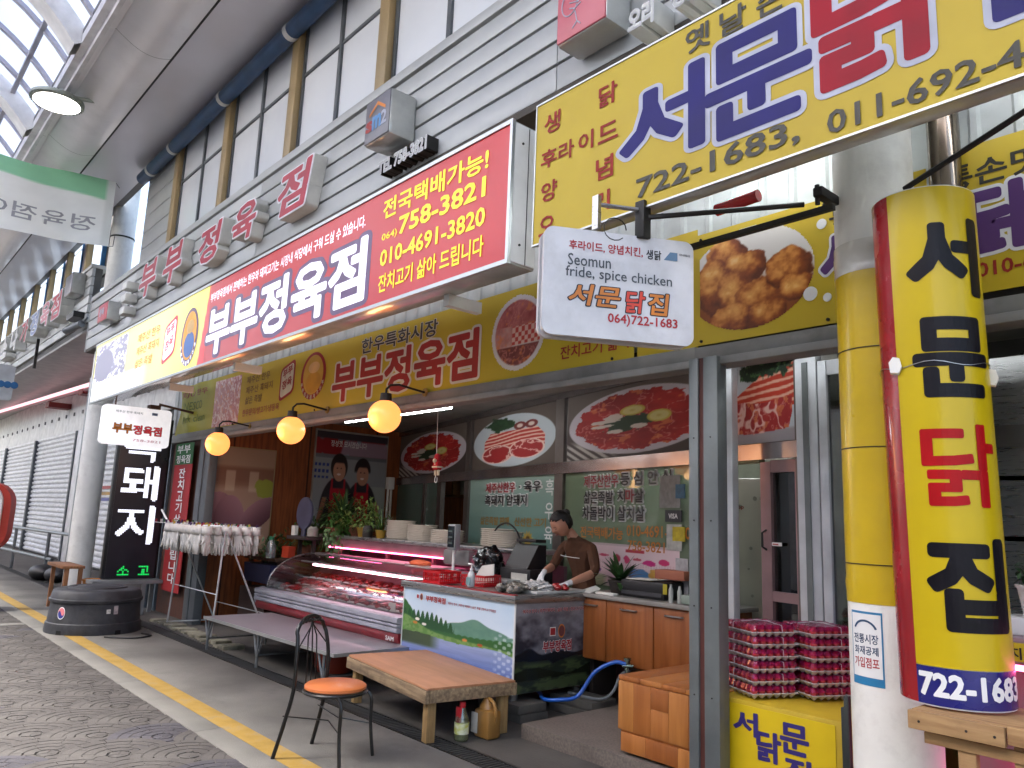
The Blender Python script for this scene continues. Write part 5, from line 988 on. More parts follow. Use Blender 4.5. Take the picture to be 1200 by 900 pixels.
def small_badge(P, x, z, s):
    O, U_, V_ = P; N_ = U_.cross(V_)
    for dx, w_, m_, nm in ((-.6, 1, wht, 'stamp'), (.55, .9, orgi, 'oval_badge')):
        g = MB(); g.b.faces.new([g.b.verts.new(O+U_*(x+dx*s+cos(a)*w_*s*.5)+V_*(z+sin(a)*s*.62)+N_*.003) for a in (np.linspace(0, 2*pi, 21)[:-1] if nm != 'stamp' else [R(q) for q in (40, 140, 220, 320)])]); g.obj(nm+'_ink', m_, ct, norm=False)
        g = MB(); g.b.faces.new([g.b.verts.new(O+U_*(x+dx*s+cos(a)*w_*s*.42)+V_*(z+sin(a)*s*.5)+N_*.004) for a in (np.linspace(0, 2*pi, 21)[:-1] if nm != 'stamp' else [R(q) for q in (40, 140, 220, 320)])]); g.obj(nm+'_core', wred if nm == 'stamp' else mat('badge_brown', '#6e3a3c', .5), ct, norm=False)
small_badge(FC, -6.12, .83, .05)
SC = SIDE(-4.784); small_badge(SC, 4.78, .66, .09); txt(ct, '부부정육점', wred, SC, 4.62, 4.95, .5, .585, .04, .003, outline=wht, ow=.04); txt(ct, '제주산 한우 | 제주산흑돼지 | 삶은 족발 | 한우고기직판장', wred, SC, 4.38, 5.14, .815, .85, .03, .003, outline=wht, ow=.03)
for x, y in ((-4.86, 4.38), (-4.86, 5.1), (-6.3, 4.4)): g = MB(); g.cyl((x, y, .14), (x, y, .24), .032, .04, n=16); g.obj('foot', steel, ct)
rt = mat('red_strip', '#a01d26', .35)
g = MB(); g.box(-6.4, -4.8, 4.28, 4.34, .9605, .966); solo(g, 'red_edge_mat', rt, 'thin red rubber strip along the front edge of the work counter', 'strip')
blkm = mat('wet_block', '#58554f', .85, var=.15, bump=.4, bscale=70, dirt=.3)
k = 0
for (x, y, z, w_) in ((-4.95, 4.46, 0, .52), (-4.94, 4.44, .07, .5), (-4.68, 5.0, 0, .5), (-4.7, 5.02, .07, .48), (-6.3, 4.42, 0, .4), (-6.3, 4.42, .07, .38)):
    g = MB(); g.box(x-w_/2, x+w_/2, y-.15, y+.15, z, z+.068, bev=.008); k += 1
    solo(g, 'concrete_block', blkm, ['lower block under the front right counter foot', 'upper block under the front right counter foot', 'lower block under the rear right counter foot near the hose', 'upper block under the rear right counter foot near the hose', 'lower block under the left counter foot behind the table', 'upper block under the left counter foot behind the table'][k-1], 'block', 'grey paving blocks under the counter feet')
hose = thing('water_hose', 'blue water hose running from the cabinet tap down to the blocks', 'hose', (-4.5, 4.9, 0))
g = MB(); P = [(-4.22, 5.0, .46), (-4.30, 4.95, .47), (-4.42, 4.85, .38), (-4.5, 4.75, .2), (-4.58, 4.62, .17), (-4.72, 4.58, .155), (-4.95, 4.75, .15), (-5.3, 4.9, .16)]
def smooth(P, n=5):
    P = [Vector(p) for p in P]; out = []
    for i in range(len(P)-1):
        a = P[max(i-1, 0)]; b = P[i]; c = P[i+1]; d = P[min(i+2, len(P)-1)]
        for t in np.linspace(0, 1, n, endpoint=False): out.append(.5*((2*b)+(c-a)*t+(2*a-5*b+4*c-d)*t*t+(3*b-a-3*c+d)*t**3))
    return out+[P[-1]]
g.tube(smooth(P), .016, 10); g.obj('blue_hose', mat('hose_blue', '#1f5fc0', .3, coat=.3), hose)
g = MB(); g.tube(smooth([(-4.2, 5.02, .42), (-4.28, 5.0, .36), (-4.33, 4.98, .24), (-4.45, 4.95, .16), (-4.8, 4.95, .15)]), .012, 8); g.obj('grey_hose', mat('hose_grey', '#8b9296', .35, .2), hose)
g = MB(); g.cyl((-4.22, 5.02, .40), (-4.22, 5.02, .49), .022); g.cyl((-4.24, 4.98, .45), (-4.18, 5.04, .45), .013); g.cyl((-4.22, 5.02, .49), (-4.22, 5.02, .51), .03); g.obj('tap', mat('tap_chrome', '#8fa39a', .2, .9), hose)
# stuff on the counter
def frame_basket(label, x, y, z, rz, w_, d_, h_, m, nm='plastic_basket'):
    t = thing(nm, label, 'basket', (x, y, z), rz); g = MB(); g.box(-w_/2, w_/2, -d_/2, d_/2, 0, .008); g.obj('floor', m, t, local=True)
    for i, (ax, s) in enumerate((('x', -1), ('x', 1), ('y', -1), ('y', 1))):
        g = MB(); L_ = w_ if ax == 'y' else d_; n_ = int(L_/.022)
        def put(a, b, z0, z1):
            if ax == 'y': g.box(a, b, s*d_/2-.003, s*d_/2+.003, z0, z1)
            else: g.box(s*w_/2-.003, s*w_/2+.003, a, b, z0, z1)
        put(-L_/2, L_/2, h_-.02, h_); put(-L_/2, L_/2, 0, .02)
        for j in range(n_+1): a = -L_/2+j*L_/n_; put(a-.004, a+.004, .02, h_-.02)
        put(-L_/2, L_/2, h_*.45, h_*.52); g.obj('lattice_side', m, t, local=True)
    return t
rb_ = mat('red_plastic', '#c3161e', .3, coat=.3)
frame_basket('red plastic lattice basket on the left end of the work counter', -5.95, 4.42, .966, 0, .26, .24, .11, rb_)
frame_basket('second red plastic basket next to the soap bottle', -5.62, 4.62, .962, .2, .26, .24, .10, rb_)
g = MB(); g.prism([(-5.75, 4.6, .97), (-5.5, 4.66, 1.0), (-5.55, 4.7, 1.16), (-5.62, 4.62, 1.14)], (.0, .01, .0)); solo(g, 'paper_sheet', paper, 'white folded paper standing in the red basket', 'paper')
sb = thing('soap_bottle', 'white pump soap bottle on the work counter edge', 'bottle', (-5.52, 4.42, .966))
g = MB(); g.lathe([(.03, 0), (.034, .01), (.034, .1), (.024, .125), (.014, .135), (.014, .15)], (-5.52, 4.42, .966), 18); g.obj('body', mat('soap_white', '#cfd3d4', .3, coat=.2), sb)
g = MB(); g.box(-5.545, -5.49, 4.383, 4.388, .985, 1.05); g.obj('label', mat('label_teal', '#7ba3a5', .5), sb)
g = MB(); g.cyl((-5.52, 4.42, 1.115), (-5.52, 4.42, 1.16), .006); g.cyl((-5.52, 4.42, 1.11), (-5.52, 4.42, 1.125), .015); g.box(-5.56, -5.505, 4.41, 4.43, 1.155, 1.17, bev=.004); g.obj('pump', wht, sb)
sc = thing('counter_scale', 'grey counter scale with tall pole display behind the red baskets', 'scale', (-6.35, 4.95, .96))
g = MB(); g.box(-6.45, -6.15, 4.75, 5.0, .96, 1.03, bev=.012); g.obj('scale_body', mat('scale_grey', '#8d8f90', .4), sc); g = MB(); g.cyl((-6.42, 4.9, 1.03), (-6.42, 4.9, 1.5), .015); g.obj('pole', whitem, sc)
g = MB(); g.box(-6.49, -6.36, 4.86, 4.93, 1.24, 1.5, bev=.01); g.obj('display_head', mat('display_grey', '#9aa0a2', .4), sc); g = MB(); g.box(-6.475, -6.375, 4.852, 4.86, 1.27, 1.48); g.obj('display_glass', mat('display_dark', '#1b2226', .15), sc)
for z in (1.3, 1.36, 1.42): g = MB(); g.box(-6.46, -6.40, 4.849, 4.852, z, z+.02); g.obj('digit_window', mat('lcd_grey', '#5a6664', .3), sc)
g = MB(); g.box(-6.75, -6.3, 5.0, 5.1, 1.08, 1.24, bev=.03); solo(g, 'grey_machine', mat('machine_grey', '#7d7c7c', .45, .2), 'rounded grey machine housing beside the scale pole', 'machine')
g = MB(); g.box(-5.95, -5.45, 4.78, 4.98, .99, 1.02, bev=.008); g.box(-5.9, -5.5, 4.8, 4.96, .962, .99); solo(g, 'weighing_tray', mat('tray_grey', '#a5a6a4', .35, .3), 'grey flat weighing tray behind the soap bottle', 'tray')
rg = thing('cash_register', 'black cash register with pale label behind the weighing tray', 'register', (-5.6, 5.05, .96))
g = MB(); g.box(-5.75, -5.33, 4.95, 5.25, .97, 1.12, bev=.01); g.obj('body', blackp, rg); g = MB(); g.prism([(-5.72, 4.98, 1.12), (-5.72, 5.22, 1.12), (-5.72, 5.22, 1.34), (-5.72, 5.12, 1.34)], (.32, 0, 0)); g.obj('keyboard', blackp, rg)
g = MB(); g.box(-5.7, -5.42, 5.1, 5.24, 1.36, 1.39, bev=.008); g.obj('lid', blackp, rg); g = MB(); g.box(-5.58, -5.36, 4.944, 4.95, 1.0, 1.08); g.obj('drawer_label', mat('label_grey', '#b5b5ae', .5), rg)
bk = bmesh.new(); bmesh.ops.create_icosphere(bk, subdivisions=4, radius=1)
rs_ = random.Random(3)
for v in bk.verts:
    f_ = 1+.16*sin(v.co.x*9+v.co.z*6)*sin(v.co.y*8)+.1*sin(v.co.z*19+v.co.x*13); v.co = Vector((v.co.x*.17*f_, v.co.y*.13*f_, v.co.z*.2*f_*(1.0 if v.co.z < .4 else .8)))
g = MB(); g.merge(bk, Matrix.Translation((-5.95, 4.98, 1.13))); bagm = mat('black_bag', '#0f0f11', .18, bump=.9, bscale=14, coat=.4)
solo(g, 'black_plastic_bag', bagm, 'crinkled black plastic bag between the scale and the cash register', 'bag')
g = MB(); g.tube(smooth([(-6.3, 5.3, 1.4), (-6.2, 5.3, 1.5), (-6.0, 5.25, 1.53), (-5.8, 5.2, 1.45), (-5.72, 5.18, 1.3), (-5.7, 5.15, 1.2)]), .009, 6); solo(g, 'black_cable', blackp, 'thick black cable arching over the black plastic bag', 'cable')
# crumpled bag of meat, cutting board
bd_ = thing('cutting_board', 'white cutting board on the counter under the red meat', 'cutting board', (-4.95, 4.8, .96))
g = MB(); g.box(-5.2, -4.8, 4.55, 5.15, .961, .985, bev=.006); g.obj('board', mat('board_white', '#cbc9c4', .4), bd_)
g = MB()
for i in range(14): g.ball((-4.87+random.uniform(-.06, .08)*1, 4.86+random.uniform(-.05, .05), 1.0+random.uniform(0, .02)), random.uniform(.02, .035), 8, (1.2, 1, .7))
solo(g, 'meat_piece', mred, 'piece of red meat being cut on the white board', 'meat')
g = MB()
for i in range(30): g.ball((-5.0+random.uniform(-.13, .13), 4.52+random.uniform(-.12, .12), .985+random.uniform(0, .03)), random.uniform(.025, .05), 8, (1, 1, .8))
solo(g, 'packed_meat', mat('grey_meat_pack', '#8f887c', .2, c2='#3d3a35', scale=26, bump=.8, bscale=40, coat=.7), 'lump of greyish meat in clear plastic at the counter front corner', 'meat pack')
bk = bmesh.new(); bmesh.ops.create_icosphere(bk, subdivisions=4, radius=1)
for v in bk.verts: f_ = 1+.25*sin(v.co.x*11+v.co.y*7)*sin(v.co.z*9+v.co.y*5); v.co = Vector((v.co.x*.15*f_, v.co.y*.12*f_, max(-.2, v.co.z)*.06*f_))
g = MB(); g.merge(bk, Matrix.Translation((-4.98, 4.72, 1.0))); solo(g, 'clear_bag', mat('clear_bag', '#c4c2c0', .15, bump=1, bscale=18, coat=.5), 'crumpled clear plastic bag between the grey pack and red meat', 'bag')

# wood cabinet to the right with its things
cb = thing('wood_cabinet', 'brown two-door wood cabinet under the plant and printer', 'cabinet', (-4.1, 5.3, .3))
cw = wood('cabinet_wood', '#9a5a2b', '#84481f', .4, 2, scale=1.5, coat=.25)
g = MB(); g.box(-4.9, -3.45, 5.12, 5.6, .42, .93); g.obj('carcass', cw, cb)
for a, b in ((-4.88, -4.53), (-4.525, -4.03), (-4.02, -3.62)): g = MB(); g.box(a, b, 5.10, 5.119, .43, .925, bev=.004); d = g.obj('door', cw, cb); g = MB(); xm = (a+b)/2; g.tube([(xm-.08, 5.1, .87), (xm-.08, 5.08, .87), (xm+.08, 5.08, .87), (xm+.08, 5.1, .87)], .007, 6); g.obj('handle', steel, d)
g = MB(); g.box(-4.92, -3.4, 5.07, 5.62, .93, .965, bev=.006); g.obj('worktop', mat('grey_worktop', '#918d88', .35, coat=.2), cb)
for x in (-4.8, -3.6): g = MB(); g.box(x, x+.05, 5.2, 5.5, .1, .42); g.obj('leg', mat('leg_dark', '#2f2722', .6), cb)
def leaf(g, base, d, L_, w_, droop, n=5):
    d = Vector(d).normalized(); side = d.cross(Vector((0, 0, 1)))
    if side.length < .05: side = Vector((1, 0, 0))
    side.normalize(); P = []; p = Vector(base); dd = d.copy()
    for i in range(n+1):
        t = i/n; ww = w_*sin(pi*min(.98, .12+t*.86))**.8; P.append((p-side*ww, p+side*ww)); dd = (dd+Vector((0, 0, -droop/n))).normalized(); p = p+dd*(L_/n)
    V_ = [(g.b.verts.new(a), g.b.verts.new(b)) for a, b in P]
    for a, b in zip(V_, V_[1:]): f = g.b.faces.new((a[0], a[1], b[1], b[0])); f.smooth = True
gn1 = mat('leaf_dark', '#24401f', .45, c2='#35562a', scale=8, coat=.1); gn2 = mat('leaf_mid', '#44682a', .5, c2='#2f4f22', scale=12); gn3 = mat('leaf_pale', '#8fa35a', .5, c2='#5f7f3a', scale=12)
terr = mat('terracotta', '#7a4a36', .7); ypot = mat('yellow_pot', '#b58f35', .4); dpot = mat('dark_pot', '#2c2622', .5)
def plant(label, c, pot, pr, ph, kind, n, L_, w_, m, nm='potted_plant'):
    t = thing(nm, label, 'plant', c); g = MB(); g.lathe([(pr*.75, 0), (pr, ph*.9), (pr*1.08, ph*.9), (pr*1.08, ph), (pr*.9, ph), (pr*.85, ph*.85), (.0001, ph*.85)], c, 20); g.obj('pot', pot, t)
    g = MB(); rr = random.Random(hash(label) % 999 if 0 else len(label)); cc = Vector(c)+Vector((0, 0, ph*.9))
    for i in range(n):
        a = rr.uniform(0, 2*pi); el = rr.uniform(.1, 1.4)
        if kind == 'rosette': leaf(g, cc, (cos(a)*cos(el), sin(a)*cos(el), sin(el)), L_*rr.uniform(.7, 1.1), w_, .7)
        elif kind == 'bush':
            d = Vector((cos(a)*cos(el), sin(a)*cos(el), sin(el))); p = cc+d*L_*rr.uniform(.1, 1); q = (d+Vector((rr.uniform(-1, 1), rr.uniform(-1, 1), rr.uniform(-1, .6)))); leaf(g, p, q, w_*5, w_, .6, 3)
        elif kind == 'trail':
            d = Vector((cos(a), sin(a)*.6, rr.uniform(-1.1, .9))); p = cc+d*L_*rr.uniform(.1, 1); leaf(g, p, d+Vector((0, 0, -.6)), w_*4, w_, .8, 3)
        elif kind == 'fern':
            d = Vector((cos(a)*cos(el), sin(a)*cos(el), sin(el)*.9)).normalized(); p = cc.copy(); dd = d.copy(); side = dd.cross(Vector((0, 0, 1))).normalized()
            for j in range(12): p = p+dd*L_/12; dd = (dd+Vector((0, 0, -.08))).normalized(); leaf(g, p, side+dd*.3, w_*4*(1-j/15), w_*.5, .3, 2); leaf(g, p, -side+dd*.3, w_*4*(1-j/15), w_*.5, .3, 2)
    g.obj('foliage', m, t, norm=False, kind='stuff')
    if kind in ('bush', 'fern'): g = MB(); [g.tube([cc-Vector((0, 0, .03)), cc+Vector((rr.uniform(-1, 1)*L_*.3, rr.uniform(-1, 1)*L_*.3, L_*.7))], .006, 5) for _ in range(5)]; g.obj('stems', mat('stem_brown', '#4a3a24', .8), t)
    return t
plant('broad-leaved green plant in a dark pot beside the printer', (-4.55, 5.3, .965), dpot, .1, .12, 'rosette', 46, .26, .026, gn1)
pr_ = thing('desk_printer', 'black printer with papers on top of the wood cabinet', 'printer', (-4.25, 5.32, .965))
g = MB(); g.box(-4.46, -4.0, 5.2, 5.5, .966, 1.11, bev=.02); g.obj('body', blackp, pr_); g = MB(); g.box(-4.44, -4.02, 5.19, 5.2, .99, 1.02); g.obj('paper_slot', mat('slot_grey', '#3c3c40', .5), pr_)
g = MB(); g.box(-4.4, -4.15, 5.2, 5.4, 1.112, 1.118, M=Matrix.Rotation(0, 4, 'Z')); g.box(-4.3, -4.1, 5.18, 5.36, 1.119, 1.123); solo(g, 'paper_sheets', paper, 'loose white papers on the black printer', 'paper')
g = MB(); g.box(-4.22, -3.92, 5.36, 5.52, 1.125, 1.2, bev=.004); solo(g, 'carton_box', mat('pinkish_carton', '#a9674f', .7), 'small reddish carton box on top of the printer', 'box')
g = MB(); g.prism([(-4.86, 5.12, .966), (-4.72, 5.1, .966), (-4.7, 5.2, .99), (-4.78, 5.22, 1.01)], (.0, .02, .012)); g.box(-4.66, -4.45, 5.1, 5.17, .966, .985, bev=.008); solo(g, 'tissue', paper, 'crumpled white tissues on the cabinet edge', 'tissue')
g = MB(); g.lathe([(.018, 0), (.018, .1), (.01, .12), (.01, .14)], (-3.9, 5.16, .966), 12); solo(g, 'small_bottle', mat('bottle_white', '#b9bbb6', .3), 'taller of two small white bottles beside the black printer', 'bottle'); g = MB(); g.lathe([(.018, 0), (.018, .09), (.01, .11), (.01, .13)], (-3.83, 5.18, .966), 12); solo(g, 'small_bottle', MATS['bottle_white'], 'shorter of two small white bottles, next to the card terminal', 'bottle')
g = MB(); g.box(-3.78, -3.5, 5.12, 5.35, .97, 1.04, bev=.012); solo(g, 'card_terminal', mat('terminal_grey', '#87958a', .4), 'grey card terminal at the right end of the wood cabinet', 'terminal')
g = MB(); g.box(-4.0, -3.96, 5.187, 5.19, 1.02, 1.10); solo(g, 'yellow_note', mat('note_yellow', '#b8a829', .6), 'small yellow note stuck on the printer side', 'note')
g = MB()
for i in range(9): a = i*.7; leaf(g, (-3.78, 5.4, 1.12), (cos(a), sin(a)*.4, 1), .09, .022, .8)
solo(g, 'red_flower', mat('flower_red', '#b3202a', .5), 'small red flower ornament behind the card terminal', 'flower')

# plants and jars on the left end of back counter
plant('dark spiky palm plant in front of the people poster', (-9.75, 5.5, 1.28), dpot, .1, .16, 'rosette', 60, .5, .02, gn1); plant('arching fern plant with pale fronds before the apron poster', (-9.25, 5.4, 1.28), terr, .11, .14, 'fern', 22, .42, .016, gn3)
plant('bushy green trailing plant hanging over the left end of the back counter', (-9.45, 5.2, 1.26), terr, .12, .12, 'trail', 900, .34, .014, gn2); plant('pale variegated plant beside the trailing bush', (-8.95, 5.35, 1.28), ypot, .1, .12, 'bush', 500, .4, .012, gn3)
plant('thin grassy plant in a small pot left of the tray stacks', (-8.55, 5.35, 1.28), ypot, .07, .1, 'rosette', 40, .34, .006, gn2); plant('leafy green plant below the pig poster corner', (-10.55, 5.4, .95), terr, .12, .15, 'bush', 500, .4, .014, gn2); plant('light green bush beside the pig poster', (-10.6, 5.9, 1.35), dpot, .12, .2, 'bush', 450, .35, .014, gn3)
plant('dark green foliage plant low at the left of the display case', (-10.4, 4.8, .7), dpot, .14, .2, 'bush', 600, .35, .015, gn1)
g = MB(); g.box(-10.9, -9.9, 4.6, 5.5, .9, .94); g.box(-10.85, -10.8, 4.65, 4.7, 0, .9); g.box(-9.99, -9.94, 4.65, 4.7, 0, .9); solo(g, 'plant_table', wood('dark_table', '#4a3022', '#35221a', .6, 0), 'dark table carrying plants at the left of the display case', 'table')
g = MB(); g.cyl((-9.95, 4.98, 1.55), (-9.95, 5.01, 1.55), .22, n=36); g.box(-10.0, -9.9, 4.985, 5.01, 1.2, 1.4); solo(g, 'round_mirror', mat('mirror_back', '#5f6078', .3, .2), 'grey oval mirror back standing among the plants', 'mirror')
g = MB(); g.lathe([(.07, 0), (.075, .02), (.075, .1), (.05, .13)], (-9.65, 4.98, 1.25), 18); solo(g, 'glass_jar', mat('jar_pale', '#9f9c94', .15, coat=.6), 'glass jar standing below the grey oval mirror', 'jar')
g = MB(); g.box(-10.12, -10.02, 4.9, 4.95, 1.25, 1.38); solo(g, 'white_card', paper, 'white card left of the glass jar', 'card')
g = MB(); g.box(-10.15, -9.6, 4.85, 5.15, 1.2, 1.245, bev=.006); g.box(-9.7, -9.66, 5.0, 5.05, .95, 1.2); g.box(-10.1, -10.06, 5.0, 5.05, .95, 1.2); solo(g, 'side_shelf', mat('dark_shelf', '#3a2f2f', .5), 'dark little shelf under the grey oval mirror', 'shelf')
g = MB(); g.lathe([(.06, 0), (.065, .03), (.065, .12), (.045, .15)], (-8.7, 5.25, 1.28), 18); solo(g, 'brown_pot', dpot, 'dark brown bowl between yellow pot and tray stack', 'bowl')
jar = thing('water_bottle', 'clear water bottle with green cap left of the display case', 'bottle', (-9.75, 4.35, .95)); g = MB(); g.lathe([(.06, 0), (.065, .02), (.065, .16), (.03, .22), (.03, .24)], (-9.95, 4.55, .95), 18); g.obj('body', glass('bottle_glass', '#cfe0e0', .15, .03, .25, '#c9d8d8'), jar); g = MB(); g.cyl((-9.95, 4.55, 1.19), (-9.95, 4.55, 1.23), .034); g.obj('cap', mat('green_cap', '#1d7a55', .4), jar)
g = MB(); g.box(-10.6, -9.78, 4.45, 4.58, .0, .55); g.box(-10.6, -9.78, 4.58, 5.0, .5, .55); solo(g, 'dark_crate', wood('crate_dark', '#3f2b22', '#2f1f18', .7, 0), 'dark wooden crate between the drying rack and display case', 'crate')
g = MB(); g.prism([(-10.6, 4.5, .62), (-9.85, 4.5, .62), (-9.8, 4.5, .86), (-10.65, 4.5, .86)], (0, .35, 0)); solo(g, 'storage_tub', mat('tub_blue', '#2a2f55', .4), 'dark blue plastic tub on the crate behind the glove rack', 'tub')
g = MB(); g.box(-10.15, -9.95, 4.8, 4.9, .95, 1.1); solo(g, 'orange_box', mat('orange_red', '#b23a1e', .5), 'small orange red box behind the drying rack', 'box')

# ------------------------------------------------------------------ low table, bench, chair in front
tb = thing('low_wood_table', 'low worn wooden table with plank top and thick square legs', 'table', (-5.3, 3.83, 0), R(-8))
tw = wood('table_top_ply', '#bb8663', '#a87550', .5, 0, scale=1.2, dirt=.12, coat=.1); te = wood('weathered_edge', '#a18a6a', '#76624b', .8, 0, scale=3, dirt=.45)
g = MB(); g.box(-.73, .73, -.37, .37, .362, .378, bev=.003); g.obj('top_board', tw, tb, local=True)
for a in ((-.735, .735, -.385, -.35), (-.735, .735, .35, .385)): g = MB(); g.box(a[0], a[1], a[2], a[3], .272, .361, bev=.005); g.obj('apron_board', te, tb, local=True)
for x in (-.735, .70): g = MB(); g.box(x, x+.035, -.349, .349, .275, .361, bev=.005); g.obj('apron_board', te, tb, local=True)
tl = wood('leg_wood', '#a08355', '#8a6c42', .7, 2, dirt=.3)
for x in (-.69, .62):
    for y in (-.34, .27): g = MB(); g.box(x, x+.07, y, y+.07, 0, .30, bev=.004); g.obj('leg', tl, tb, local=True)
bn_ = thing('metal_bench', 'long low grey platform bench with folding steel legs before the case', 'bench', (-7.7, 3.88, 0), R(1.5))
g = MB(); g.box(-1.42, 1.45, -.40, .42, .335, .358, bev=.004); g.obj('top_board', mat('grey_laminate', '#8b868c', .4, c2='#7c747a', var=.1, scale=2, dirt=.25, coat=.15), bn_, local=True)
g = MB(); g.box(-1.425, 1.455, -.406, -.398, .33, .361); g.box(1.448, 1.456, -.398, .42, .33, .361); g.obj('edge_trim', alu, bn_, local=True)
gal = mat('zinc_leg', '#7c8082', .4, .6)
for x in (-1.36, -.1, 1.22):
    for y in (-.36, .34):
        g = MB(); g.cyl((x, y, 0), (x, y, .335), .014); g.cyl((x, y, .09), (x-.11, y, .335), .011); g.cyl((x, y, .09), (x+.11, y, .335), .011); g.obj('leg', gal, bn_, local=True)
    g = MB(); g.cyl((x, -.36, .12), (x, .34, .12), .009); g.obj('cross_bar', gal, bn_, local=True)
g = MB(); g.lathe([(.17, 0), (.22, .2), (.235, .2), (.235, .225), (.215, .225), (.2, .04), (.0001, .03)], (-7.28, 4.12, 0), 28); solo(g, 'red_basin', mat('basin_red', '#a8402c', .45), 'round reddish plastic basin under the bench behind the chair', 'basin')
ch_ = thing('cafe_chair', 'black bentwood style metal chair with orange round seat and arched back', 'chair', (-4.85, 2.62, 0))
# local frame: back towards -X side, seat towards +X
bp = blackm; CH = lambda x, y, z: Vector((x, y, z))
axF = Vector((.90, .43, 0)).normalized(); axS = Vector((-.43, .90, 0)).normalized()
def cp(f, s, z): v = axF*f+axS*s; return (v.x-4.74, v.y+2.70, z)
g = MB(); g.lathe([(.0001, .425), (.185, .425), (.2, .435), (.2, .45), (.185, .462), (.0001, .468)], cp(0, 0, 0), 36); g.obj('seat', mat('orange_vinyl', '#d2763f', .45, var=.05, bump=.1, bscale=120, coat=.15), ch_)
g = MB(); g.tube([cp(.2*cos(a), .2*sin(a), .415) for a in np.linspace(0, 2*pi, 33)], .012, 8); g.obj('seat_ring', bp, ch_)
arc_ = [cp(-.30, -.2, 0), cp(-.24, -.19, .22), cp(-.2, -.175, .42), cp(-.2, -.17, .62), cp(-.215, -.155, .74)]+[cp(-.225-.01*sin(t), -.155*cos(t), .74+.13*sin(t)) for t in np.linspace(.3, pi-.3, 9)]+[cp(-.215, .155, .74), cp(-.2, .17, .62), cp(-.2, .175, .42), cp(-.24, .19, .22), cp(-.30, .2, 0)]
g = MB(); g.tube(smooth(arc_, 4), .0135, 10); g.obj('back_hoop', bp, ch_)
for s in (-1, 1): g = MB(); g.tube(smooth([cp(.12, s*.15, .41), cp(.17, s*.17, .37), cp(.175, s*.175, .2), cp(.2, s*.185, 0)]), .012, 8); g.obj('front_leg', bp, ch_)
for s in (-1, 1): g = MB(); g.tube([cp(-.26, s*.185, .26), cp(0, s*.05, .24), cp(.18, s*.175, .2)], .005, 5); g.obj('brace', bp, ch_)
g = MB()
for s in (-.05, 0.0, .05): g.tube([cp(-.2, s, .42), cp(-.205, s, .6), cp(-.215, s*.9, .74), cp(-.225, 0, .84)], .0045, 5)
for s in (-1, 1): g.tube([cp(-.205, s*.15, .68), cp(-.22, 0, .82)], .0045, 5)
g.obj('back_wires', bp, ch_)
g = MB()
for i in range(7): t = -.1+i*.2/6; g.ball(cp(-.226, t, .845-.9*t*t), .014, 8)
g.obj('crest_ornament', mat('bronze_paint', '#2b2420', .4, .4), ch_)
# bottles under the table
wb_ = thing('plastic_bottle', 'clear bottle with red cap and green label under the wooden table', 'bottle', (-4.60, 3.66, 0))
g = MB(); g.lathe([(.045, 0), (.052, .01), (.052, .12), (.048, .15), (.022, .21), (.02, .225)], (-4.6, 3.66, 0), 22); g.obj('body', glass('clear_bottle', '#dfe8dc', .12, .03, .22, '#cfd8b8'), wb_)
g = MB(); g.lathe([(.046, .012), (.049, .012), (.049, .085), (.0001, .085)], (-4.6, 3.66, 0), 22); g.obj('liquid', mat('pale_liquid', '#a9a56a', .2), wb_)
g = MB(); g.lathe([(.053, .05), (.0535, .05), (.0535, .125), (.053, .125)], (-4.6, 3.66, 0), 22); g.obj('label', mat('lime_label', '#b9bf52', .5, c2='#d5d8c0', scale=25), wb_)
g = MB(); g.cyl((-4.6, 3.66, .225), (-4.6, 3.66, .26), .022); g.box(-4.63, -4.575, 3.62, 3.64, .12, .23, bev=.008); g.obj('cap', mat('cap_red', '#b5202b', .35), wb_)
jg = thing('plastic_jug', 'brown oil jug with handle and blank white label under the table', 'jug', (-4.56, 3.86, 0))
g = MB(); g.box(-4.645, -4.475, 3.80, 3.93, 0, .2, bev=.025); g.lathe([(.07, .17), (.055, .22), (.02, .27), (.02, .29)], (-4.575, 3.865, 0), 20, ell=.8); g.obj('body', mat('amber_plastic', '#9a7038', .35, coat=.3), jg)
g = MB(); g.tube(smooth([(-4.56, 3.865, .27), (-4.50, 3.865, .25), (-4.47, 3.865, .18), (-4.49, 3.865, .1)]), .013, 8); g.obj('handle', MATS['amber_plastic'], jg); g = MB(); g.box(-4.66, -4.59, 3.792, 3.799, .03, .17, bev=.003); g.obj('label', mat('jug_label', '#c9c6bd', .5), jg); g = MB(); g.cyl((-4.575, 3.865, .285), (-4.575, 3.865, .31), .022); g.obj('cap', wht, jg)

# wooden chest at the post
cs_ = thing('wooden_chest', 'orange brown wooden block chest with lid groove beside the grey post', 'chest', (-3.1, 4.5, .1))
cwd = [wood('chest_wood_%d' % i, a, b, .42, 2, scale=1.6, coat=.3) for i, (a, b) in enumerate((('#a8662f', '#955623'), ('#b97a3c', '#a5672e'), ('#9c5b28', '#8a4d20'), ('#b27036', '#9f602b')))]
g = MB(); g.box(-3.52, -2.82, 4.12, 5.0, .12, .57, bev=.02); g.obj('body', cwd[0], cs_)
for i, (a, b, z0, z1) in enumerate(((-3.525, -3.40, .25, .55), (-3.40, -3.26, .25, .55), (-3.26, -3.12, .25, .42), (-3.26, -3.12, .42, .55), (-3.12, -2.97, .25, .55), (-2.97, -2.83, .25, .55), (-3.5, -3.3, .12, .235), (-3.3, -3.05, .12, .235), (-3.05, -2.83, .12, .235))): g = MB(); g.box(a+.0008, b-.0008, 4.105, 4.13, z0+.0008, z1-.0008, bev=.0025); g.obj('wood_stave', cwd[(i*7+1) % 4], cs_)
for i in range(5): y = 4.13+i*.17; g = MB(); g.box(-3.535, -3.51, y+.0008, y+.169, .25, .55, bev=.0025); g.obj('wood_stave', cwd[(i*3) % 4], cs_)
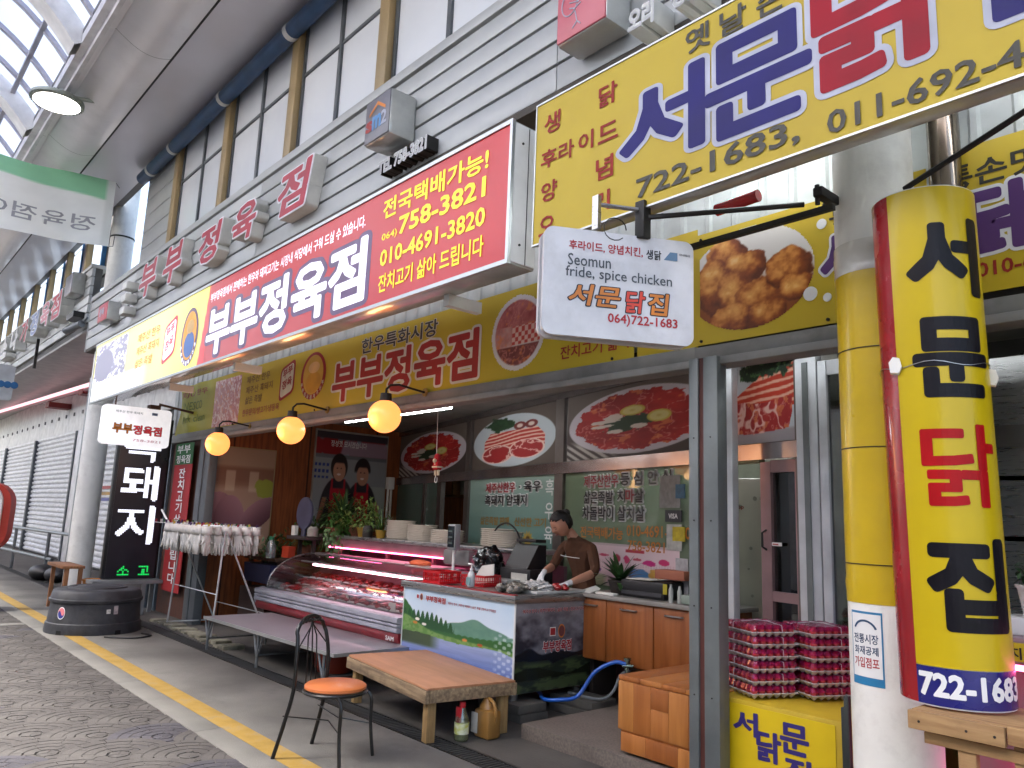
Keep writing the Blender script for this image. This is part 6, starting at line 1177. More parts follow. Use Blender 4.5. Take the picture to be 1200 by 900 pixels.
for i in range(4): x = -3.53+i*.178; g = MB(); g.box(x+.0008, x+.177, 4.11, 5.0, .552, .585, bev=.006); g.obj('lid_stave', cwd[(i*5+2) % 4], cs_)

# ------------------------------------------------------------------ yellow box with egg trays
yb = thing('yellow_box', 'yellow painted wooden box with blue hand lettering under the egg trays', 'box', (-2.4, 4.4, 0))
ypt = mat('yellow_paint_box', '#c9aa28', .55, var=.08, scale=3, dirt=.25, dscale=5, dcol='#6f5a20'); ypf = mat('yellow_front_film', '#d9ba12', .45, var=.05)
g = MB(); g.box(-2.76, -2.0, 4.1, 4.75, .1, .598, bev=.006); g.obj('carcass', ypt, yb); g = MB(); g.box(-2.68, -2.05, 4.094, 4.099, .1, .575); g.obj('front_film', ypf, yb)
PBX = FAC(4.093)
for s, x0, x1, z0, z1 in (('서', -2.645, -2.50, .42, .54), ('닭', -2.50, -2.36, .31, .46), ('문', -2.355, -2.2, .385, .53), ('집', -2.33, -2.19, .22, .36)): txt(yb, s, navy, PBX, x0, x1, z0, z1, .035, .002)
g = MB(); g.box(-2.0, -1.96, 4.06, 4.09, .1, .68, bev=.003); g.box(-1.955, -1.93, 4.0, 4.03, .1, .75, bev=.003); solo(g, 'folded_stand', mat('dark_green_metal', '#3c4240', .5, .4), 'dark folded metal stand leaning between the yellow box and column', 'stand')
pulp = mat('egg_pulp', '#c4bfbf', .9, var=.08, bump=.3); eggm = mat('brown_egg', '#c8504c', .35, c2='#b53a40', scale=12, coat=.3); film = mat('magenta_film', '#a8286a', .12, c2='#8a1f50', scale=14, bump=.8, bscale=30, coat=.8); strap = mat('white_strap', '#d5c7cc', .4)
eg = thing('egg_tray', 'egg tray', 'egg tray', (0, 0, 0), group='egg trays wrapped in magenta film')
g = MB(); T = .148; z0 = .0
N_ = 6; ps = 2*T/N_
grid = {}
for i in range(4*N_+1):
    for j in range(4*N_+1):
        x = -T+i*2*T/(4*N_); y = -T+j*2*T/(4*N_); h_ = .034-.032*abs(sin(pi*(x+T)/ps))*abs(sin(pi*(y+T)/ps)); grid[i, j] = g.b.verts.new((x, y, h_))
for i in range(4*N_):
    for j in range(4*N_): f = g.b.faces.new((grid[i, j], grid[i+1, j], grid[i+1, j+1], grid[i, j+1])); f.smooth = True
g.box(-T-.006, T+.006, -T-.006, -T, .032, .036); g.box(-T-.006, T+.006, T, T+.006, .032, .036); g.box(-T-.006, -T, -T, T, .032, .036); g.box(T, T+.006, -T, T, .032, .036)
g.obj('pulp_tray', pulp, eg, local=True)
g = MB()
for i in range(N_):
    for j in range(5 if 0 else N_):
        if i in (0, N_-1) or j in (0, N_-1) or True: g.ball((-T+ps*(i+.5), -T+ps*(j+.5), .048), .0215, 8, (1, 1, 1.2))
g.obj('eggs', eggm, eg, local=True, kind='stuff')
g = MB(); n_ = 24; gg = {}
for i in range(n_+1):
    for j in range(n_+1):
        x = -T+i*2*T/n_; y = -T+j*2*T/n_; e_ = min(i, j, n_-i, n_-j); h_ = (.072+.005*abs(sin(pi*(x+T)/ps))*abs(sin(pi*(y+T)/ps))+random.uniform(-.0015, .0015)) if e_ > 0 else .05
        if e_ == 0: x *= 1.0; y *= 1.0
        gg[i, j] = g.b.verts.new((x, y, h_))
for i in range(n_):
    for j in range(n_): f = g.b.faces.new((gg[i, j], gg[i+1, j], gg[i+1, j+1], gg[i, j+1])); f.smooth = True
filmg = glass('magenta_wrap', '#f070b0', .14, .08, .25, '#e04a98')
top_film = g.obj('film', filmg, eg, local=True)
g = MB(); g.tube([(-.05, -T-.004, .03), (-.05, -T, .07), (-.05, 0, .079), (-.05, T, .07), (-.05, T+.004, .03)], .0022, 4); g.tube([(-T-.004, .05, .03), (-T, .05, .07), (0, .05, .079), (T, .05, .07), (T+.004, .05, .03)], .0022, 4); g.obj('strap', strap, eg, local=True)
e0 = Vector((-2.60, 4.36, .6)); first = True; ra = R(14)
def es(c, n, names, rz, z0_=.6):
    global first
    for k in range(n):
        lb = '%s egg tray in the %s' % (['bottom', 'second from bottom', 'third from bottom', 'third from top', 'second from top', 'topmost'][k] if n == 6 else ['bottom', 'second', 'third', 'topmost'][min(3, k if k < n-1 else 3)], names)
        loc = (c[0]+random.uniform(-.004, .004), c[1]+random.uniform(-.004, .004), z0_+k*.068); rzz = rz+random.uniform(-.02, .02)
        if first: eg.location = loc; eg.rotation_euler = (0, 0, rzz); eg['label'] = lb; first = False
        else: dup(eg, loc, rzz, lb)
es((-2.62, 4.335), 6, 'front left stack on the yellow box', R(-24)); es((-2.40, 4.60), 6, 'rear middle stack behind the front one', R(-24)); es((-2.12, 4.80), 4, 'low right stack behind the others', R(-24))
g = MB(); g.box(-2.76, -2.0, 4.76, 5.1, .1, .59); solo(g, 'rear_box', ypt, 'second yellow box behind carrying the rear egg trays', 'box')
g = MB(); g.lathe([(.09, 0), (.1, .02), (.1, .06), (.09, .07), (.0001, .07)], (-3.02, 4.9, .86), 20); solo(g, 'yellow_tub', mat('tub_yellow', '#c78f2a', .4), 'yellow plastic tub behind the egg trays', 'tub')
g = MB(); g.prism([(-2.3, 5.25, .75), (-1.7, 5.25, .75), (-1.66, 5.25, .98), (-2.34, 5.25, .98)], (0, .3, 0)); g.box(-2.3, -1.7, 5.3, 5.5, .1, .75); solo(g, 'grey_basin', mat('basin_grey', '#8e9696', .4), 'grey plastic tub behind the eggs near the wrapped column', 'tub')

# ------------------------------------------------------------------ right edge: crate stand, shelves, white pot
wc = thing('wood_stand', 'rough wooden crate stand under the curved yellow sign', 'stand', (-1.1, 3.25, 0)); cwn = wood('raw_pine', '#a9875c', '#8d6b45', .75, 0, dirt=.25)
for a in ((-1.30, -.98, 3.16, 3.19, .85, .915), (-.975, -.4, 3.17, 3.2, .86, .92)): g = MB(); g.box(*a, bev=.003); g.obj('front_plank', cwn, wc)
g = MB(); g.box(-1.3, -.4, 3.2, 3.6, .895, .915, bev=.003); g.obj('top_plank', cwn, wc); g = MB(); g.box(-1.26, -.4, 3.2, 3.22, .80, .84, bev=.003); g.obj('under_plank', cwn, wc)
for x, w_ in ((-1.15, .06), (-.97, .03)): g = MB(); g.box(x, x+w_, 3.21, 3.25, 0, .85, bev=.003); g.obj('leg', cwn, wc)
g = MB()
for x in (-1.26, -1.1, -1.01): g.cyl((x, 3.158, .88), (x, 3.161, .88), .005, n=6)
g.obj('nail_heads', darkm, wc)
rc = thing('lit_case', 'low chilled case glowing pink at the right edge behind the stand', 'display case', (-.9, 4.4, .1)); g = MB(); g.box(-1.6, .5, 4.2, 4.9, .1, .35); g.box(-1.6, .5, 4.75, 4.9, .35, 1.0); g.box(-1.6, .5, 4.15, 4.9, 1.0, 1.12, bev=.01); g.obj('body', mat('case_rose_steel', '#a58a92', .3, .4), rc)
g = MB(); g.cyl((-1.6, 4.3, .42), (.5, 4.3, .42), .018, n=8); g.cyl((-1.6, 4.24, .98), (.5, 4.24, .98), .016, n=8); g.obj('pink_tube', pinkt, rc)
g = MB(); g.box(-1.6, .5, 4.3, 4.7, .55, .58); g.obj('shelf', steel, rc); g = MB(); g.box(-1.25, -1.1, 4.12, 4.14, 1.02, 1.1); g.obj('price_sign', yel, rc); txt(rc, '지육', blk, FAC(4.118), -1.235, -1.12, 1.03, 1.08, .02, .002)
wp = plant('small green plant in a square white pot at the right edge', (-1.16, 4.35, 1.2), wht, .09, .15, 'bush', 260, .14, .01, gn1)
g = MB(); g.box(-1.32, -.85, 4.25, 4.5, 1.12, 1.2, bev=.008); solo(g, 'white_planter_base', wht, 'white tray under the white plant pot at the right edge', 'tray')
rk_ = thing('storage_shelf', 'steel wall shelves with bottles and blue bag behind the curved sign', 'shelf', (-1.2, 5.7, 1.5))
for z in (1.55, 1.92): g = MB(); g.box(-2.3, 1.5, 5.5, 5.9, z, z+.03); g.obj('shelf_board', steel, rk_)
g = MB(); g.box(-2.3, 1.5, 5.9, 5.95, .1, 2.9); g.obj('wall_panel', mat('steel_wall', '#6f6d69', .3, .7), rk_)
g = MB(); g.box(-2.3, 1.5, 5.45, 5.9, 2.12, 2.26); g.obj('hood', mat('hood_steel', '#7f7d7a', .3, .7), rk_)
for i, (x, k_, h_) in enumerate(((-1.95, '#3a3733', .2), (-1.8, '#a59c90', .15), (-1.62, '#6b5d4c', .22), (-1.45, '#c9c4b8', .12))): g = MB(); g.lathe([(.05, 0), (.055, .01), (.055, h_*.7), (.02, h_*.9), (.02, h_)], (x, 5.6, 1.58), 14); solo(g, 'shelf_bottle', mat('sb'+k_[1:], k_, .4), ['black', 'beige', 'brown', 'cream'][i]+' bottle on the lower steel shelf at the right edge', 'bottle')
g = MB(); g.ball((-1.55, 5.6, 2.0), .07, 12, (1.4, 1, .9)); solo(g, 'blue_bag', mat('bag_blue', '#1f4fa8', .4), 'blue plastic bag on the upper steel shelf at the right edge', 'bag'); g = MB(); g.ball((-1.78, 5.6, 1.99), .06, 12, (1.6, 1, .8)); solo(g, 'paper_bundle', paper, 'white bundle beside the blue bag on the steel shelf', 'bundle')
# ------------------------------------------------------------------ round black pot base with lid
pb = thing('round_base_tub', 'big black round plastic base tub with lid and red-blue roundel', 'tub', (-10.95, 2.86, 0))
rub = mat('black_rubber', '#24252a', .6, c2='#33353b', var=.2, scale=5, bump=.15, bscale=90, dirt=.25, dcol='#6f6d6a')
PCX, PCY = -11.08, 2.80
g = MB(); g.lathe([(.545, .0), (.55, .02), (.54, .12), (.535, .125), (.525, .13), (.51, .36), (.53, .37), (.535, .40), (.52, .41), (.505, .48), (.48, .505)], (PCX, PCY, 0), 56); g.obj('wall', rub, pb)
g = MB(); g.lathe([(.48, .505), (.46, .515), (.34, .52), (.33, .54), (.30, .54), (.28, .525), (.25, .53), (.23, .545), (.0001, .55)], (PCX, PCY, 0), 56); g.obj('lid', rub, pb)
def potp(a, z, d=.004):
    r = .51+(.36-z)*.065 if z < .36 else .51; return Vector((PCX+cos(a)*(r+d), PCY+sin(a)*(r+d), z))
def patch(a0, da, z, dz, m, nm, fn=None, d=.004):
    g = MB(); n = 14
    pts = [potp(a0+cos(t)*da, z+sin(t)*dz, d) for t in np.linspace(0, 2*pi, 29)[:-1]] if fn is None else fn
    g.b.faces.new([g.b.verts.new(p) for p in pts]); return g.obj(nm, m, pb, norm=False)
va = math.atan2(-PCY, -PCX)
ra_ = va-R(44)
patch(ra_, .105, .25, .072, wht, 'roundel_rim')
d_ = .007; up = [potp(ra_+cos(t)*.092, .25+sin(t)*.062, d_) for t in np.linspace(0, pi, 14)]+[potp(ra_-.046-cos(t)*.046*-1*-1, .25+sin(t)*.03*(-1), d_) for t in np.linspace(pi, 0, 8)][::1]
top = [potp(ra_+cos(t)*.092, .25+sin(t)*.062, d_) for t in np.linspace(0, pi, 16)]
wave = [potp(ra_-.092+.184*t, .25+.028*sin(t*2*pi), d_) for t in np.linspace(0, 1, 16)]
patch(0, 0, 0, 0, mat('roundel_red', '#d77a80', .5), 'roundel_red', fn=top+wave[1:-1])
bot = [potp(ra_+cos(t)*.092, .25+sin(t)*.062, d_-.001) for t in np.linspace(0, -pi, 16)]
patch(0, 0, 0, 0, mat('roundel_blue', '#2b3487', .5), 'roundel_blue', fn=[potp(ra_+cos(t)*.092, .25+sin(t)*.062, d_-.0015) for t in np.linspace(0, 2*pi, 28)[:-1]])
for a0, a1, z0, z1, k in ((.24, .33, .25, .30, '#d6d4cf'), (.40, .50, .24, .34, '#b9aeb0')):
    g = MB(); g.b.faces.new([g.b.verts.new(potp(va+a, z)) for a, z in ((a0, z0), (a1, z0), (a1, z1), (a0, z1))]); g.obj('paper_label', mat('lab'+k[1:], k, .6, var=.2, scale=30), pb, norm=False)
for a in (-.72, .52): g = MB(); g.b.faces.new([g.b.verts.new(Vector((PCX+cos(va+q)*.553, PCY+sin(va+q)*.553, z))) for q, z in ((a-.07, .0), (a+.07, 0), (a+.06, .05), (a-.06, .05))]); g.obj('fork_slot', mat('void_black', '#050505', .9), pb, norm=False)
g = MB(); g.tube(smooth([(-10.45, 3.2, .012), (-10.25, 3.25, .012), (-10.12, 3.05, .012), (-10.2, 2.9, .012), (-10.35, 2.75, .012)]), .01, 6); solo(g, 'black_cable', blackp, 'black cable looped on the pavement beside the round black tub', 'cable')
# stool behind the tub with orange bucket
g = MB(); g.box(-13.9, -12.9, 2.75, 3.05, .62, .66, bev=.005)
for x, y in ((-13.85, 2.8), (-12.98, 2.8), (-13.85, 2.98), (-12.98, 2.98)): g.box(x, x+.06, y, y+.05, 0, .62)
solo(g, 'wood_trestle', wood('trestle_wood', '#9a6a45', '#7d5334', .7, 2), 'brown wooden trestle stool left of the white round column', 'stool')
bk_ = thing('orange_bucket', 'orange plastic bucket beside the base of the white column', 'bucket', (-13.1, 3.3, .2)); g = MB(); g.lathe([(.11, 0), (.14, .24), (.15, .24), (.15, .27), (.13, .27), (.1, .02), (.0001, .02)], (-13.2, 3.25, .18), 24); g.obj('body', mat('bucket_orange', '#d98a1e', .4), bk_)
g = MB(); g.box(-13.4, -13.0, 3.05, 3.45, .1, .18); g.obj('lower_crate', mat('crate_white', '#b9b6ae', .5), bk_)

# ------------------------------------------------------------------ drying rack with gloves
rk2 = thing('drying_rack', 'folding white wire drying rack on the pavement before the red banner', 'drying rack', (-10.3, 4.0, 0))
rm = mat('rack_white', '#b9bcbc', .4, .3)

for (p, q) in (((-10.98, 3.72, 1.1), (-11.02, 3.68, .05)), ((-9.45, 3.72, 1.3), (-9.42, 3.66, .05)), ((-10.98, 4.3, .05), (-10.9, 3.75, 1.1)), ((-9.45, 4.35, .05), (-9.5, 3.75, 1.3))): g = MB(); g.tube([p, q], .012, 6); g.obj('leg', rm, rk2)
g = MB(); g.tube(smooth([(-11.02, 3.68, .06), (-11.0, 4.0, .06), (-10.95, 4.3, .06), (-10.2, 4.34, .08), (-9.5, 4.35, .1)]), .01, 6); g.tube([(-11.0, 3.7, .55), (-9.45, 3.7, .55)], .006, 5); g.tube([(-10.98, 4.3, .3), (-9.45, 4.35, .3)], .006, 5); g.obj('stretcher', rm, rk2)
g = MB(); g.tube([(-11.05, 3.72, 1.1), (-11.9, 3.72, 1.52)], .014, 6); g.tube([(-11.05, 3.72, 1.1), (-10.2, 3.6, 1.34), (-9.3, 3.6, 1.36)], .012, 6); g.obj('arm', wht, rk2)
g = MB()
for k in range(6): y = 3.55+.12*k; g.cyl((-11.6, y, 1.35), (-9.4, y, 1.35), .004, n=5)
g.obj('wires', rm, rk2); g = MB(); g.cyl((-11.08, 3.72, 1.06), (-11.02, 3.72, 1.14), .03); g.obj('joint', mat('mint_plastic', '#6fb0a8', .4), rk2)
glm = mat('cotton_glove', '#cfccc6', .95, var=.08, bump=.2, bscale=40); PEGS = [mat('peg_'+k[1:], k, .5) for k in ('#9c2433', '#2c5f3a', '#b9a13a', '#4f2f5f', '#c9c6c0')]
def glove_mesh(seed):
    r_ = random.Random(seed); b = MB(); S_ = 1
    def lobe(p, q, w0, w1): b.tube([p, tuple((np.array(p)+np.array(q))/2+np.array((0, r_.uniform(-.004, .004), 0))), q], [w0, (w0+w1)/2, w1], 6)
    b.ball((0, 0, -.075), .04, 10, (1, .4, 1.3)); b.cyl((0, 0, 0), (0, 0, -.05), .03, .036, 10)
    for i, x in enumerate((-.03, -.011, .009, .028)): lobe((x*.8, 0, -.10), (x*1.3+r_.uniform(-.006, .006), r_.uniform(-.01, .01), -.165-(.015 if i in (1, 2) else 0)), .0115, .0085)
    lobe((.03, 0, -.07), (.058, r_.uniform(-.01, .01), -.115), .011, .009)
    bmesh.ops.recalc_face_normals(b.b, faces=b.b.faces); me = bpy.data.meshes.new('cotton_glove'); b.b.to_mesh(me); b.b.free(); me.materials.append(glm); me.transform(Matrix.Diagonal((1.4, 1.5, 1.9, 1))); return me
gms = [glove_mesh(i) for i in range(4)]; pgm = []
for m_ in PEGS:
    b = MB(); b.box(-.006, .006, -.012, .012, -.02, .035); me = bpy.data.meshes.new('peg'); bmesh.ops.recalc_face_normals(b.b, faces=b.b.faces); b.b.to_mesh(me); b.b.free(); me.materials.append(m_); pgm.append(me)
for k in range(6):
    n_ = 15
    for i in range(n_):
        x = -11.0+i*(1.55/n_)+random.uniform(-.02, .02); y = 3.55+.12*k
        o = bpy.data.objects.new('cotton_glove', gms[random.randrange(4)]); COL.objects.link(o); o.location = (x, y, 1.345); o.rotation_euler = (random.uniform(-.1, .1), random.uniform(-.12, .12), random.uniform(-1.2, 1.2))
        tag(o, 'white cotton glove hanging from a wire of the drying rack', 'glove', 'white cotton gloves hung on the drying rack')
        if i % 2 == 0: p = bpy.data.objects.new('peg', pgm[random.randrange(5)]); COL.objects.link(p); p.parent = o; p.location = (0, 0, .0)
for k in range(12): o = bpy.data.objects.new('clothes_peg', pgm[k % 5]); COL.objects.link(o); o.location = (-11.7+k*.055, 3.6+.1*(k % 4), 1.36); tag(o, 'small coloured clothes peg on the empty left end of the rack wires', 'peg', 'coloured pegs on the rack end')

# ------------------------------------------------------------------ far shops to the left
fb = thing('far_building', 'next market building with grey siding and blue-framed tall upper windows', 'building', (-26, 4, 0))
zf = [5.12+.19*i for i in range(7)]
for a, b in zip(zf, zf[1:]):
    for s0, s1 in ((-44, -32), (-32, -24), (-24, -16.85)): g = MB(); g.box(s0, s1-.006, 3.4, 3.46, a+.01, b-.012, bev=.005); g.obj('siding_plank', greypl, fb)
g = MB(); g.box(-44, -16.9, 3.46, 3.6, 5.0, 6.26); g.box(-44, -16.9, 3.7, 3.9, 6.2, 9.5); g.obj('wall_core', MATS['core_grey'], fb); g = MB(); g.box(-44, -16.86, 3.38, 3.7, 6.26, 6.33, bev=.006); g.obj('sill_rail', greypl, fb)
g = MB(); g.box(-44, -16.9, 3.46, 5.6, 4.95, 5.0); g.obj('soffit', mat('far_soffit', '#a5a29e', .6), fb)
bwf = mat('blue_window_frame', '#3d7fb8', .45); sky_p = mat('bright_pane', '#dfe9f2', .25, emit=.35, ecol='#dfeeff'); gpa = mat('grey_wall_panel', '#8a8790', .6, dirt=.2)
x = -17.3; i = 0
while x > -40:
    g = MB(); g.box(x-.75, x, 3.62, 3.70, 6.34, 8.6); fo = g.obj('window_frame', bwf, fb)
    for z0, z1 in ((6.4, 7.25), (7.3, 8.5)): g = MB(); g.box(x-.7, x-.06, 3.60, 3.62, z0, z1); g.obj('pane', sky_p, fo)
    g = MB(); g.box(x-.93, x-.78, 3.50, 3.7, 6.33, 8.6, bev=.005); g.obj('window_post', post, fb)
    for z in (6.35, 6.85, 7.35, 7.85): g = MB(); g.box(x-1.85, x-.95, 3.64, 3.7, z, z+.49, bev=.005); g.obj('wall_panel', gpa, fb)
    x -= 1.9
for i, (x, s, k) in enumerate(((-18.6, '점', lred), (-19.7, '육', mat('pale_red_face', '#c9808a', .5)), (-20.9, '정', mat('pale_blue_face', '#7f90b4', .5)), (-22.1, '가', lred), (-23.5, '나', lets), (-25.0, '소', lets))): boxletter(s, x-.42, x+.42, 5.45, 5.98, ['pale red raised letter nearest the gap on the far siding', 'second faded letter from the gap on the far siding', 'pale blue raised letter on the far siding', 'fourth raised letter from the gap on the far siding', 'fifth grey raised letter on the far siding', 'leftmost grey raised letter on the far siding'][i], mm=k, y1=3.15, sh=.1)
t = lbox(-17.9, -17.25, 5.75, 6.2, 'blank grey box sign at the right end of the far siding', MATS['grey_face'], y1=3.15, nm='box_sign')
g = MB(); g.box(-17.6, -17.0, 3.2, 3.4, 5.22, 5.34); solo(g, 'camera_bracket', blackp, 'dark bracket row under the blank far box sign', 'bracket')
g = MB(); g.cyl((-17.5, 3.2, 5.0), (-16.9, 3.35, 5.08), .07, n=14); g.cyl((-17.0, 3.35, 5.05), (-16.8, 3.42, 5.2), .02); solo(g, 'security_camera', mat('cam_grey', '#6f7478', .4), 'grey security camera under the end of the far siding', 'camera')
fw_ = thing('shutter_wall', 'white panelled wall with closed grey roller shutters in the background', 'wall', (-28, 5.2, 0)); wpn = mat('white_wall_panel', '#e6e6e4', .5, dirt=.12)
for i in range(14): a = -44+i*2.0; g = MB(); g.box(a+.01, a+1.99, 5.2, 5.26, 3.6, 5.0, bev=.006); g.obj('wall_panel', wpn, fw_)
g = MB()
for i in range(28): g.box(-43.5+i, -43.4+i, 5.17, 5.2, 4.1, 4.2)
g.obj('fixing_plates', mat('fix_grey', '#6f6f70', .5), fw_, kind='stuff')
g = MB(); g.box(-44, -15, 5.27, 5.4, 0, 5.0); g.obj('wall_core', MATS['core_grey'], fw_)
shm = mat('shutter_grey', '#dcdde0', .4, .15, dirt=.1)
for i, (a, b) in enumerate(((-42, -36), (-35.8, -30.3), (-30.1, -24.6), (-23.4, -19.3))):
    g = MB(); pr = []; z = 0.02
    while z < 3.55: pr += [(a, 5.22, z), (a, 5.17, z+.05), (a, 5.17, z+.09), (a, 5.22, z+.13)]; z += .14
    sh_ = thing('roller_shutter', ['leftmost closed roller shutter in the far wall', 'closed grey roller shutter second from left', 'wide closed roller shutter behind the railing', 'narrow roller shutter with red and yellow stripes beside the white column'][i], 'shutter', ((a+b)/2, 5.2, 0)); g.sheet(pr, (b-a, 0, 0)); g.obj('slat_curtain', shm, sh_)
    g = MB(); g.box(b, b+.12, 5.1, 5.24, 0, 3.6); g.obj('guide_rail', MATS['grey_post'], sh_); g = MB(); g.box(a-.06, a, 5.1, 5.24, 0, 3.6); g.obj('guide_rail', MATS['grey_post'], sh_)
    if i == 3:
        for z, k in ((1.95, '#a83a3f'), (1.8, '#b58a35'), (1.66, '#55589a')): g = MB(); g.box(a, b, 5.160, 5.168, z, z+.07); g.obj('stripe', mat('stripe'+k[1:], k, .5), sh_)
g = MB(); g.box(-24.5, -23.5, 5.14, 5.2, 0, 3.6, bev=.01); g.obj('pier_panel', wpn, fw_)
fluo(-23.5, -16.9, 4.0, 5.1, 'long white fluorescent tube under the far soffit', r=.03); 
nt_ = thing('neon_tube', 'long pinkish red lit tube running across the far shop wall', 'lamp', (-24, 4.5, 4.6)); g = MB(); g.cyl((-36, 4.6, 4.95), (-15.8, 4.6, 4.35), .05, n=10); g.obj('tube', mat('neon_red', '#e8a0b0', .3, emit=.4, ecol='#ffc0cc'), nt_); g = MB(); g.cyl((-36, 4.66, 4.87), (-15.8, 4.66, 4.27), .06, n=8); g.obj('red_rail', mat('rail_red', '#8a2a3a', .4), nt_)
for x in (-26.5, -22.5, -19.0): g = MB(); g.box(x, x+.5, 4.6, 5.2, 4.35, 4.5); g.obj('red_bracket', mat('bracket_red', '#7a2420', .6), nt_)
# small white projecting sign at the left edge
t = thing('projecting_sign', 'small white far projecting sign with blue mark at the left edge', 'sign', (-20.5, 3.2, 3.8)); slab('plate', t, Vector((-20.5, 2.3, 4.2)), Vector((0, 1, 0)), 1.15, .8, .12, -.12, mat('far_plate', '#c9cfd2', .5), r=.06); g = MB(); [g.ball((-20.49, 2.5+.13*i, 4.15), .08, 8, (.1, 1, 1)) for i in range(4)]; g.obj('blue_mark', mat('mark_blue', '#2f6fa8', .5), t); g = MB(); g.box(-20.55, -20.5, 3.2, 3.26, 4.6, 5.3); g.obj('hanger', darkm, t)
# red arch of a sign and railing
ra2 = thing('red_arch_sign', 'white panel with rounded red edge cut by the left frame border', 'sign', (-13.2, 1.9, .9)); U2 = Vector((.55, .83, 0)).normalized()
slab('red_rim', ra2, Vector((-13.75, 1.63, 1.32)), U2, 1.05, 1.0, .16, -.2, mat('arch_red', '#b03a2c', .4), r=.3); slab('white_panel', ra2, Vector((-13.8, 1.58, 1.32)), U2, .98, .98, .04, -.03, wpn, r=.28)
g = MB(); g.box(-14.15, -13.5, 1.6, 1.7, 0, .86); g.obj('base', mat('arch_base', '#6f3228', .5), ra2)
rl_ = thing('hand_railing', 'low grey pipe railing in front of the far shutters', 'railing', (-20, 3.6, 0)); g = MB()
for p, q in (((-24, 3.5, .95), (-17.5, 3.8, .95)), ((-24, 3.5, .4), (-18.6, 3.75, .4)), ((-19, 3.72, 0), (-19, 3.72, .95)), ((-22, 3.6, 0), (-22, 3.6, .95))): g.cyl(p, q, .035, n=8)
g.obj('pipes', gal, rl_)
for i, (x, y, r) in enumerate(((-18.6, 3.6, .3), (-18.0, 3.75, .28), (-19.2, 3.7, .26))): g = MB(); g.ball((x, y, r*.5), r, 14, (1.3, .8, .55)); solo(g, 'black_sack', mat('sack_black', '#17171a', .5, bump=.6, bscale=9), ['middle black sack of the heap under the far railing', 'black sack nearest the white column under the far railing', 'leftmost black sack of the heap under the far railing'][i], 'sack', 'black sacks under the far railing')

# ------------------------------------------------------------------ the woman at the counter
pe = thing('person', 'woman in brown shirt and apron with white gloves cutting meat, head bowed', 'person', (-5.1, 5.42, 0))
skin = mat('skin', '#b5826a', .55, var=.04, scale=20); brown = mat('brown_shirt', '#55341f', .85, var=.1, scale=14, bump=.15); glv = mat('white_rubber_glove', '#cfcfd2', .5, var=.04); trou = mat('dark_trousers', '#211f24', .8)
bmx = bmesh.new(); lay_ = bmx.verts.layers.skin.verify(); V_ = []
def sv(p, r, par=None, r2=None):
    v = bmx.verts.new(p); v[lay_].radius = (r, r2 or r)
    if par is not None: bmx.edges.new((par, v))
    return v
ox, oy = -5.08, 5.40
pel = sv((ox, oy+.02, .90), .15, None, .115); bmx.verts.ensure_lookup_table()
b1_ = sv((ox, oy+.02, 1.04), .135, pel, .11); b2_ = sv((ox-.005, oy-.02, 1.2), .145, b1_, .115); b3_ = sv((ox-.015, oy-.08, 1.33), .14, b2_, .105); nk = sv((ox-.025, oy-.13, 1.43), .064, b3_); hd0 = sv((ox-.04, oy-.19, 1.52), .05, nk)
for s in (-1, 1):
    hp = sv((ox+s*.09, oy+.02, .80), .10, pel); kn = sv((ox+s*.10, oy+.0, .46), .065, hp); an = sv((ox+s*.10, oy+.03, .09), .045, kn); sv((ox+s*.11, oy-.12, .04), .035, an)
def hand(wr, d, side, palmn):
    d = Vector(d).normalized(); sd_ = Vector(side).normalized(); pn = Vector(palmn).normalized(); w0 = Vector(wr.co)
    pm = sv(w0+d*.05, .030, wr, .02); 
    for i, (o_, L_) in enumerate(((-.028, .07), (-.010, .082), (.009, .076), (.026, .06))):
        k0 = sv(w0+d*.085+sd_*o_, .0105, pm); k1 = sv(w0+d*(.085+L_*.5)+sd_*o_*1.15+pn*.012, .0098, k0); sv(w0+d*(.085+L_*.85)+sd_*o_*1.1+pn*.036, .0085, k1)
    t0 = sv(w0+d*.035-sd_*.036+pn*.008, .012, pm); sv(w0+d*.075-sd_*.05+pn*.028, .010, t0)
# her right arm (left in the picture)
s1 = sv((ox-.17, oy-.08, 1.36), .062, b3_); e1 = sv((ox-.235, oy-.17, 1.15), .046, s1); w1_ = sv((ox-.09, oy-.42, 1.12), .030, e1); hand(w1_, (.15, -.55, -.6), (1, .2, 0), (.1, .5, -.6))
s2 = sv((ox+.16, oy-.07, 1.355), .062, b3_); e2 = sv((ox+.265, oy-.12, 1.13), .048, s2); w2_ = sv((ox+.235, oy-.42, 1.045), .031, e2); hand(w2_, (-.25, -.75, -.18), (-1, .3, 0), (0, .1, -1))
me = bpy.data.meshes.new('body'); bmx.to_mesh(me); bmx.free(); bo = bpy.data.objects.new('tmp', me); COL.objects.link(bo)
sk = bo.modifiers.new('s', 'SKIN'); sk.use_smooth_shade = True; sk.branch_smoothing = .6
bo.modifiers.new('ss', 'SUBSURF').levels = 1; bo.modifiers['ss'].render_levels = 1
for sv_ in me.skin_vertices[0].data: sv_.use_root = False
me.skin_vertices[0].data[0].use_root = True
dg = bpy.context.evaluated_depsgraph_get(); mb_ = bpy.data.meshes.new_from_object(bo.evaluated_get(dg)); bpy.data.objects.remove(bo)
G_ = MB(); bb = bmesh.new(); bb.from_mesh(mb_); G_.merge(bb)
HCn = Vector((ox-.06, oy-.25, 1.545)); HR = Matrix.Rotation(R(-14), 4, 'Z') @ Matrix.Rotation(R(36), 4, 'X')
hb_ = bmesh.new(); bmesh.ops.create_uvsphere(hb_, u_segments=40, v_segments=28, radius=1)
def gs(p, c, s): return math.exp(-sum(((p[i]-c[i])/s[i])**2 for i in range(3)))
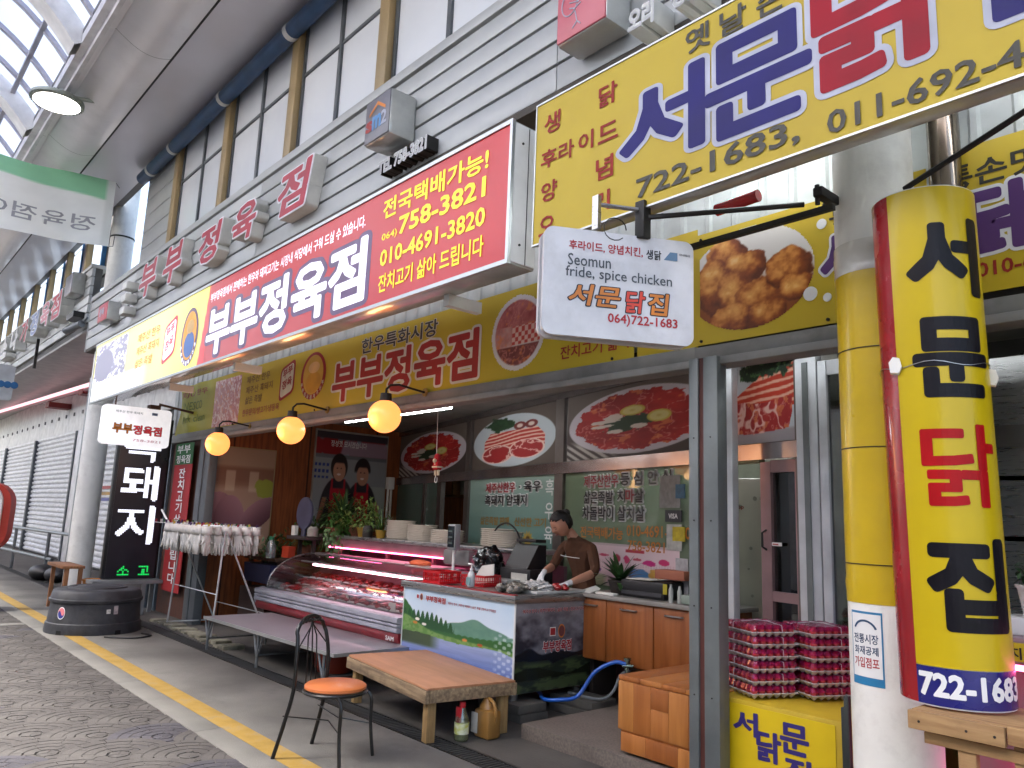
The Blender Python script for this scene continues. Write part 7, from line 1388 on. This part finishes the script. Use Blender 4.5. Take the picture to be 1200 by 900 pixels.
for v in hb_.verts:
    p = v.co.copy(); x, y, z = p; q = Vector((x*.084, y*.102, z*.117))
    if z < 0: q.x *= 1-.28*(-z)**1.5; q.y *= 1-.12*(-z); 
    f_ = y < 0
    if f_:
        q.y -= .020*gs(p, (0, -1, -.12), (.14, .5, .17)); q.y -= .010*gs(p, (0, -1, .12), (.10, .5, .25)); q.y += .012*(gs(p, (.34, -1, .10), (.16, .6, .11))+gs(p, (-.34, -1, .10), (.16, .6, .11)))
        q.y -= .008*gs(p, (0, -1, -.44), (.22, .5, .09)); q.y += .004*gs(p, (0, -1, -.45), (.2, .5, .02)); q.y -= .010*gs(p, (0, -1, -.78), (.25, .6, .14)); q.y -= .005*(gs(p, (.42, -.9, -.15), (.2, .5, .2))+gs(p, (-.42, -.9, -.15), (.2, .5, .2)))
    v.co = q
    
for f in hb_.faces: f.smooth = True
G_.merge(hb_, Matrix.Translation(HCn) @ HR)
for s in (-1, 1): G_.ball(HCn+(HR @ Vector((s*.074, .008, -.004))), .02, 10, (.45, .8, 1.3))
bdy = G_.obj('body', None, None)
rmod = bdy.modifiers.new('r', 'REMESH'); rmod.mode = 'VOXEL'; rmod.voxel_size = .0055; rmod.use_smooth_shade = True
sm_ = bdy.modifiers.new('sm', 'SMOOTH'); sm_.iterations = 2; sm_.factor = .5
dg = bpy.context.evaluated_depsgraph_get(); fin = bpy.data.meshes.new_from_object(bdy.evaluated_get(dg)); bpy.data.objects.remove(bdy)
for m_ in (brown, skin, glv, trou): fin.materials.append(m_)
wA, wB = Vector((ox-.09, oy-.42, 1.12)), Vector((ox+.235, oy-.42, 1.045)); eA, eB = Vector((ox-.235, oy-.17, 1.15)), Vector((ox+.265, oy-.12, 1.13))
for p in fin.polygons:
    c = p.center; p.use_smooth = True; k = 0
    if c.z < .92: k = 3
    if (c-HCn).length < .15 or (c.z > 1.425 and (c-Vector((ox-.03, oy-.15, 1.46))).length < .075): k = 1
    for w_, e_ in ((wA, eA), (wB, eB)):
        ax = (w_-e_).normalized(); t_ = (c-e_).dot(ax); rad = ((c-e_)-ax*t_).length; L_ = (w_-e_).length
        if rad < .085 and t_ > .06 and c.z > .92: k = 1 if t_ < L_-.015 else 2
    if (c-wA).length < .19 and (c-eA).dot((wA-eA).normalized()) > (wA-eA).length-.015: k = 2
    if (c-wB).length < .19 and (c-eB).dot((wB-eB).normalized()) > (wB-eB).length-.015: k = 2
    p.material_index = k
body = link('body', fin, None, pe)
# hair: cap and bun
hbm = bmesh.new(); bmesh.ops.create_uvsphere(hbm, u_segments=36, v_segments=24, radius=1); dl = []
for v in hbm.verts:
    x, y, z = v.co; n_ = 1+.02*sin(x*40)+.02*sin(y*33+z*20); v.co = Vector((x*.093*n_, y*.11*n_+.006, z*.125*n_+.004))
    if (y < -.3 and z < .62-.25*abs(x)) or z < -.5 or (y < -.05 and z < .25-.1*abs(x)): dl.append(v)
bmesh.ops.delete(hbm, geom=dl, context='VERTS')
for f in hbm.faces: f.smooth = True
G_ = MB(); G_.merge(hbm, Matrix.Translation(HCn) @ HR); G_.ball(HCn+(HR @ Vector((0, .10, .055))), .042, 14, (1, .8, .9)); hair = G_.obj('hair', mat('black_hair', '#120e0e', .5, var=.3, scale=40, stretch=(1, 6, 1), bump=.4), pe)
sol = hair.modifiers.new('so', 'SOLIDIFY'); sol.thickness = .006
# brows, eyes, mouth as small pieces on the face
def fpt(x, y, z): return HCn+(HR @ Vector((x*1.12, y*1.115, z*1.12)))
G_ = MB()
for s in (-1, 1): G_.tube([fpt(s*.012, -.083, .022), fpt(s*.026, -.086, .026), fpt(s*.042, -.076, .021)], .0022, 5); G_.tube([fpt(s*.014, -.081, .006), fpt(s*.026, -.083, .003), fpt(s*.038, -.077, .005)], .002, 5)
G_.obj('brows_and_lashes', mat('brow_dark', '#201512', .7), pe); G_ = MB(); G_.tube([fpt(-.02, -.083, -.049), fpt(0, -.092, -.047), fpt(.02, -.083, -.049)], .0042, 6); G_.obj('lips', mat('lip_pink', '#8f4a45', .5), pe)
# apron: bib on the chest shaped by offsetting, straps, white piping
apm = mat('apron_plum', '#33191f', .75, var=.08, scale=10, bump=.1)
ap = bmesh.new(); ap.from_mesh(fin); dl = [f for f in ap.faces if not (f.calc_center_median().z < 1.27 and f.calc_center_median().z > .60 and abs(f.calc_center_median().x-ox) < (.125 if f.calc_center_median().z > 1.05 else .2) and f.calc_center_median().y < oy-.03 and f.material_index in (0, 3) and f.calc_center_median().y > oy-.26)]
bmesh.ops.delete(ap, geom=dl, context='FACES')
for v in ap.verts: v.co += v.normal*.009
for f in ap.faces: f.material_index = 0
G_ = MB(); G_.merge(ap); apo = G_.obj('apron', apm, pe); apo.modifiers.new('so', 'SOLIDIFY').thickness = .003
G_ = MB(); G_.tube([(ox-.12, oy-.185, 1.262), (ox-.06, oy-.215, 1.258), (ox, oy-.222, 1.254), (ox+.06, oy-.212, 1.25), (ox+.115, oy-.18, 1.246)], .003, 5); G_.obj('apron_piping', wht, pe)
kn_ = thing('kitchen_knife', 'small kitchen knife held in her right glove over the board', 'knife', (-5.12, 4.9, 1.03)); G_ = MB(); G_.prism([(-5.145, 4.90, 1.045), (-5.10, 4.86, 1.04), (-5.03, 4.76, 1.0), (-5.06, 4.80, .998), (-5.13, 4.88, 1.02)], (.001, .001, 0)); G_.obj('blade', steel, kn_); G_ = MB(); G_.cyl((-5.14, 4.9, 1.035), (-5.19, 4.97, 1.06), .011, n=8); G_.obj('handle', blackp, kn_)
